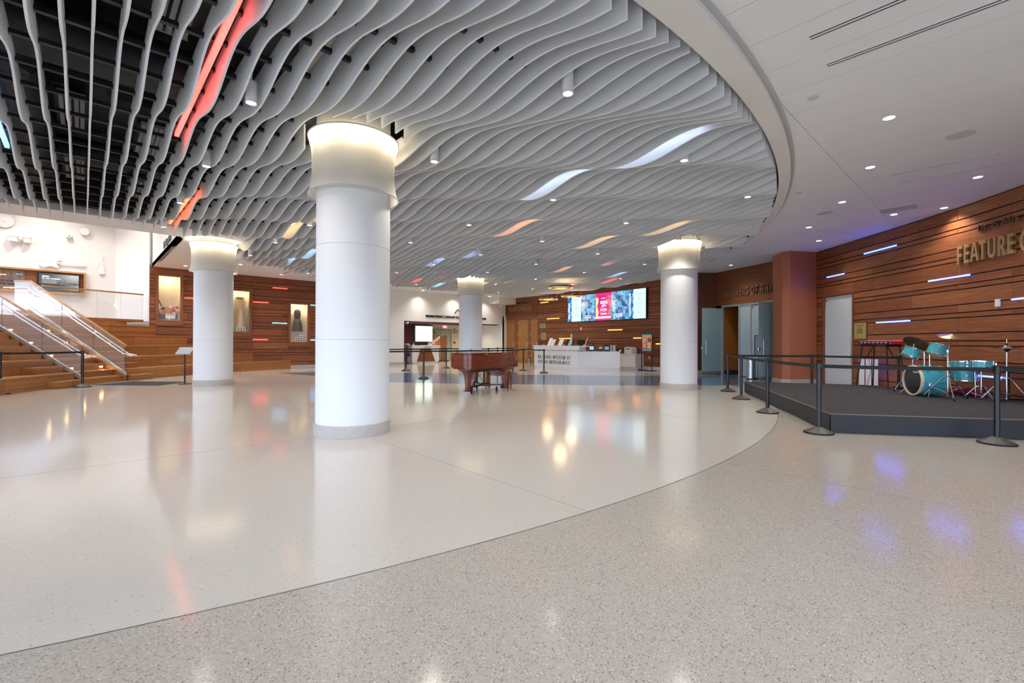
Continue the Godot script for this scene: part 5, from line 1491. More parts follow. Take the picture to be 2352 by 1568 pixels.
	for i in 4:
		m2 = MB.new(); m2.box(Vector3(-0.06 + i * 0.07, 0.18, 0.1), Vector3(0.045, 0.025, 0.003)); part(g, "printed_picture", m2, pm("pic_brown", c8(96, 76, 60), 0.7))
	g = thing("bobblehead_figurine", "small pink and green toy bottle beside the acoustic guitar", "figurine", V(2.24, 23.08, 2.15))
	m2 = MB.new(); m2.lathe([Vector2(0, 0), Vector2(0.04, 0), Vector2(0.045, 0.16), Vector2(0.03, 0.2), Vector2(0, 0.2)], 16); part(g, "body", m2, pm("lime", c8(196, 206, 120), 0.5))
	m2 = MB.new(); m2.lathe([Vector2(0.03, 0.2), Vector2(0.055, 0.25), Vector2(0.05, 0.31), Vector2(0, 0.34)], 16); part(g, "cap", m2, pm("pink", c8(214, 130, 170), 0.5))
	# case two: cream costume with a hat; case three: black dress
	dress("cream_costume", "long cream dress with sequined hem on a display form", V(5.12, 23.22, 1.72), [Vector2(0.24, 0.0), Vector2(0.2, 0.3), Vector2(0.15, 0.7), Vector2(0.12, 1.0), Vector2(0.16, 1.3), Vector2(0.15, 1.42), Vector2(0.05, 1.46), Vector2(0.0, 1.48)], c8(222, 200, 166), c8(200, 160, 110), 1.0)
	var hat := thing("brimmed_hat", "tan brimmed hat above the cream costume", "hat", V(5.1, 23.22, 3.2))
	m2 = MB.new(); m2.lathe([Vector2(0, 0.0), Vector2(0.19, 0.0), Vector2(0.2, 0.015), Vector2(0.1, 0.03)], 28); part(hat, "brim", m2, pm("tan_felt", c8(196, 150, 104), 0.9))
	m2 = MB.new(); m2.lathe([Vector2(0.1, 0.02), Vector2(0.095, 0.1), Vector2(0.06, 0.13), Vector2(0, 0.12)], 28); part(hat, "crown", m2, pm("tan_felt", c8(196, 150, 104), 0.9))
	dress("black_dress", "sleeveless black dress with gold speckled skirt on a display form", V(7.52, 23.2, 1.75), [Vector2(0.25, 0.0), Vector2(0.22, 0.25), Vector2(0.17, 0.5), Vector2(0.13, 0.6), Vector2(0.16, 0.85), Vector2(0.14, 1.0), Vector2(0.06, 1.06), Vector2(0.0, 1.07)], c8(24, 22, 24), c8(120, 104, 66), 0.55)
	for c in [[5.12, 1.68], [7.56, 1.25]]:
		g = thing("caption_card", "white caption cards with small pictures under a costume", "card", V(c[0], 23.1, c[1] + 0.02), "caption cards in the costume cases")
		m2 = MB.new(); m2.box(Vector3(0, 0.11, 0), Vector3(0.36, 0.2, 0.008)); part(g, "card", m2, pm("paper_white", c8(238, 238, 234), 0.7))
		for k in 6:
			m2 = MB.new(); m2.box(Vector3(-0.11 + (k % 3) * 0.11, 0.15 - (k / 3) * 0.08, 0.006), Vector3(0.06, 0.045, 0.003)); part(g, "printed_picture", m2, pm("pic_brown", c8(96, 76, 60), 0.7))
func dress(called: String, label: String, at: Vector3, pr: Array, c1: Color, c2: Color, split: float) -> void:
	var g := thing(called, label, "dress", at)
	var B := Basis.from_scale(Vector3(1, 1, 0.5))
	var low := []
	var up := []
	for p in pr:
		if p.y <= split + 0.06: low.append(p)
		if p.y >= split - 0.01: up.append(p)
	var m := MB.new()
	for k in 28:      # pleated skirt
		var t0 := TAU * k / 28.0
		m.lathe(low, 2, Vector3.ZERO, B * Basis.from_scale(Vector3(1.0 + 0.06 * (k % 2), 1, 1.0 + 0.06 * (k % 2))), true, t0, t0 + TAU / 28.0)
	part(g, "skirt", m, pm(called + "_skirt", Color(1, 1, 1), 0.7, 0.0, tex.get(called)))
	m = MB.new(); m.lathe(up, 28, Vector3.ZERO, B); part(g, "bodice", m, pm(called + "_bodice", c1, 0.8))
	m = MB.new(); m.cyl(Vector3(0, -0.12, 0), Vector3(0, 0.3, 0), 0.012, 8); part(g, "display_rod", m, pm("steel", c8(196, 198, 200), 0.3, 0.9))
var stanchion_mesh := {}
func stanchion(p: Vector2, label: String, group: String, links: Array) -> void:
	var blk := pm("stanchion_black", c8(26, 27, 30), 0.32, 0.2)
	var o := thing("belt_stanchion", label, "stanchion", V(p.x, p.y, 0), group)
	if stanchion_mesh.is_empty():
		var m := MB.new(); m.lathe([Vector2(0, 0), Vector2(0.184, 0), Vector2(0.187, 0.004), Vector2(0.187, 0.018), Vector2(0.183, 0.022)], 40); stanchion_mesh.rim = m.mesh()
		m = MB.new(); m.lathe([Vector2(0.183, 0.022), Vector2(0.06, 0.085), Vector2(0.046, 0.092), Vector2(0.03, 0.092)], 14, Vector3.ZERO, Basis(), false); stanchion_mesh.dome = m.mesh()
		m = MB.new(); m.lathe([Vector2(0.03, 0.08), Vector2(0.03, 0.93)], 24); stanchion_mesh.post = m.mesh()
		m = MB.new(); m.lathe([Vector2(0.03, 0.905), Vector2(0.037, 0.91), Vector2(0.037, 0.985), Vector2(0.034, 0.998), Vector2(0.0, 1.0)], 24); stanchion_mesh.head = m.mesh()
		m = MB.new()
		for k in 4: m.box(Vector3(cos(k * PI / 2), 0, sin(k * PI / 2)) * 0.037 + Vector3(0, 0.955, 0), Vector3(0.022, 0.062, 0.022), 0, 0.004)
		stanchion_mesh.clip = m.mesh()
	for k in [["base_rim", "rim", pm("rubber", c8(20, 20, 22), 0.6)], ["base_dome", "dome", pm("dome_grey", c8(92, 88, 82), 0.42, 0.45)], ["post", "post", blk], ["belt_head", "head", blk], ["belt_clip", "clip", blk]]:
		var mi := MeshInstance3D.new()
		mi.mesh = stanchion_mesh[k[1]]
		mi.material_override = k[2]
		mi.name = k[0]
		o.add_child(mi, true)
	for q in links:
		var d: Vector2 = q - p
		var L := d.length()
		var dn := d / L
		var m := MB.new()
		var n := 12
		for i in n:
			var pts := []
			for e in 2:
				var t := float(i + e) / n
				var s := lerpf(0.04, L - 0.04, t)
				var sag := -0.012 * L * 4.0 * t * (1.0 - t) * 0.35
				pts.append(V(p.x + dn.x * s, p.y + dn.y * s, 0.955 + sag))
			var sd := V(-dn.y, dn.x, 0) * 0.0015
			for sg in [-1.0, 1.0]:
				m.quad(pts[0] + sd * sg - Vector3(0, 0.025, 0), pts[1] + sd * sg - Vector3(0, 0.025, 0), pts[1] + sd * sg + Vector3(0, 0.025, 0), pts[0] + sd * sg + Vector3(0, 0.025, 0), V(-dn.y, dn.x, 0) * sg)
			for sg in [-1.0, 1.0]:
				m.quad(pts[0] - sd + Vector3(0, 0.025 * sg, 0), pts[1] - sd + Vector3(0, 0.025 * sg, 0), pts[1] + sd + Vector3(0, 0.025 * sg, 0), pts[0] + sd + Vector3(0, 0.025 * sg, 0), Vector3.UP * sg)
		partw(o, "belt", m, pm("belt_black", c8(34, 33, 32), 0.85))
func build_stanchions() -> void:
	var S := [Vector2(12.535, 5.027), Vector2(11.045, 4.128), Vector2(9.229, 2.986), Vector2(7.674, 1.81), Vector2(8.582, 0.071), Vector2(13.83, 3.42), Vector2(14.3, 1.74), Vector2(10.2, -1.9)]
	var g := "belt stanchions around the stage"
	stanchion(S[0], "black belt stanchion on pale floor just past the stage tip", g, [S[1], S[5]])
	stanchion(S[1], "black belt stanchion beside the narrow tip of the stage", g, [S[2]])
	stanchion(S[2], "black belt stanchion on the edge line of the pale disc", g, [S[3]])
	stanchion(S[3], "black belt stanchion at the front corner of the stage", g, [S[4]])
	stanchion(S[4], "black belt stanchion in front of the hi-hat and snare", g, [S[7]])
	stanchion(S[5], "black belt stanchion behind the stage before the terracotta pillar", g, [S[6]])
	stanchion(S[6], "black belt stanchion behind the stage between keyboard and drums", g, [])
	stanchion(S[7], "black belt stanchion at the far end of the stage front", g, [])
	var P := {"q": Vector2(6.6, 14.1), "2": Vector2(8.7, 13.85), "3": Vector2(10.68, 13.71), "4": Vector2(12.81, 13.68), "5": Vector2(14.69, 14.99), "6": Vector2(14.2, 13.25), "0": Vector2(8.3, 17.9), "1": Vector2(10.48, 18.15), "7": Vector2(13.07, 18.76), "8": Vector2(14.7, 17.47), "9": Vector2(16.2, 18.5), "10": Vector2(16.95, 18.15)}
	g = "belt stanchions behind the grand piano"
	var lab := "black belt stanchion in the belt line behind the grand piano"
	stanchion(P["q"], lab, g, [P["2"]])
	stanchion(P["2"], lab, g, [P["3"]])
	stanchion(P["3"], lab, g, [P["4"]])
	stanchion(P["4"], lab, g, [P["5"]])
	stanchion(P["5"], "black belt stanchion before the theater doors", g, [P["6"]])
	stanchion(P["6"], "black belt stanchion in front of the desk lettering", g, [])
	lab = "black belt stanchion in the farther belt line by the entrance lobby"
	stanchion(P["0"], lab, g, [P["1"]])
	stanchion(P["1"], lab, g, [P["7"]])
	stanchion(P["7"], lab, g, [P["8"]])
	stanchion(P["8"], lab, g, [P["9"]])
	stanchion(P["9"], lab, g, [P["10"]])
	stanchion(P["10"], lab, g, [])
	g = "belt stanchions at the stairs"
	stanchion(Vector2(-0.01, 17.21), "black belt stanchion at the foot of the glass balustrade", g, [Vector2(-1.43, 16.13)])
	stanchion(Vector2(-1.43, 16.13), "black belt stanchion at the oak tiers beyond the stairs", g, [])

func build_piano() -> void:
	var tv := W2(-0.63, -0.78).normalized()
	var pv := W2(-0.78, 0.63).normalized()
	var o0 := W2(0.10, 12.15)
	var B := Basis(V(tv.x, tv.y, 0), Vector3.UP, V(pv.x, pv.y, 0))
	var o := thing("grand_piano", "reddish brown baby grand piano with closed lid on a wheeled dolly", "piano", V(o0.x, o0.y, 0), "", B)
	var w := wood_mat("piano")
	var out := PackedVector2Array()
	var kp := [Vector2(0.26, 0.0), Vector2(1.58, 0.0), Vector2(1.68, 0.025), Vector2(1.745, 0.1), Vector2(1.76, 0.2), Vector2(1.76, 0.5), Vector2(1.735, 0.62), Vector2(1.66, 0.71), Vector2(1.55, 0.76), Vector2(1.4, 0.8), Vector2(1.24, 0.86), Vector2(1.1, 0.96), Vector2(0.99, 1.1), Vector2(0.92, 1.24), Vector2(0.86, 1.36), Vector2(0.74, 1.44), Vector2(0.6, 1.46), Vector2(0.26, 1.46)]
	for p in kp: out.append(p)
	var X := Vector3(1, 0, 0)
	var Z := Vector3(0, 0, 1)
	var m := MB.new(); m.vs = 1.2; m.slab(out, Vector3(0, 0.66, 0), X, Z, Vector3(0, 0.32, 0), 0.6, true); part(o, "case", m, w)
	var lid := Geometry2D.offset_polygon(out, 0.012)[0]
	m = MB.new(); m.slab(lid, Vector3(0, 0.99, 0), X, Z, Vector3(0, 0.022, 0), 0.6, true); part(o, "lid", m, w)
	m = MB.new(); m.slab(Geometry2D.offset_polygon(out, -0.035)[0], Vector3(0, 0.625, 0), X, Z, Vector3(0, 0.036, 0), 0.6, true); part(o, "bottom_moulding", m, w)
	# cheeks with the drop to the key block
	for z in [0.0, 1.41]:
		m = MB.new()
		m.slab(PackedVector2Array([Vector2(0.3, 0.66), Vector2(0.3, 0.98), Vector2(0.1, 0.98), Vector2(0.07, 0.95), Vector2(0.05, 0.86), Vector2(0.02, 0.815), Vector2(-0.04, 0.80), Vector2(-0.075, 0.79), Vector2(-0.085, 0.77), Vector2(-0.085, 0.66)]), Vector3(0, 0, z), X, Vector3.UP, Vector3(0, 0, 0.05), 0.6, true); part(o, "cheek", m, w)
	m = MB.new(); m.lohi(Vector3(-0.085, 0.63, 0.0), Vector3(0.3, 0.7, 1.46), 2, 0.006); part(o, "key_bed", m, w)
	m = MB.new(); m.lohi(Vector3(0.0, 0.7, 0.05), Vector3(0.26, 0.82, 1.41), 2, 0.01); part(o, "fallboard", m, w)
	m = MB.new(); m.lohi(Vector3(0.06, 0.99, 0.0), Vector3(0.3, 1.012, 1.46), 2, 0.004); part(o, "front_lid", m, w)
	for x in [0.5, 1.15]:
		m = MB.new(); m.lohi(Vector3(x - 0.05, 0.972, -0.006), Vector3(x + 0.05, 1.0, 0.002)); part(o, "hinge", m, pm("brass", c8(190, 150, 80), 0.3, 0.9))
	m = MB.new()
	for zz in [0.25, 0.7, 1.15]: m.lohi(Vector3(0.3, 0.54, zz - 0.05), Vector3(1.5 if zz < 0.6 else 0.95, 0.63, zz + 0.05))
	part(o, "underside_beams", m, pm("beam_dark", c8(60, 42, 32), 0.7))
	for lp in [[Vector2(0.22, 0.2), "l"], [Vector2(0.22, 1.26), "l"], [Vector2(1.42, 0.36), "t"]]:
		m = MB.new()
		m.loft([[0.09, 0.055, 0.055], [0.16, 0.055, 0.055], [0.165, 0.048, 0.048], [0.42, 0.068, 0.068], [0.5, 0.085, 0.085], [0.55, 0.12, 0.12], [0.57, 0.15, 0.15], [0.6, 0.155, 0.155], [0.605, 0.18, 0.18], [0.63, 0.185, 0.185]], Vector3(lp[0].x, 0, lp[0].y)); part(o, "leg", m, w)
	# pedal lyre
	var ly := Vector3(0.36, 0, 0.73)
	for z in [-0.07, 0.07]:
		m = MB.new(); m.lohi(ly + Vector3(-0.02, 0.13, z - 0.02), ly + Vector3(0.02, 0.63, z + 0.02), 1); part(o, "lyre_post", m, w)
	m = MB.new(); m.lohi(ly + Vector3(-0.05, 0.1, -0.14), ly + Vector3(0.05, 0.19, 0.14), 2, 0.01); part(o, "lyre_box", m, w)
	for z in [-0.07, 0.0, 0.07]:
		m = MB.new(); m.lohi(ly + Vector3(-0.2, 0.13, z - 0.014), ly + Vector3(-0.04, 0.142, z + 0.014), 0, 0.004); part(o, "pedal", m, pm("brass", c8(190, 150, 80), 0.3, 0.9))
		m = MB.new(); m.cyl(ly + Vector3(0, 0.19, z * 0.5), ly + Vector3(0, 0.63, z * 0.5), 0.004, 6); part(o, "pedal_rod", m, pm("brass", c8(190, 150, 80), 0.3, 0.9))
	m = MB.new(); m.cyl(ly + Vector3(0.03, 0.16, 0), ly + Vector3(0.5, 0.62, 0), 0.008, 6); part(o, "lyre_brace", m, pm("brass", c8(190, 150, 80), 0.3, 0.9))
	# dolly
	var d := thing("piano_dolly", "black three armed dolly with large casters under the piano legs", "dolly", V(o0.x, o0.y, 0), "", B)
	var blk := pm("black_metal", c8(28, 30, 33), 0.4, 0.4)
	var hub := Vector3(0.62, 0.15, 0.62)
	for lp in [Vector2(0.22, 0.2), Vector2(0.22, 1.26), Vector2(1.42, 0.36)]:
		var q := Vector3(lp.x, 0.15, lp.y)
		var dv := (q - hub)
		var L := dv.length()
		var dn := dv / L
		var sd := dn.cross(Vector3.UP)
		m = MB.new(); m.obox((hub + q) / 2 + Vector3(0, 0.01, 0), dn * (L / 2 - 0.08), Vector3(0, 0.016, 0), sd * 0.025); part(d, "arm", m, blk)
		m = MB.new(); m.box(Vector3(lp.x, 0.08, lp.y), Vector3(0.17, 0.018, 0.17), 0, 0.004); m.obox(q - dn * 0.1 + Vector3(0, -0.02, 0), dn * 0.012, Vector3(0, 0.06, 0), sd * 0.06); part(d, "leg_cup", m, blk)
		var cc := q - dn * 0.2
		var wh := part(d, "caster_wheel", _wheel(Vector3(cc.x, 0.062, cc.z), (X * 0.35 + Z * 0.94).normalized()), pm("tyre", c8(40, 40, 42), 0.6))
		m = MB.new(); m.cyl(Vector3(cc.x, 0.062, cc.z) - (X * 0.35 + Z * 0.94).normalized() * 0.024, Vector3(cc.x, 0.062, cc.z) + (X * 0.35 + Z * 0.94).normalized() * 0.024, 0.03, 14); part(wh, "hub", m, pm("steel", c8(196, 198, 200), 0.3, 0.9))
		m = MB.new()
		var xa := (X * 0.35 + Z * 0.94).normalized()
		for s in [-1.0, 1.0]: m.obox(Vector3(cc.x, 0.1, cc.z) + xa * (0.03 * s), Vector3(0, 0.045, 0), xa * 0.003, xa.cross(Vector3.UP) * 0.02)
		m.obox(Vector3(cc.x, 0.142, cc.z), xa * 0.035, Vector3(0, 0.004, 0), xa.cross(Vector3.UP) * 0.03)
		part(d, "caster_fork", m, pm("steel", c8(196, 198, 200), 0.3, 0.9))
	# bench
	var bc := W2(-0.36, 12.45)
	var r := W2(0.96, -0.28).normalized()
	var BB := Basis(V(r.x, r.y, 0), Vector3.UP, V(-r.y, r.x, 0) * -1.0)
	var bn := thing("piano_bench", "dark brown wooden piano bench with cream papers on top", "bench", V(bc.x, bc.y, 0), "", BB)
	m = MB.new(); m.lohi(Vector3(-0.37, 0.46, -0.18), Vector3(0.37, 0.49, 0.18), 0, 0.006); part(bn, "seat", m, wood_mat("piano"))
	m = MB.new(); m.lohi(Vector3(-0.34, 0.38, -0.155), Vector3(0.34, 0.46, 0.155)); part(bn, "apron", m, wood_mat("piano"))
	for x in [-0.31, 0.31]:
		for z in [-0.13, 0.13]:
			m = MB.new(); m.loft([[0.0, 0.015, 0.015], [0.38, 0.03, 0.03], [0.46, 0.03, 0.03]], Vector3(x, 0, z)); part(bn, "leg", m, wood_mat("piano"))
	var pp := thing("paper_stack", "small stack of cream papers lying on the piano bench", "papers", V(bc.x, bc.y, 0.49), "", BB)
	m = MB.new(); m.lohi(Vector3(-0.12, 0.0, -0.14), Vector3(0.12, 0.02, 0.12)); part(pp, "pages", m, pm("paper_cream", c8(226, 216, 190), 0.8))
	m = MB.new(); m.lohi(Vector3(0.0, 0.02, -0.12), Vector3(0.22, 0.035, 0.13)); part(pp, "pages", m, pm("paper_white", c8(238, 238, 234), 0.7))
func _wheel(c: Vector3, ax: Vector3) -> MB:
	var m := MB.new()
	var x := ax.cross(Vector3.UP).normalized()
	m.lathe([Vector2(0.02, -0.02), Vector2(0.05, -0.02), Vector2(0.062, -0.01), Vector2(0.062, 0.01), Vector2(0.05, 0.02), Vector2(0.02, 0.02)], 24, c, Basis(x, ax, x.cross(ax)))
	return m

func build_reception() -> void:
	var wl := pm("laminate_white", c8(234, 233, 234), 0.35)
	var toward := Vector2(5, 6)
	var LM := [Vector2(16.79, 16.34), Vector2(16.39, 13.21)]
	var MR := [Vector2(16.39, 13.21), Vector2(17.51, 11.71)]
	var o := thing("reception_desk", "white angled reception desk with museum lettering and raised counter", "desk", V(16.8, 14, 0))
	var m := MB.new(); along(m, LM, 0.02, 3.16, 0.0, 0.115, -0.5, -0.02, toward); along(m, MR, 0.02, 1.86, 0.0, 0.115, -0.5, -0.02, toward); partw(o, "plinth", m, wl)
	m = MB.new(); along(m, LM, 0.0, 3.155, 0.13, 0.9, -0.5, 0.0, toward); partw(o, "front_panel", m, wl)
	m = MB.new(); along(m, LM, 0.02, 3.1, 0.115, 0.13, -0.48, -0.01, toward); along(m, MR, 0.05, 1.84, 0.115, 0.13, -0.48, -0.01, toward); partw(o, "plinth_reveal", m, wl)
	m = MB.new(); along(m, MR, 0.0, 1.87, 0.13, 0.86, -0.5, 0.0, toward); partw(o, "front_panel", m, wl)
	m = MB.new(); along(m, MR, -0.02, 1.9, 0.86, 0.885, -0.75, 0.02, toward); partw(o, "low_counter_top", m, wl)
	m = MB.new(); along(m, LM, 0.0, 3.3, 0.92, 1.1, -0.34, 0.05, toward); partw(o, "raised_fascia", m, wl)
	m = MB.new(); along(m, LM, -0.06, 3.75, 1.1, 1.135, -0.4, 0.08, toward); partw(o, "counter_top", m, wl)
	m = MB.new(); along(m, LM, -0.35, 0.6, 0.86, 0.885, -0.02, 0.25, toward); partw(o, "side_shelf", m, wl)
	for s in [0.7, 1.4, 2.1, 2.8]:
		m = MB.new(); along(m, LM, s, s + 0.12, 0.905, 0.92, -0.02, 0.03, toward); partw(o, "bracket", m, pm("bracket_tan", c8(190, 170, 160), 0.5))
	var d: Vector2 = (LM[1] - LM[0]).normalized()
	var nn := Vector2(d.y, -d.x)
	if nn.dot(toward - LM[0]) < 0: nn = -nn
	var gm := pm("letter_gunmetal", c8(96, 96, 102), 0.35, 0.6)
	var p: Vector2 = LM[0] + d * 0.32 + nn * 0.001
	lettering(o, "lettering", "N A T I O N A L   M U S E U M   O F", V(p.x, p.y, 0.49), V(d.x, d.y, 0), V(nn.x, nn.y, 0), 2.35, 0.17, 0.012, gm, false)
	lettering(o, "lettering", "A F R I C A N   A M E R I C A N   M U S I C", V(p.x, p.y, 0.25), V(d.x, d.y, 0), V(nn.x, nn.y, 0), 2.35, 0.17, 0.012, gm, false)
	# things on the raised counter: s, offset, then kind
	var on := func(s: float, off: float) -> Vector3:
		var q: Vector2 = LM[0] + d * s + nn * off
		return V(q.x, q.y, 1.135)
	var DB := Basis(V(d.x, d.y, 0), Vector3.UP, V(nn.x, nn.y, 0))
	var it := func(called: String, label: String, cat: String, s: float, boxes: Array) -> void:
		var t := thing(called, label, cat, on.call(s, -0.15), "", DB)
		for bx in boxes:
			var mb := MB.new()
			if bx[0] == "c": mb.lathe([Vector2(0, bx[2]), Vector2(bx[4], bx[2]), Vector2(bx[4], bx[2] + bx[3]), Vector2(0, bx[2] + bx[3])], 16, Vector3(bx[1], 0, 0))
			elif bx[0] == "t": mb.obox(Vector3(bx[1], bx[2] + bx[4] / 2, 0), Vector3(bx[3] / 2, 0, 0), Vector3(0, bx[4] / 2, -0.25 * bx[4]), Vector3(0, 0.003, 0.008), 0, 0.0)
			else: mb.box(Vector3(bx[1], bx[2] + bx[4] / 2, 0), Vector3(bx[3], bx[4], bx[5] if bx.size() > 7 else 0.06), 0, 0.003)
			part(t, bx[bx.size() - 2], mb, bx[bx.size() - 1])
	var blk := pm("black_plastic", c8(22, 23, 26), 0.4)
	var wpl := pm("paper_white", c8(238, 238, 234), 0.7)
	var org := pm("orange_clip", c8(236, 126, 52), 0.5)
	it.call("sanitizer_bottle", "dark blue bottle on the theater end of the raised counter", "bottle", 0.3, [["c", 0, 0.0, 0.2, 0.04, "bottle_body", pm("navy", c8(40, 50, 84), 0.3)], ["c", 0, 0.2, 0.06, 0.025, "cap", blk]])
	it.call("brochure_holder", "leaning white brochure holder at theater end of counter", "brochure holder", 1.05, [["t", 0, 0.0, 0.22, 0.36, "holder", wpl], ["t", 0.22, 0.0, 0.3, 0.3, "leaflet", wpl]])
	it.call("brochure_holder", "white brochure holder standing in the middle of the counter", "brochure holder", 1.85, [["t", 0, 0.0, 0.28, 0.3, "holder", wpl], ["b", 0.0, 0.28, 0.03, 0.1, "card", wpl]])
	it.call("postcard_rack", "clear rack of striped leaflets under the amber strip", "leaflet rack", 2.3, [["t", 0, 0.0, 0.16, 0.3, "leaflet", blk], ["t", 0.17, 0.0, 0.14, 0.28, "leaflet", pm("mint", c8(170, 186, 160), 0.6)], ["c", 0.28, 0.0, 0.55, 0.045, "tall_tube", pm("tube_mint", c8(206, 214, 198), 0.5)], ["t", 0.4, 0.0, 0.1, 0.28, "leaflet", blk]])
	it.call("monitor_back", "black monitor seen from behind on the raised counter", "monitor", 3.2, [["b", 0, 0.06, 0.44, 0.22, "screen_shell", blk], ["b", 0, 0.0, 0.2, 0.06, "stand", blk]])
	it.call("ruler_sign", "thin white stick leaning at the end of the raised counter", "stick", 3.55, [["t", 0, 0.0, 0.02, 0.38, "stick", wpl]])
	for s in [0.55, 1.35, 2.1, 2.65, 3.4]:
		it.call("orange_tag", "small orange tag at the edge of the raised counter", "tag", s, [["b", 0, 0.0, 0.1, 0.05, "tag_block", org]])
	for i in used.get("orange_tag", 0):
		var nd := get_node("orange_tag" if i == 0 else "orange_tag_%03d" % i)
		nd.set_meta("group", "orange tags on the counter")
	# low counter
	var d2: Vector2 = (MR[1] - MR[0]).normalized()
	var n2 := Vector2(d2.y, -d2.x)
	if n2.dot(toward - MR[0]) < 0: n2 = -n2
	var B2 := Basis(V(d2.x, d2.y, 0), Vector3.UP, V(n2.x, n2.y, 0))
	var lo := func(s: float, off: float) -> Vector3:
		var q: Vector2 = MR[0] + d2 * s + n2 * off
		return V(q.x, q.y, 0.885)
	for e in [[0.62, "tablet kiosk with bright blue screen on the low counter", 3.0], [1.3, "dim navy tablet kiosk on the low counter", 0.25]]:
		var t := thing("tablet_kiosk", e[1], "tablet", lo.call(e[0], -0.3), "tablet kiosks on the low counter", B2)
		m = MB.new(); m.box(Vector3(0, 0.02, 0), Vector3(0.2, 0.04, 0.2), 0, 0.008); part(t, "base", m, blk)
		m = MB.new(); m.obox(Vector3(0, 0.17, -0.02), Vector3(0.13, 0, 0), Vector3(0, 0.14, -0.03), Vector3(0, 0.003, 0.018), 0, 0.006); part(t, "body", m, pm("navy_dark", c8(30, 36, 62), 0.35))
		m = MB.new(); m.obox(Vector3(0, 0.15, 0.005), Vector3(0.095, 0, 0), Vector3(0, 0.07, -0.015), Vector3(0, 0.0003, 0.002)); part(t, "display", m, glow("tablet_%d" % int(e[2] * 10), Color(0.25, 0.6, 1.0) if e[2] > 1 else Color(0.1, 0.16, 0.5), e[2] * 0.45))
	var cr := thing("cash_drawer", "black cash drawer with paper between the two tablet kiosks", "cash drawer", lo.call(0.98, -0.3), "", B2)
	m = MB.new(); m.box(Vector3(0, 0.06, 0), Vector3(0.34, 0.12, 0.3), 0, 0.006); part(cr, "drawer_body", m, blk)
	m = MB.new(); m.obox(Vector3(0.04, 0.16, 0), Vector3(0.07, 0, 0), Vector3(0.01, 0.04, -0.02), Vector3(0, 0, 0.003)); part(cr, "receipt", m, wpl)
	var bk := thing("binder_row", "row of green and blue binders on the low counter", "binders", lo.call(1.55, -0.5), "", B2)
	for i in 5:
		m = MB.new(); m.box(Vector3(-0.12 + i * 0.06, 0.14, 0), Vector3(0.055, 0.28, 0.22), 1, 0.004); part(bk, "binder", m, pm("binder%d" % i, [c8(110, 150, 110), c8(220, 224, 226), c8(88, 120, 170), c8(226, 214, 200), c8(206, 170, 140)][i], 0.6))
	var ph := thing("paper_holder", "small white card holder at the raised counter end", "card holder", lo.call(0.28, -0.25), "", B2)
	m = MB.new(); m.obox(Vector3(0, 0.1, 0), Vector3(0.07, 0, 0), Vector3(0, 0.1, -0.03), Vector3(0, 0, 0.006)); part(ph, "card", m, wpl)
	m = MB.new(); m.box(Vector3(0, 0.01, 0), Vector3(0.16, 0.02, 0.1)); part(ph, "foot", m, wpl)
	# back cabinet, printer, phone, backpack
	var cb := thing("storage_cabinet", "low white cabinet with drawers against the reception planks", "cabinet", V(19.4, 12.2, 0))
	m = MB.new(); along(m, RECEP, 6.0, 8.25, 0.1, 0.72, 0.03, 0.62, toward); partw(cb, "body", m, wl)
	m = MB.new(); along(m, RECEP, 6.0, 8.25, 0.0, 0.1, 0.03, 0.56, toward); partw(cb, "plinth", m, wl)
	m = MB.new(); along(m, RECEP, 5.98, 8.28, 0.72, 0.755, 0.03, 0.65, toward); partw(cb, "worktop", m, wl)
	for r in [[6.02, 6.72, 0.42, 0.7], [6.02, 6.72, 0.12, 0.4], [6.74, 7.42, 0.12, 0.7], [7.44, 8.23, 0.12, 0.7]]:
		m = MB.new(); along(m, RECEP, r[0], r[1], r[2], r[3], 0.62, 0.64, toward)
		var dw := partw(cb, "drawer" if r[3] - r[2] < 0.4 else "cabinet_door", m, wl)
		m = MB.new(); along(m, RECEP, r[0] + 0.12, r[0] + 0.34, r[3] - 0.03, r[3] - 0.015, 0.64, 0.66, toward); partw(dw, "pull", m, pm("bracket_tan", c8(190, 170, 160), 0.5))
	var wd: Vector2 = (RECEP[1] - RECEP[0]).normalized()
	var wn := Vector2(wd.y, -wd.x)
	if wn.dot(toward - RECEP[0]) < 0: wn = -wn
	var WB := Basis(V(wd.x, wd.y, 0), Vector3.UP, V(wn.x, wn.y, 0))
	var onw := func(s: float, off: float, h: float) -> Vector3:
		var q: Vector2 = RECEP[0] + wd * s + wn * off
		return V(q.x, q.y, h)
	var pr := thing("printer", "white office printer on the low cabinet", "printer", onw.call(7.72, 0.36, 0.755), "", WB)
	m = MB.new(); m.box(Vector3(0, 0.14, 0), Vector3(0.44, 0.28, 0.42), 0, 0.015); part(pr, "body", m, wl)
	m = MB.new(); m.box(Vector3(-0.02, 0.3, 0), Vector3(0.4, 0.05, 0.36), 0, 0.015); part(pr, "paper_tray", m, wl)
	m = MB.new(); m.box(Vector3(0, 0.23, 0.21), Vector3(0.24, 0.04, 0.01)); part(pr, "output_slot", m, blk)
	var tp := thing("desk_phone", "black desk phone with grey display on the low cabinet", "phone", onw.call(7.1, 0.4, 0.755), "", WB)
	m = MB.new(); m.obox(Vector3(0, 0.13, 0), Vector3(0.13, 0, 0), Vector3(0, 0.12, -0.06), Vector3(0, 0.01, 0.02), 0, 0.008); part(tp, "body", m, blk)
	m = MB.new(); m.obox(Vector3(0.02, 0.13, 0.025), Vector3(0.06, 0, 0), Vector3(0, 0.06, -0.03), Vector3(0, 0.001, 0.002)); part(tp, "display", m, glow("phone_lcd", Color(0.5, 0.58, 0.6), 0.4))
	m = MB.new(); m.obox(Vector3(-0.1, 0.14, 0.03), Vector3(0.022, 0, 0), Vector3(0, 0.11, -0.055), Vector3(0, 0.01, 0.02), 0, 0.01); part(tp, "handset", m, blk)
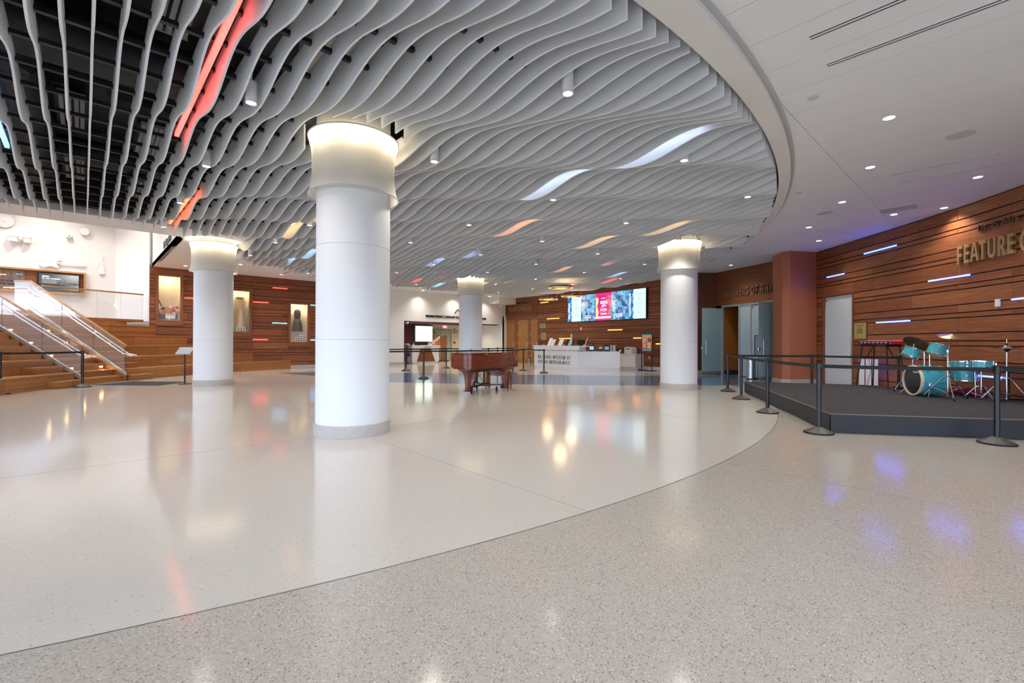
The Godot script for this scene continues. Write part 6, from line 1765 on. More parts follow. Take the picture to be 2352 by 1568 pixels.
	var bp := thing("backpack", "slumped black backpack between binders and desk phone", "backpack", onw.call(6.55, 0.4, 0.755), "", WB)
	m = MB.new()
	m.lathe([Vector2(0, 0), Vector2(0.2, 0.01), Vector2(0.23, 0.1), Vector2(0.2, 0.22), Vector2(0.13, 0.33), Vector2(0.05, 0.4), Vector2(0, 0.41)], 22, Vector3.ZERO, Basis(Vector3(1.0, 0, 0), Vector3(0.25, 1, 0), Vector3(0, 0, 0.7))); part(bp, "bag_body", m, pm("nylon_black", c8(24, 24, 26), 0.8))
	m = MB.new(); m.tube([Vector3(0.06, 0.36, 0.1), Vector3(0.16, 0.3, 0.16), Vector3(0.16, 0.14, 0.19), Vector3(0.1, 0.04, 0.16)], 0.014, 6); part(bp, "strap", m, pm("nylon_black", c8(24, 24, 26), 0.8))
	# poster stand
	var pc := Vector2(19.03, 11.28)
	var r2 := Vector2(0.13, -0.99).normalized()
	var PB := Basis(V(r2.x, r2.y, 0), Vector3.UP, V(-r2.y, r2.x, 0) * -1.0)
	if (PB.z).dot(V(-1, 0, 0)) < 0: PB = Basis(-PB.x, PB.y, -PB.z)
	var ps := thing("poster_stand", "black framed stand with coral and teal poster beside the cabinet", "sign", V(pc.x, pc.y, 0), "", PB)
	for x in [-0.25, 0.25]:
		m = MB.new(); m.box(Vector3(x, 0.86, 0), Vector3(0.03, 1.72, 0.03)); part(ps, "upright", m, pm("black_metal", c8(28, 30, 33), 0.4, 0.4))
	m = MB.new(); m.box(Vector3(0, 0.01, 0), Vector3(0.78, 0.02, 0.3), 0, 0.004); part(ps, "base", m, pm("black_metal", c8(28, 30, 33), 0.4, 0.4))
	m = MB.new(); m.box(Vector3(0, 1.7, 0), Vector3(0.52, 0.03, 0.03)); m.box(Vector3(0, 0.885, 0), Vector3(0.52, 0.03, 0.03)); part(ps, "crossbar", m, pm("black_metal", c8(28, 30, 33), 0.4, 0.4))
	m = MB.new(); m.box(Vector3(0, 1.29, 0), Vector3(0.47, 0.8, 0.012)); part(ps, "board", m, wpl)
	m = MB.new(); m.quad(Vector3(-0.235, 0.9, 0.0075), Vector3(0.235, 0.9, 0.0075), Vector3(0.235, 1.685, 0.0075), Vector3(-0.235, 1.685, 0.0075), Vector3(0, 0, 1), Vector2(0, 1), Vector2(1, 1), Vector2(1, 0), Vector2(0, 0)); part(ps, "print", m, pm("poster_print", Color(1, 1, 1), 0.5, 0.0, tex.poster))
	# video wall
	var vw := thing("video_wall", "long black framed row of five bright advertising screens", "screen", onw.call(5.68, 0.1, 2.46), "", WB)
	m = MB.new(); m.lohi(Vector3(-2.79, -0.02, -0.07), Vector3(2.8, 1.46, 0.02), 0, 0.006); part(vw, "housing", m, blk)
	var keys := ["scr_influencer", "scr_mural", "scr_musical", "scr_mural2", "scr_connoisseur"]
	for i in 5:
		var x0 := -2.76 + i * 1.104
		m = MB.new(); m.quad(Vector3(x0 + 0.004, 0, 0.024), Vector3(x0 + 1.1, 0, 0.024), Vector3(x0 + 1.1, 1.44, 0.024), Vector3(x0 + 0.004, 1.44, 0.024), Vector3(0, 0, 1), Vector2(0, 1), Vector2(1, 1), Vector2(1, 0), Vector2(0, 0))
		var sc := part(vw, "screen_panel", m, screen_mat(keys[i], 1.15))
		if i == 0 or i == 4:
			var tmx := lettering(vw, "lettering", "INFLUENCER" if i == 0 else "CONNOISSEUR", Vector3.ZERO, Vector3(1, 0, 0), Vector3(0, 0, 1), 1.0, 0.13, 0.004, glow("text_white", Color(1, 1, 1), 1.0))
			var src := tmx.mesh.get_aabb()
			var kx := (0.92 if i == 0 else 1.1) / src.size.x
			var ky := 0.13 / src.size.y
			tmx.transform = Transform3D(Basis(Vector3(0, kx, 0), Vector3(-ky, 0, 0), Vector3(0, 0, 0.04)), Vector3(x0 + 0.2, 0.16, 0.03) - Vector3(0, kx, 0) * src.position.x + Vector3(ky, 0, 0) * src.position.y)
		elif i == 2:
			for ln in [["MUSICAL", 0.36, 0.86, 0.5, 0.16], ["gifts", 0.44, 0.68, 0.32, 0.16], ["OPEN FRIDAY", 0.34, 0.52, 0.5, 0.07], ["NOVEMBER", 0.38, 0.3, 0.44, 0.07]]:
				var tr := lettering(vw, "lettering", ln[0], Vector3.ZERO, Vector3(1, 0, 0), Vector3(0, 0, 1), ln[3], ln[4], 0.003, glow("text_white", Color(1, 1, 1), 1.0))
				var bb2 := tr.mesh.get_aabb()
				tr.transform = Transform3D(Basis(Vector3(ln[3] / bb2.size.x, 0, 0), Vector3(0, ln[4] / bb2.size.y, 0), Vector3(0, 0, 0.04)), Vector3(x0 + ln[1], ln[2], 0.028) - Vector3(bb2.position.x * ln[3] / bb2.size.x, bb2.position.y * ln[4] / bb2.size.y, 0))
	area(vw, onw.call(5.68, 0.14, 3.18), V(wn.x, wn.y, 0), Vector3.UP, Vector2(5.5, 1.4), 0.5, Color(0.72, 0.86, 1.0))
	# wall plaques and boxes
	for q in [[0.3, 0.82, 2.16, 2.45, "pale green wall display by the theater doors", pm("plaque_green", c8(164, 178, 150), 0.4)], [0.41, 0.9, 1.45, 1.88, "brass plaque on the planks by the theater doors", pm("brass_matt", c8(190, 172, 110), 0.35, 0.5)]]:
		var t := thing("wall_plaque", q[4], "plaque", onw.call((q[0] + q[1]) / 2, 0.03, q[2]), "", WB)
		var hw: float = (q[1] - q[0]) / 2
		m = MB.new(); m.lohi(Vector3(-hw, 0, -0.01), Vector3(hw, q[3] - q[2], 0.03), 0, 0.004); part(t, "plate", m, q[5])
		for i in 4:
			m = MB.new(); m.lohi(Vector3(-hw * 0.6, (q[3] - q[2]) * (0.3 + 0.14 * i), 0.03), Vector3(hw * 0.6, (q[3] - q[2]) * (0.3 + 0.14 * i) + 0.015, 0.032)); part(t, "engraved_line", m, pm("engraved", c8(80, 76, 54), 0.6))
	var tb := thing("wall_sensor", "small white sensor box on planks under the video screens", "sensor", onw.call(3.94, 0.03, 1.98), "", WB)
	m = MB.new(); m.lohi(Vector3(-0.06, 0, -0.01), Vector3(0.06, 0.16, 0.03), 0, 0.01); part(tb, "cover", m, wl)
	var ca := thing("dome_camera", "white dome camera on planks above the video screens", "camera", onw.call(3.36, 0.1, 4.02), "", WB)
	m = MB.new(); m.lathe([Vector2(0, -0.07), Vector2(0.05, -0.05), Vector2(0.07, 0.0), Vector2(0.07, 0.05), Vector2(0, 0.06)], 20); part(ca, "dome", m, wl)
	m = MB.new(); m.box(Vector3(0.1, 0.02, -0.04), Vector3(0.12, 0.08, 0.08), 0, 0.01); part(ca, "bracket", m, pm("steel", c8(196, 198, 200), 0.3, 0.9))
	var ol := thing("power_outlet", "white outlet with a black plug low on the planks", "outlet", onw.call(8.57, 0.025, 0.5), "", WB)
	m = MB.new(); m.lohi(Vector3(-0.05, 0, 0), Vector3(0.05, 0.14, 0.012), 0, 0.003); part(ol, "plate", m, wl)
	m = MB.new(); m.lohi(Vector3(-0.02, 0.03, 0.012), Vector3(0.02, 0.07, 0.05)); part(ol, "plug", m, blk)
	var cdn := thing("power_cable", "tangled black power cable on the floor under the outlet", "cable", onw.call(8.5, 0.3, 0), "", WB)
	m = MB.new(); m.tube([Vector3(0.07, 0.55, -0.24), Vector3(0.05, 0.3, -0.2), Vector3(0.0, 0.02, -0.15), Vector3(-0.1, 0.012, 0.0), Vector3(-0.3, 0.012, 0.05), Vector3(-0.2, 0.03, 0.12), Vector3(0.1, 0.012, 0.1), Vector3(0.3, 0.15, -0.1), Vector3(0.45, 0.012, 0.0)], 0.007, 6); part(cdn, "cord", m, blk)
	m = MB.new(); m.box(Vector3(-0.3, 0.025, 0.05), Vector3(0.16, 0.05, 0.08), 0, 0.01); part(cdn, "adapter", m, blk)
	var cam2 := thing("dome_camera", "white dome camera on the white wall by the theater header", "camera", V(20.3, 22.9, 3.68))
	m = MB.new(); m.lathe([Vector2(0, -0.1), Vector2(0.07, -0.07), Vector2(0.1, 0.0), Vector2(0.1, 0.05), Vector2(0, 0.06)], 20); part(cam2, "dome", m, wl)
	build_lobby()
func build_lobby() -> void:
	var wl := pm("laminate_white", c8(234, 233, 234), 0.35)
	var blk := pm("black_plastic", c8(22, 23, 26), 0.4)
	var cd := thing("concierge_desk", "white concierge desk with wood wedge front in the lobby opening", "desk", V(14.98, 23.8, 0))
	var m := MB.new(); m.lohi(V(14.05, 23.6, 0.1), V(15.9, 24.2, 0.92)); partw(cd, "body", m, wl)
	m = MB.new(); m.lohi(V(14.12, 23.64, 0), V(15.84, 24.2, 0.1)); partw(cd, "plinth", m, wl)
	m = MB.new(); m.lohi(V(13.98, 23.52, 0.92), V(15.96, 24.25, 1.08), 0, 0.004); partw(cd, "counter", m, wl)
	m = MB.new(); m.slab(PackedVector2Array([Vector2(14.36, 0.12), Vector2(15.62, 0.12), Vector2(15.3, 0.9), Vector2(14.62, 0.9)]), Vector3(0, 0, -23.6), Vector3(1, 0, 0), Vector3.UP, Vector3(0, 0, 0.015), 0.6); partw(cd, "wood_wedge", m, wood_mat("desk"))
	lettering(cd, "lettering", "CONCIERGE", V(14.75, 23.515, 0.96), Vector3(1, 0, 0), Vector3(0, 0, 1), 0.5, 0.07, 0.006, pm("letter_pale", c8(160, 160, 160), 0.4, 0.4), false)
	for q in [[14.25, "white potted succulent on the screenward end of concierge desk"], [15.45, "grey potted succulent at the cup end of concierge desk"]]:
		var t := thing("potted_plant", q[1], "plant", V(q[0], 23.8, 1.08))
		m = MB.new(); m.lathe([Vector2(0, 0), Vector2(0.05, 0), Vector2(0.06, 0.09), Vector2(0, 0.08)], 14); part(t, "pot", m, wl)
		for k in 9:
			m = MB.new()
			var an := TAU * k / 9.0
			m.cyl(Vector3(0, 0.08, 0), Vector3(cos(an) * 0.06, 0.16 + 0.03 * (k % 3), sin(an) * 0.06), 0.016, 5, 0.002); part(t, "leaf", m, pm("leaf", c8(86, 120, 70), 0.6))
	var cu := thing("yellow_cup", "tall yellow cup on the concierge desk", "cup", V(15.72, 23.75, 1.08))
	m = MB.new(); m.lathe([Vector2(0, 0), Vector2(0.035, 0), Vector2(0.048, 0.15), Vector2(0.042, 0.15), Vector2(0.03, 0.01)], 16); part(cu, "cup_wall", m, pm("yellow", c8(226, 164, 50), 0.5))
	var kt := thing("tablet_stand", "black tablet stand with slanted screen beside the concierge desk", "tablet", V(13.55, 23.35, 0))
	m = MB.new(); m.box(Vector3(0, 0.01, 0), Vector3(0.36, 0.02, 0.36), 0, 0.004); part(kt, "base", m, blk)
	m = MB.new(); m.cyl(Vector3(0, 0.02, 0), Vector3(0, 1.1, 0), 0.03, 10); part(kt, "post", m, blk)
	m = MB.new(); m.obox(Vector3(0, 1.14, 0), Vector3(0.17, 0, 0), Vector3(0, 0.05, -0.1), Vector3(0, 0.012, 0.006), 0, 0.004); part(kt, "tablet", m, pm("tablet_grey", c8(70, 72, 66), 0.3))
	m = MB.new(); m.box(Vector3(0.05, 0.55, 0.06), Vector3(0.24, 0.22, 0.05), 0, 0.004); part(kt, "tray", m, blk)
	var mo := thing("desk_monitor", "dark monitor standing behind the concierge counter", "monitor", V(14.75, 24.0, 1.08))
	m = MB.new(); m.box(Vector3(0, 0.12, 0), Vector3(0.56, 0.2, 0.03), 0, 0.006); part(mo, "screen_shell", m, blk)
	m = MB.new(); m.box(Vector3(0, 0.012, 0), Vector3(0.2, 0.024, 0.15)); part(mo, "stand", m, blk)
	# bright hype screen
	var hs := thing("hype_screen", "bright white advertising screen with orange words in the lobby", "screen", V(15.85, 25.2, 1.3))
	m = MB.new(); m.lohi(V(15.12, 25.2, 1.28), V(16.5, 25.3, 2.38), 0, 0.006); partw(hs, "housing", m, pm("dark_green", c8(30, 48, 34), 0.5))
	m = MB.new(); m.quad(V(15.22, 25.196, 1.31), V(16.47, 25.196, 1.31), V(16.47, 25.196, 2.29), V(15.22, 25.196, 2.29), Vector3(0, 0, 1), Vector2(0, 1), Vector2(1, 1), Vector2(1, 0), Vector2(0, 0)); partw(hs, "display", m, screen_mat("hype", 1.5))
	for l in [["Believe", 2.0 - 0.06, 0.6], ["the", 1.76, 0.27], ["hype!", 1.54, 0.46]]:
		lettering(hs, "lettering", l[0], V(15.4, 25.195, l[1]), Vector3(1, 0, 0), Vector3(0, 0, 1), l[2], 0.17, 0.003, glow("text_coral", Color(0.85, 0.36, 0.24), 0.9), false)
	area(hs, V(15.85, 25.15, 1.8), Vector3(0, 0, 1), Vector3.UP, Vector2(1.2, 0.95), 0.3, Color(0.93, 1.0, 0.92))
	var pl := thing("poster_easel", "red and white photo board leaning under the bright screen", "poster", V(16.2, 24.6, 0))
	m = MB.new(); m.slab(PackedVector2Array([Vector2(15.75, 0.6), Vector2(16.65, 0.6), Vector2(16.65, 1.55), Vector2(16.35, 1.4), Vector2(15.9, 1.2)]), Vector3(0, 0, -24.62), Vector3(1, 0, 0), Vector3.UP, Vector3(0, 0, 0.02)); partw(pl, "board", m, pm("coral_board", c8(226, 110, 80), 0.6))
	m = MB.new(); m.slab(PackedVector2Array([Vector2(15.75, 0.9), Vector2(16.0, 1.05), Vector2(16.4, 1.36), Vector2(16.65, 1.55), Vector2(16.65, 1.68), Vector2(16.3, 1.45), Vector2(15.75, 1.2)]), Vector3(0, 0, -24.6), Vector3(1, 0, 0), Vector3.UP, Vector3(0, 0, 0.01)); partw(pl, "white_band", m, pm("paper_white", c8(238, 238, 234), 0.7))
	m = MB.new(); m.lohi(V(15.9, 24.63, 0), V(15.94, 24.66, 0.7)); m.lohi(V(16.45, 24.63, 0), V(16.49, 24.66, 0.7)); partw(pl, "legs", m, blk)
	# wooden silhouettes
	var cm := pm("cutout_brown", c8(132, 92, 62), 0.6)
	var cut := thing("cutout_bystander", "flat brown wooden silhouette of a person's head and shoulders", "cutout figure", V(16.9, 25.5, 0))
	var sil := PackedVector2Array()
	for p in [Vector2(-0.22, 0.05), Vector2(-0.26, 0.7), Vector2(-0.3, 1.15), Vector2(-0.2, 1.3), Vector2(-0.08, 1.36), Vector2(-0.08, 1.44), Vector2(-0.13, 1.55), Vector2(-0.15, 1.68), Vector2(-0.11, 1.8), Vector2(0.0, 1.85), Vector2(0.11, 1.8), Vector2(0.15, 1.68), Vector2(0.12, 1.55), Vector2(0.07, 1.44), Vector2(0.08, 1.36), Vector2(0.24, 1.3), Vector2(0.33, 1.18), Vector2(0.38, 0.85), Vector2(0.3, 0.6), Vector2(0.26, 0.05)]: sil.append(p)
	m = MB.new(); m.slab(sil, Vector3(0, 0, -0.012), Vector3(1, 0, 0), Vector3.UP, Vector3(0, 0, 0.024)); part(cut, "figure_panel", m, cm)
	m = MB.new(); m.box(Vector3(0, 0.025, 0), Vector3(0.6, 0.05, 0.35)); part(cut, "foot_plate", m, pm("base_dark", c8(50, 50, 48), 0.5))
	var tr := thing("cutout_trumpeter", "flat brown wooden silhouette of a person playing a raised trumpet", "cutout figure", V(17.5, 25.55, 0))
	sil = PackedVector2Array()
	for p in [Vector2(-0.12, 0.05), Vector2(-0.1, 0.7), Vector2(-0.2, 1.05), Vector2(-0.22, 1.4), Vector2(-0.26, 1.62), Vector2(-0.2, 1.74), Vector2(-0.02, 1.56), Vector2(0.06, 1.55), Vector2(0.08, 1.66), Vector2(0.16, 1.74), Vector2(0.27, 1.74), Vector2(0.34, 1.64), Vector2(0.33, 1.5), Vector2(0.36, 1.35), Vector2(0.36, 1.1), Vector2(0.26, 0.8), Vector2(0.26, 0.05)]: sil.append(p)
	m = MB.new(); m.slab(sil, Vector3(0, 0, -0.012), Vector3(1, 0, 0), Vector3.UP, Vector3(0, 0, 0.024)); part(tr, "figure_panel", m, cm)
	m = MB.new(); m.slab(PackedVector2Array([Vector2(0.08, 1.57), Vector2(-0.3, 1.74), Vector2(-0.62, 1.94), Vector2(-0.68, 2.08), Vector2(-0.74, 2.06), Vector2(-0.76, 1.9), Vector2(-0.64, 1.86), Vector2(-0.32, 1.68), Vector2(0.06, 1.53)]), Vector3(0, 0, -0.012), Vector3(1, 0, 0), Vector3.UP, Vector3(0, 0, 0.024)); part(tr, "trumpet_panel", m, cm)
	m = MB.new(); m.box(Vector3(0.07, 0.025, 0), Vector3(0.6, 0.05, 0.35)); part(tr, "foot_plate", m, pm("base_dark", c8(50, 50, 48), 0.5))
	var ex := thing("exit_sign", "red lit exit sign hanging in the entrance lobby", "sign", V(17.42, 25.2, 2.2))
	m = MB.new(); m.box(Vector3(0, 0.08, 0), Vector3(0.34, 0.19, 0.04), 0, 0.006); part(ex, "housing", m, glow("exit_red", Color(1.0, 0.16, 0.12), 0.9))
	m = MB.new(); m.cyl(Vector3(0, 0.17, 0), Vector3(0, 0.43, 0), 0.008, 6); part(ex, "stem", m, wl)
	lettering(ex, "lettering", "EXIT", V(17.3, 25.178, 2.23), Vector3(1, 0, 0), Vector3(0, 0, 1), 0.24, 0.11, 0.003, glow("text_white", Color(1, 1, 1), 1.0))
	var tl := thing("track_spotlight", "white track spotlight glaring at the lobby opening edge", "light", V(13.75, 23.7, 2.4))
	m = MB.new(); m.lathe([Vector2(0, 0.1), Vector2(0.06, 0.1), Vector2(0.07, -0.08), Vector2(0.0, -0.08)], 18, Vector3.ZERO, Basis(Vector3(1, 0, 0), 1.1)); part(tl, "housing", m, wl)
	m = MB.new(); m.lathe([Vector2(0, 0.102), Vector2(0.058, 0.102)], 18, Vector3.ZERO, Basis(Vector3(1, 0, 0), 1.1)); part(tl, "lens", m, glow("lens_hot", Color(1.0, 0.95, 0.8), 12.0))
	m = MB.new(); m.cyl(Vector3(0, 0, 0), Vector3(0, 0.22, 0), 0.012, 6); part(tl, "stem", m, wl)
	spot(tl, V(13.85, 23.6, 2.36), V(0.9, -0.5, -0.6), 2.5, 55, Color(1.0, 0.93, 0.78), 0.06)
	var fa := thing("fire_alarm", "small red fire alarm box on the cream lobby wall", "alarm", V(19.05, 26.36, 1.25))
	m = MB.new(); m.box(Vector3.ZERO, Vector3(0.14, 0.16, 0.06), 0, 0.01); part(fa, "cover", m, pm("alarm_red", c8(196, 60, 60), 0.5))
	var sg := thing("wall_sign", "small dark arrow and words on the cream lobby wall", "sign", V(18.9, 26.385, 1.95))
	var dk := pm("letter_bronze", c8(58, 48, 40), 0.4, 0.5)
	m = MB.new(); m.obox(Vector3(0.1, 0.24, 0), Vector3(0.06, 0.06, 0), Vector3(-0.01, 0.01, 0), Vector3(0, 0, 0.006)); m.obox(Vector3(0.21, 0.24, 0), Vector3(0.06, -0.06, 0), Vector3(0.01, 0.01, 0), Vector3(0, 0, 0.006)); part(sg, "arrow", m, dk)
	lettering(sg, "lettering", "Fisk Jubilee Singers", V(18.92, 26.392, 2.02), Vector3(1, 0, 0), Vector3(0, 0, 1), 0.9, 0.08, 0.006, dk)
	lettering(sg, "lettering", "Entrance", V(18.92, 26.392, 1.9), Vector3(1, 0, 0), Vector3(0, 0, 1), 0.38, 0.08, 0.006, dk)
	for q in [[15.0, 24.6], [17.2, 24.4], [19.4, 24.6]]:
		var t := thing("lobby_downlight", "round downlight in the entrance lobby ceiling", "light", V(q[0], q[1], 2.62), "entrance lobby downlights")
		m = MB.new(); m.lathe([Vector2(0, -0.004), Vector2(0.07, -0.004), Vector2(0.08, 0)], 20); part(t, "lens", m, glow("lens", Color(1.0, 0.97, 0.92), 6.0))
		spot(t, V(q[0], q[1], 2.6), Vector3.DOWN, 3.0, 65, Color(1.0, 0.94, 0.85), 0.05)
func build_stage() -> void:
	var SH := 0.27
	var o := thing("stage_platform", "low black skirted stage platform with dark speckled carpet", "stage", V(11, 1.5, 0))
	var poly := PackedVector2Array([Vector2(12.75, 4.68), Vector2(7.86, 1.71), Vector2(9.22, -0.18), Vector2(10.3, -1.6), Vector2(11.6, -0.75), Vector2(12.5, -0.12), Vector2(13.35, 0.55), Vector2(14.1, 1.3), Vector2(14.0, 2.4), Vector2(13.6, 3.25), Vector2(13.15, 3.9)])
	var m := MB.new(); m.plan(Geometry2D.offset_polygon(poly, -0.02)[0], 0.005, SH - 0.012); partw(o, "skirt", m, pm("skirt_black", c8(34, 34, 37), 0.75))
	m = MB.new(); m.plan(poly, SH - 0.012, SH, 1.0 / 2.2); partw(o, "carpet", m, pm("stage_carpet", Color(1, 1, 1), 0.95, 0.0, tex.carpet))
	# soft folds and hem of the cloth skirt along the two visible fronts
	for e in [[0, 1, 6], [1, 2, 3], [2, 3, 3]]:
		var p: Vector2 = poly[e[0]]
		var q: Vector2 = poly[e[1]]
		var d := (q - p).normalized()
		var nn := Vector2(d.y, -d.x)
		if nn.dot(Vector2(0, 0) - p) < 0: nn = -nn
		var L := (q - p).length()
		m = MB.new()
		var n := 60
		for i in n:
			var P := []
			for k in [i, i + 1]:
				var s: float = L * k / n
				var f := 0.006 + 0.006 * sin(s * 5.3 + e[2]) * sin(s * 1.7 + 0.4)
				var f2 := 0.012 + 0.014 * sin(s * 2.9 + e[2] * 2.0)
				P.append([V(p.x + d.x * s + nn.x * 0.004, p.y + d.y * s + nn.y * 0.004, SH - 0.01), V(p.x + d.x * s + nn.x * f, p.y + d.y * s + nn.y * f, 0.13), V(p.x + d.x * s + nn.x * f2, p.y + d.y * s + nn.y * f2, 0.004)])
			var N := V(nn.x, nn.y, 0)
			m.quad(P[0][0], P[1][0], P[1][1], P[0][1], N)
			m.quad(P[0][1], P[1][1], P[1][2], P[0][2], N)
		partw(o, "skirt_cloth", m, pm("skirt_cloth", c8(40, 40, 43), 0.6))
		m = MB.new(); m.obox(V((p.x + q.x) / 2, (p.y + q.y) / 2, SH - 0.004), V(d.x, d.y, 0) * (L / 2), Vector3(0, 0.006, 0), V(nn.x, nn.y, 0) * 0.008); partw(o, "edge_binding", m, pm("binding", c8(120, 108, 92), 0.8))
	build_drums(SH)
	# keyboard on its stand
	var kc := W2(8.57, 10.7)
	var fx := W2(0, 1)
	var rx := W2(1, 0)
	var KB := Basis(V(fx.x, fx.y, 0), Vector3.UP, V(rx.x, rx.y, 0))
	var st := thing("keyboard_stand", "black metal A-frame keyboard stand on the stage", "keyboard stand", V(kc.x, kc.y, SH), "", KB)
	var blk := pm("black_metal", c8(28, 30, 33), 0.4, 0.4)
	m = MB.new()
	for z in [-0.15, 0.15]: m.box(Vector3(0, 0.97, z), Vector3(0.78, 0.035, 0.035))
	for x in [-0.37, 0.37]: m.box(Vector3(x, 0.97, 0), Vector3(0.04, 0.05, 0.34))
	part(st, "top_frame", m, blk)
	for x in [-1.0, 1.0]:
		for z in [-1.0, 1.0]:
			m = MB.new(); m.cyl(Vector3(0.36 * x, 0.96, 0.145 * z), Vector3(0.47 * x, 0.0, 0.2 * z), 0.014, 8); part(st, "leg", m, blk)
		m = MB.new(); m.cyl(Vector3(0.393 * x, 0.7, -0.16), Vector3(0.393 * x, 0.7, 0.16), 0.011, 8); part(st, "cross_bar", m, blk)
		m = MB.new(); m.cyl(Vector3(0.393 * x, 0.7, 0.0), Vector3(0.2 * x, 0.95, 0.0), 0.009, 8); part(st, "brace", m, blk)
	var kb := thing("stage_keyboard", "red stage keyboard with connection panel on its back", "keyboard", V(kc.x, kc.y, SH + 0.995), "", KB)
	var red := pm("keyboard_red", c8(190, 30, 44), 0.35)
	m = MB.new(); m.lohi(Vector3(-0.47, 0.0, -0.16), Vector3(0.47, 0.085, 0.17), 0, 0.012); part(kb, "case", m, red)
	m = MB.new(); m.lohi(Vector3(-0.44, 0.015, -0.168), Vector3(0.44, 0.07, -0.16)); part(kb, "rear_panel", m, pm("black_plastic", c8(22, 23, 26), 0.4))
	for i in 7:
		m = MB.new(); m.lohi(Vector3(-0.4 + i * 0.12, 0.03, -0.171), Vector3(-0.33 + i * 0.12, 0.055, -0.167)); part(kb, "socket_label", m, pm("grey_lab", c8(190, 188, 186), 0.5))
	m = MB.new(); m.lohi(Vector3(-0.4, 0.085, -0.02), Vector3(0.4, 0.092, 0.15)); part(kb, "white_keys", m, pm("paper_white", c8(238, 238, 234), 0.7))
	for i in 26:
		if i % 7 in [2, 6]: continue
		m = MB.new(); m.lohi(Vector3(-0.395 + i * 0.0305, 0.09, -0.02), Vector3(-0.38 + i * 0.0305, 0.1, 0.08)); part(kb, "black_key", m, pm("black_plastic", c8(22, 23, 26), 0.4))
	for i in 9:
		m = MB.new(); m.cyl(Vector3(-0.25 + i * 0.06, 0.085, -0.09), Vector3(-0.25 + i * 0.06, 0.105, -0.09), 0.012, 8); part(kb, "control_knob", m, pm("grey_lab", c8(190, 188, 186), 0.5))
	var cab := thing("keyboard_cable", "thin black cable hanging from the red keyboard", "cable", V(kc.x, kc.y, SH), "", KB)
	m = MB.new(); m.tube([Vector3(0.05, 1.0, -0.19), Vector3(0.07, 0.7, -0.22), Vector3(0.02, 0.4, -0.2), Vector3(0.06, 0.1, -0.24), Vector3(0.02, 0.01, -0.3)], 0.005, 6); part(cab, "cord", m, blk)
	var pe := thing("sustain_pedal", "small black and silver pedal on the carpet by the keyboard", "pedal", V(13.35, 1.62, SH), "", KB)
	m = MB.new(); m.box(Vector3(0, 0.025, 0), Vector3(0.1, 0.05, 0.16), 0, 0.006); part(pe, "body", m, pm("black_plastic", c8(22, 23, 26), 0.4))
	m = MB.new(); m.box(Vector3(0, 0.05, 0.1), Vector3(0.06, 0.012, 0.14), 0, 0.003); part(pe, "lever", m, pm("steel", c8(196, 198, 200), 0.3, 0.9))
	# white boards leaning on the wall by the door
	var bd := thing("leaning_boards", "white curved display boards leaning behind the stage", "board", V(15.05, 2.35, 0))
	for i in 3:
		m = MB.new()
		var q := Vector2(15.25 - i * 0.1, 2.62 - i * 0.16)
		m.obox(V(q.x, q.y, 0.44), V(0.5, 0.5, 0).normalized() * 0.09, Vector3(0, 0.44, 0), V(0.5, -0.5, 0).normalized() * 0.01, 1, 0.003); partw(bd, "board", m, pm("laminate_white", c8(234, 233, 234), 0.35))
	# bag behind the drums
	var bg := thing("gear_bag", "long red and black gear bag lying behind the drums", "bag", V(12.95, 0.55, SH))
	m = MB.new()
	var pts := [V(13.1, 1.0, SH + 0.07), V(12.95, 0.8, SH + 0.085), V(12.8, 0.6, SH + 0.08), V(12.62, 0.4, SH + 0.075), V(12.5, 0.28, SH + 0.06)]
	m.tube(pts, 0.075, 10); partw(bg, "bag_body", m, pm("bag_red", c8(150, 44, 56), 0.8))
	m = MB.new(); m.tube([V(12.95, 0.95, SH + 0.16), V(12.85, 0.8, SH + 0.2), V(12.7, 0.6, SH + 0.17)], 0.012, 6); partw(bg, "strap", m, pm("nylon_black", c8(24, 24, 26), 0.8))
	# small black table at the stage end
	var tb := thing("folding_table", "small black table standing at the wall end of the stage", "table", V(11.95, -0.25, SH))
	m = MB.new(); m.obox(V(11.95, -0.28, SH + 0.6), V(0.36, 0.29, 0), Vector3(0, 0.012, 0), V(0.14, -0.17, 0), 0, 0.004); partw(tb, "table_top", m, blk)
	for s in [[0.3, 0.24], [-0.3, -0.24]]:
		m = MB.new(); m.cyl(V(11.95 + s[0], -0.28 + s[1], SH), V(11.95 + s[0], -0.28 + s[1], SH + 0.59), 0.02, 8); m.obox(V(11.95 + s[0], -0.28 + s[1], SH + 0.012), V(0.16, -0.19, 0), Vector3(0, 0.012, 0), V(0.02, 0.017, 0)); partw(tb, "leg", m, blk)
	# plaque and thermostat on the feature wall
	var d0 := on_poly(FEATURE, 1.98)
	var n0 := Vector2(-d0[1].y, d0[1].x)
	if n0.dot(Vector2(5, 6) - d0[0]) < 0: n0 = -n0
	var PB := Basis(V(d0[1].x, d0[1].y, 0), Vector3.UP, V(n0.x, n0.y, 0))
	var pq := thing("wall_plaque", "brass dedication plaque on planks above the keyboard", "plaque", V(d0[0].x, d0[0].y, 1.4) + V(n0.x, n0.y, 0) * 0.03, "", PB)
	m = MB.new(); m.lohi(Vector3(-0.24, 0, -0.008), Vector3(0.24, 0.47, 0.02), 0, 0.004); part(pq, "frame", m, pm("plaque_frame", c8(120, 98, 60), 0.4, 0.5))
	m = MB.new(); m.lohi(Vector3(-0.22, 0.02, 0.018), Vector3(0.22, 0.45, 0.026)); part(pq, "plate", m, pm("brass_matt", c8(190, 172, 110), 0.35, 0.5))
	var wp := V(d0[0].x, d0[0].y, 1.4) + V(n0.x, n0.y, 0) * 0.056
	var xx := V(d0[1].x, d0[1].y, 0)
	var ek := pm("engraved", c8(70, 62, 40), 0.6)
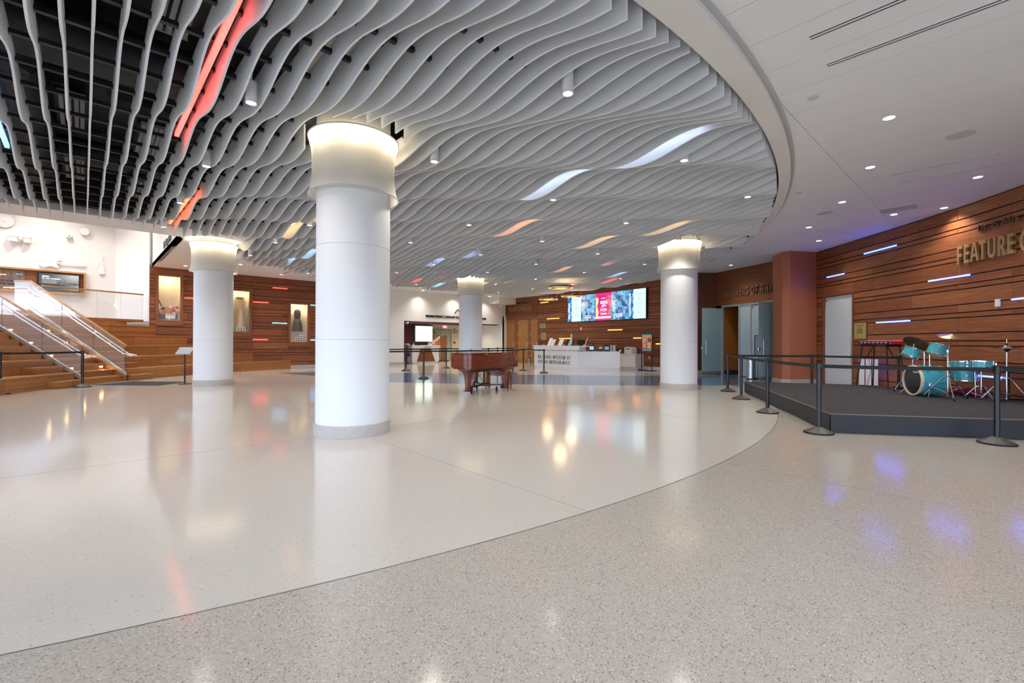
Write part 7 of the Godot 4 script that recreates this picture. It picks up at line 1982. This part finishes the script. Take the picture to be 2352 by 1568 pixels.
	for l in [["Dr. & Mrs. T.B. Boyd III", 0.36, 0.04, 0.3], ["& Family", 0.31, 0.035, 0.14], ["FEATURE", 0.235, 0.05, 0.2], ["GALLERY", 0.17, 0.05, 0.22]]:
		lettering(pq, "lettering", l[0], wp + Vector3(0, l[1], 0) - xx * (l[3] / 2), xx, V(n0.x, n0.y, 0), l[3], l[2], 0.002, ek, l[1] < 0.3)
	var d1 := on_poly(FEATURE, 5.83)
	var n1 := Vector2(-d1[1].y, d1[1].x)
	if n1.dot(Vector2(5, 6) - d1[0]) < 0: n1 = -n1
	var ts := thing("wall_sensor", "small white wall box on planks near the tan letters", "sensor", V(d1[0].x, d1[0].y, 2.0) + V(n1.x, n1.y, 0) * 0.03, "", Basis(V(d1[1].x, d1[1].y, 0), Vector3.UP, V(n1.x, n1.y, 0)))
	m = MB.new(); m.lohi(Vector3(-0.05, 0, -0.008), Vector3(0.05, 0.15, 0.035), 0, 0.012); part(ts, "cover", m, pm("laminate_white", c8(234, 233, 234), 0.35))
	# bin and sign by the gallery entrance
	var tc := thing("trash_can", "stainless steel pedal bin by the frosted gallery doors", "trash can", V(17.55, 6.22, 0))
	m = MB.new(); m.lathe([Vector2(0, 0.03), Vector2(0.15, 0.03), Vector2(0.15, 0.62), Vector2(0.146, 0.63)], 32); part(tc, "body", m, pm("brushed_steel", c8(200, 200, 202), 0.3, 0.95))
	m = MB.new(); m.lathe([Vector2(0.152, 0.62), Vector2(0.152, 0.65), Vector2(0.12, 0.68), Vector2(0, 0.69)], 32); part(tc, "lid", m, pm("brushed_steel", c8(200, 200, 202), 0.3, 0.95))
	m = MB.new(); m.lathe([Vector2(0, 0), Vector2(0.155, 0), Vector2(0.155, 0.03), Vector2(0, 0.03)], 32); part(tc, "foot_ring", m, pm("black_plastic", c8(22, 23, 26), 0.4))
	var sr := W2(0.98, 0.2).normalized()
	var SB := Basis(V(sr.x, sr.y, 0), Vector3.UP, V(-sr.y, sr.x, 0) * -1.0)
	if SB.z.dot(V(-1, -0.3, 0)) < 0: SB = Basis(-SB.x, SB.y, -SB.z)
	var nf := thing("notice_stand", "black framed white notice on a floor stand by the bin", "sign", V(17.72, 5.98, 0), "", SB)
	m = MB.new(); m.box(Vector3(0, 0.01, 0), Vector3(0.46, 0.02, 0.3), 0, 0.004); part(nf, "base", m, blk)
	for x in [-0.1, 0.1]:
		m = MB.new(); m.cyl(Vector3(x, 0.02, 0), Vector3(x * 0.8, 0.88, 0), 0.012, 8); part(nf, "post", m, blk)
	m = MB.new(); m.box(Vector3(0, 1.21, 0), Vector3(0.46, 0.72, 0.025), 0, 0.004); part(nf, "frame", m, blk)
	m = MB.new(); m.box(Vector3(0, 1.21, 0.012), Vector3(0.42, 0.68, 0.006)); part(nf, "sheet", m, pm("sheet_lilac", c8(226, 222, 232), 0.5))
	var i0 := 0
	for l in ["NO FOOD OR", "DRINK BEYOND", "THIS POINT"]:
		var w0: float = [0.26, 0.34, 0.27][i0]
		var org: Vector3 = nf.transform * Vector3(-w0 / 2, 1.05 - i0 * 0.07, 0.016)
		lettering(nf, "lettering", l, org, SB.x, SB.z, w0, 0.045, 0.002, pm("magenta", c8(150, 50, 110), 0.6))
		i0 += 1
	for f in [[-0.09, 1.47, c8(206, 70, 80)], [-0.05, 1.5, c8(206, 70, 80)], [0.05, 1.46, c8(90, 110, 160)]]:
		m = MB.new(); m.box(Vector3(f[0], f[1], 0.016), Vector3(0.035, 0.014, 0.003)); part(nf, "printed_mark", m, pm("mark%d" % int(f[0] * 100), f[2], 0.6))

func drum(called: String, label: String, c: Vector3, ax: Vector3, r: float, depth: float, SH: float, front_open := false) -> Node3D:
	var y := ax.normalized()
	var x := y.cross(Vector3(0.2, 0.3, 0.9)).normalized()
	var B := Basis(x, y, x.cross(y))
	var o := thing(called, label, "drum", c, "drum kit on the stage", B)
	var h := depth / 2
	var m := MB.new(); m.lathe([Vector2(r, -h), Vector2(r, h)], 48); part(o, "shell", m, pm("drum_teal", c8(74, 172, 186), 0.25))
	var big := r > 0.25
	for s in [-1.0, 1.0]:
		m = MB.new()
		if big:
			m.lathe([Vector2(r - 0.012, s * (h - 0.02)), Vector2(r + 0.014, s * (h - 0.02)), Vector2(r + 0.014, s * (h + 0.025)), Vector2(r - 0.012, s * (h + 0.025)), Vector2(r - 0.012, s * (h - 0.02))], 48)
			part(o, "hoop", m, pm("hoop_maple", c8(206, 142, 72), 0.35) if not (front_open and s > 0) else pm("hoop_cream", c8(226, 206, 182), 0.4))
		else:
			m.lathe([Vector2(r - 0.004, s * (h - 0.006)), Vector2(r + 0.009, s * (h - 0.006)), Vector2(r + 0.009, s * (h + 0.012)), Vector2(r - 0.004, s * (h + 0.012))], 40)
			part(o, "hoop", m, pm("chrome", c8(215, 217, 222), 0.12, 1.0))
		m = MB.new(); m.lathe([Vector2(0, s * h), Vector2(r - 0.004, s * h)], 40)
		part(o, "drum_head", m, pm("head_dark", c8(30, 28, 28), 0.2) if (front_open and s > 0) else pm("head_cream", c8(226, 216, 204), 0.5))
	var n := 8 if r > 0.17 else 6
	for k in n:
		var an := TAU * k / n
		m = MB.new()
		var e := Vector3(cos(an), 0, sin(an))
		for s in [-1.0, 1.0]:
			m.cyl(e * (r + 0.012) + Vector3(0, s * (h + 0.01), 0), e * (r + 0.012) + Vector3(0, s * (h * 0.45), 0), 0.004, 6)
			m.obox(e * (r + 0.01) + Vector3(0, s * h * 0.45, 0), e * 0.012, Vector3(0, 0.02, 0), e.cross(Vector3.UP) * 0.009, 0, 0.003)
		part(o, "lug", m, pm("chrome", c8(215, 217, 222), 0.12, 1.0))
	return o
func tripod(o: Node3D, c: Vector3, spread: float, hh: float, rot: float) -> void:
	var ch := pm("chrome", c8(215, 217, 222), 0.12, 1.0)
	for k in 3:
		var an := rot + TAU * k / 3.0
		var e := Vector3(cos(an), 0, sin(an))
		var m := MB.new()
		m.tube([c + Vector3(0, hh, 0) + e * 0.02, c + Vector3(0, hh * 0.93, 0) + e * 0.07, c + e * spread + Vector3(0, 0.015, 0)], 0.011, 6)
		m.cyl(c + e * spread * 0.55 + Vector3(0, hh * 0.45, 0), c + Vector3(0, hh * 0.25, 0), 0.007, 6)
		partw(o, "tripod_leg", m, ch)
		m = MB.new(); m.cyl(c + e * spread * 0.94 + Vector3(0, 0.035, 0), c + e * spread * 1.04 + Vector3(0, 0.004, 0), 0.017, 8); partw(o, "rubber_foot", m, pm("rubber", c8(20, 20, 22), 0.6))
func cymbal(o: Node3D, c: Vector3, up: Vector3, r: float) -> void:
	var y := up.normalized()
	var x := y.cross(Vector3(0.2, 0.1, 0.9)).normalized()
	var m := MB.new(); m.lathe([Vector2(0, 0.035), Vector2(0.03, 0.033), Vector2(0.055, 0.014), Vector2(r * 0.6, 0.002), Vector2(r, -0.014), Vector2(r, -0.016), Vector2(r * 0.6, 0.0), Vector2(0.05, 0.01), Vector2(0.0, 0.03)], 48, c, Basis(x, y, x.cross(y)))
	partw(o, "cymbal", m, pm("cymbal_bronze", c8(196, 178, 140), 0.22, 0.95))
func build_drums(SH: float) -> void:
	var ch := pm("chrome", c8(215, 217, 222), 0.12, 1.0)
	var fa := V(-0.58, 0.81, 0).normalized()
	var fc := V(12.02, 1.06, SH + 0.3)
	var bd := drum("bass_drum", "large teal bass drum with dark front head and maple hoops", fc, fa, 0.28, 0.42, SH, true)
	for s in [-1.0, 1.0]:
		var sd: Vector3 = fa.cross(Vector3.UP) * s
		var m := MB.new(); m.cyl(fc + sd * 0.29 + fa * 0.08 + Vector3(0, -0.08, 0), fc + sd * 0.42 + fa * 0.2 + Vector3(0, -0.29, 0), 0.01, 8); partw(bd, "spur", m, ch)
		m = MB.new(); m.obox(fc + sd * 0.285 + fa * 0.08 + Vector3(0, -0.06, 0), Vector3(0, 0.04, 0), sd * 0.015, fa * 0.03, 0, 0.008); partw(bd, "spur_mount", m, ch)
	var lt := lettering(bd, "lettering", "YAMAHA", fc + fa * 0.213 - fa.cross(Vector3.UP) * 0.0 + Vector3(0, 0.15, 0), -fa.cross(Vector3.UP), fa, 0.16, 0.025, 0.002, pm("paper_white", c8(238, 238, 234), 0.7))
	lt.position = lt.position
	var m := MB.new()
	for dx in [0.0, 0.09]: m.cyl(fc + Vector3(0, 0.26, 0) + fa * (0.02 - dx), fc + Vector3(0.0, 0.56, 0) + fa * (0.02 - dx), 0.014, 8)
	partw(bd, "tom_holder", m, ch)
	var t1 := V(11.79, 0.93, 1.17)
	drum("rack_tom", "teal rack tom tilted toward the stool above the bass drum", V(11.95, 0.88, 1.16), V(0.25, -0.3, 0.9), 0.15, 0.18, SH)
	drum("rack_tom", "teal rack tom mounted over the front of the bass drum", V(12.28, 1.3, 1.1), V(0.2, -0.35, 0.9), 0.14, 0.17, SH)
	var ft := drum("floor_tom", "deep teal floor tom on three chrome legs", V(12.55, 0.55, SH + 0.49), Vector3.UP, 0.2, 0.36, SH)
	for k in 3:
		m = MB.new()
		var e := Vector3(cos(TAU * k / 3.0 + 0.5), 0, sin(TAU * k / 3.0 + 0.5)) * 0.225
		m.cyl(Vector3(e.x, 0.05, e.z), Vector3(e.x * 1.1, -0.485, e.z * 1.1), 0.008, 8); part(ft, "leg", m, ch)
	var sc := V(12.1, 0.3, SH + 0.62)
	drum("snare_drum", "shallow teal snare drum on a chrome basket stand", sc, Vector3(0.05, 1, 0.02), 0.18, 0.14, SH)
	var ss := thing("snare_stand", "chrome snare stand holding the shallow teal drum", "drum stand", V(12.1, 0.3, SH), "drum kit on the stage")
	m = MB.new(); m.cyl(V(12.1, 0.3, SH + 0.1), V(12.1, 0.3, SH + 0.5), 0.013, 8); partw(ss, "post", m, ch)
	for k in 3:
		m = MB.new()
		var e := Vector3(cos(TAU * k / 3.0), 0, sin(TAU * k / 3.0)) * 0.18
		m.tube([V(12.1, 0.3, SH + 0.48), V(12.1, 0.3, SH + 0.52) + e, V(12.1, 0.3, SH + 0.57) + e * 1.05], 0.008, 6); partw(ss, "basket_arm", m, ch)
	tripod(ss, V(12.1, 0.3, SH), 0.24, 0.24, 0.3)
	var cs := thing("crash_cymbal", "bronze crash cymbal tilted on a boom stand before the bass drum", "cymbal", V(11.66, 0.72, SH), "drum kit on the stage")
	var cb := V(11.66, 0.72, SH)
	m = MB.new(); m.cyl(cb + Vector3(0, 0.04, 0), cb + Vector3(0, 0.9, 0), 0.014, 8); partw(cs, "post", m, ch)
	var top := V(11.79, 0.68, 1.42)
	m = MB.new(); m.cyl(cb + Vector3(0, 0.84, 0) - (top - cb - Vector3(0, 0.88, 0)) * 0.3, top, 0.009, 8); m.obox(cb + Vector3(0, 0.88, 0), Vector3(0.03, 0, 0), Vector3(0, 0.03, 0), Vector3(0, 0, 0.02), 0, 0.01); partw(cs, "boom_arm", m, ch)
	cymbal(cs, top + Vector3(0, 0.02, 0), V(-0.25, -0.1, 0.9), 0.2)
	m = MB.new(); m.cyl(top, top + Vector3(0, 0.07, 0), 0.006, 6); m.cyl(top + Vector3(0, -0.02, 0), top + Vector3(0, 0.015, 0), 0.022, 10); partw(cs, "wing_nut", m, pm("rubber", c8(20, 20, 22), 0.6))
	tripod(cs, cb, 0.36, 0.42, 0.75)
	var c2 := thing("ride_cymbal", "bronze cymbal edge-on and tilted steeply behind the rack toms", "cymbal", V(12.75, 1.35, SH), "drum kit on the stage")
	m = MB.new(); m.cyl(V(12.75, 1.35, SH + 0.04), V(12.7, 1.3, 1.28), 0.013, 8); partw(c2, "post", m, ch)
	cymbal(c2, V(12.65, 1.25, 1.3), V(0.55, -0.35, 0.8), 0.23)
	tripod(c2, V(12.75, 1.35, SH), 0.28, 0.4, 0.2)
	var hb := V(12.02, -0.02, SH)
	var hh := thing("hi_hat", "pair of hi-hat cymbals on a chrome stand behind the front stanchion", "cymbal", hb, "drum kit on the stage")
	m = MB.new(); m.cyl(hb + Vector3(0, 0.04, 0), hb + Vector3(0, 0.9, 0), 0.013, 8); m.cyl(hb + Vector3(0, 0.9, 0), hb + Vector3(0, 1.1, 0), 0.006, 6); partw(hh, "post", m, ch)
	cymbal(hh, hb + Vector3(0, 0.955, 0), Vector3(0, 1, 0), 0.18)
	cymbal(hh, hb + Vector3(0, 0.94, 0), Vector3(0, -1, 0), 0.18)
	m = MB.new(); m.lathe([Vector2(0.012, 0.87), Vector2(0.05, 0.92), Vector2(0.0, 0.925)], 14, hb); m.cyl(hb + Vector3(0, 0.985, 0), hb + Vector3(0, 1.03, 0), 0.014, 8); partw(hh, "clutch", m, pm("rubber", c8(20, 20, 22), 0.6))
	m = MB.new(); m.obox(hb + V(-0.16, 0.1, 0.03), V(-0.12, 0.08, 0), Vector3(0, 0.01, 0), V(0.025, 0.04, 0)); partw(hh, "foot_pedal", m, ch)
	tripod(hh, hb, 0.36, 0.42, 0.1)
	var ds := thing("drum_stool", "round dark stool seat behind the bass drum", "stool", V(12.75, 0.55 + 0.4, SH), "drum kit on the stage")
	m = MB.new(); m.lathe([Vector2(0, 0.36), Vector2(0.14, 0.36), Vector2(0.15, 0.39), Vector2(0.14, 0.43), Vector2(0, 0.44)], 24); part(ds, "seat", m, pm("nylon_black", c8(24, 24, 26), 0.8))
	m = MB.new(); m.cyl(Vector3(0, 0.05, 0), Vector3(0, 0.37, 0), 0.015, 8); part(ds, "post", m, ch)
	tripod(ds, V(12.75, 0.95, SH), 0.2, 0.22, 0.5)
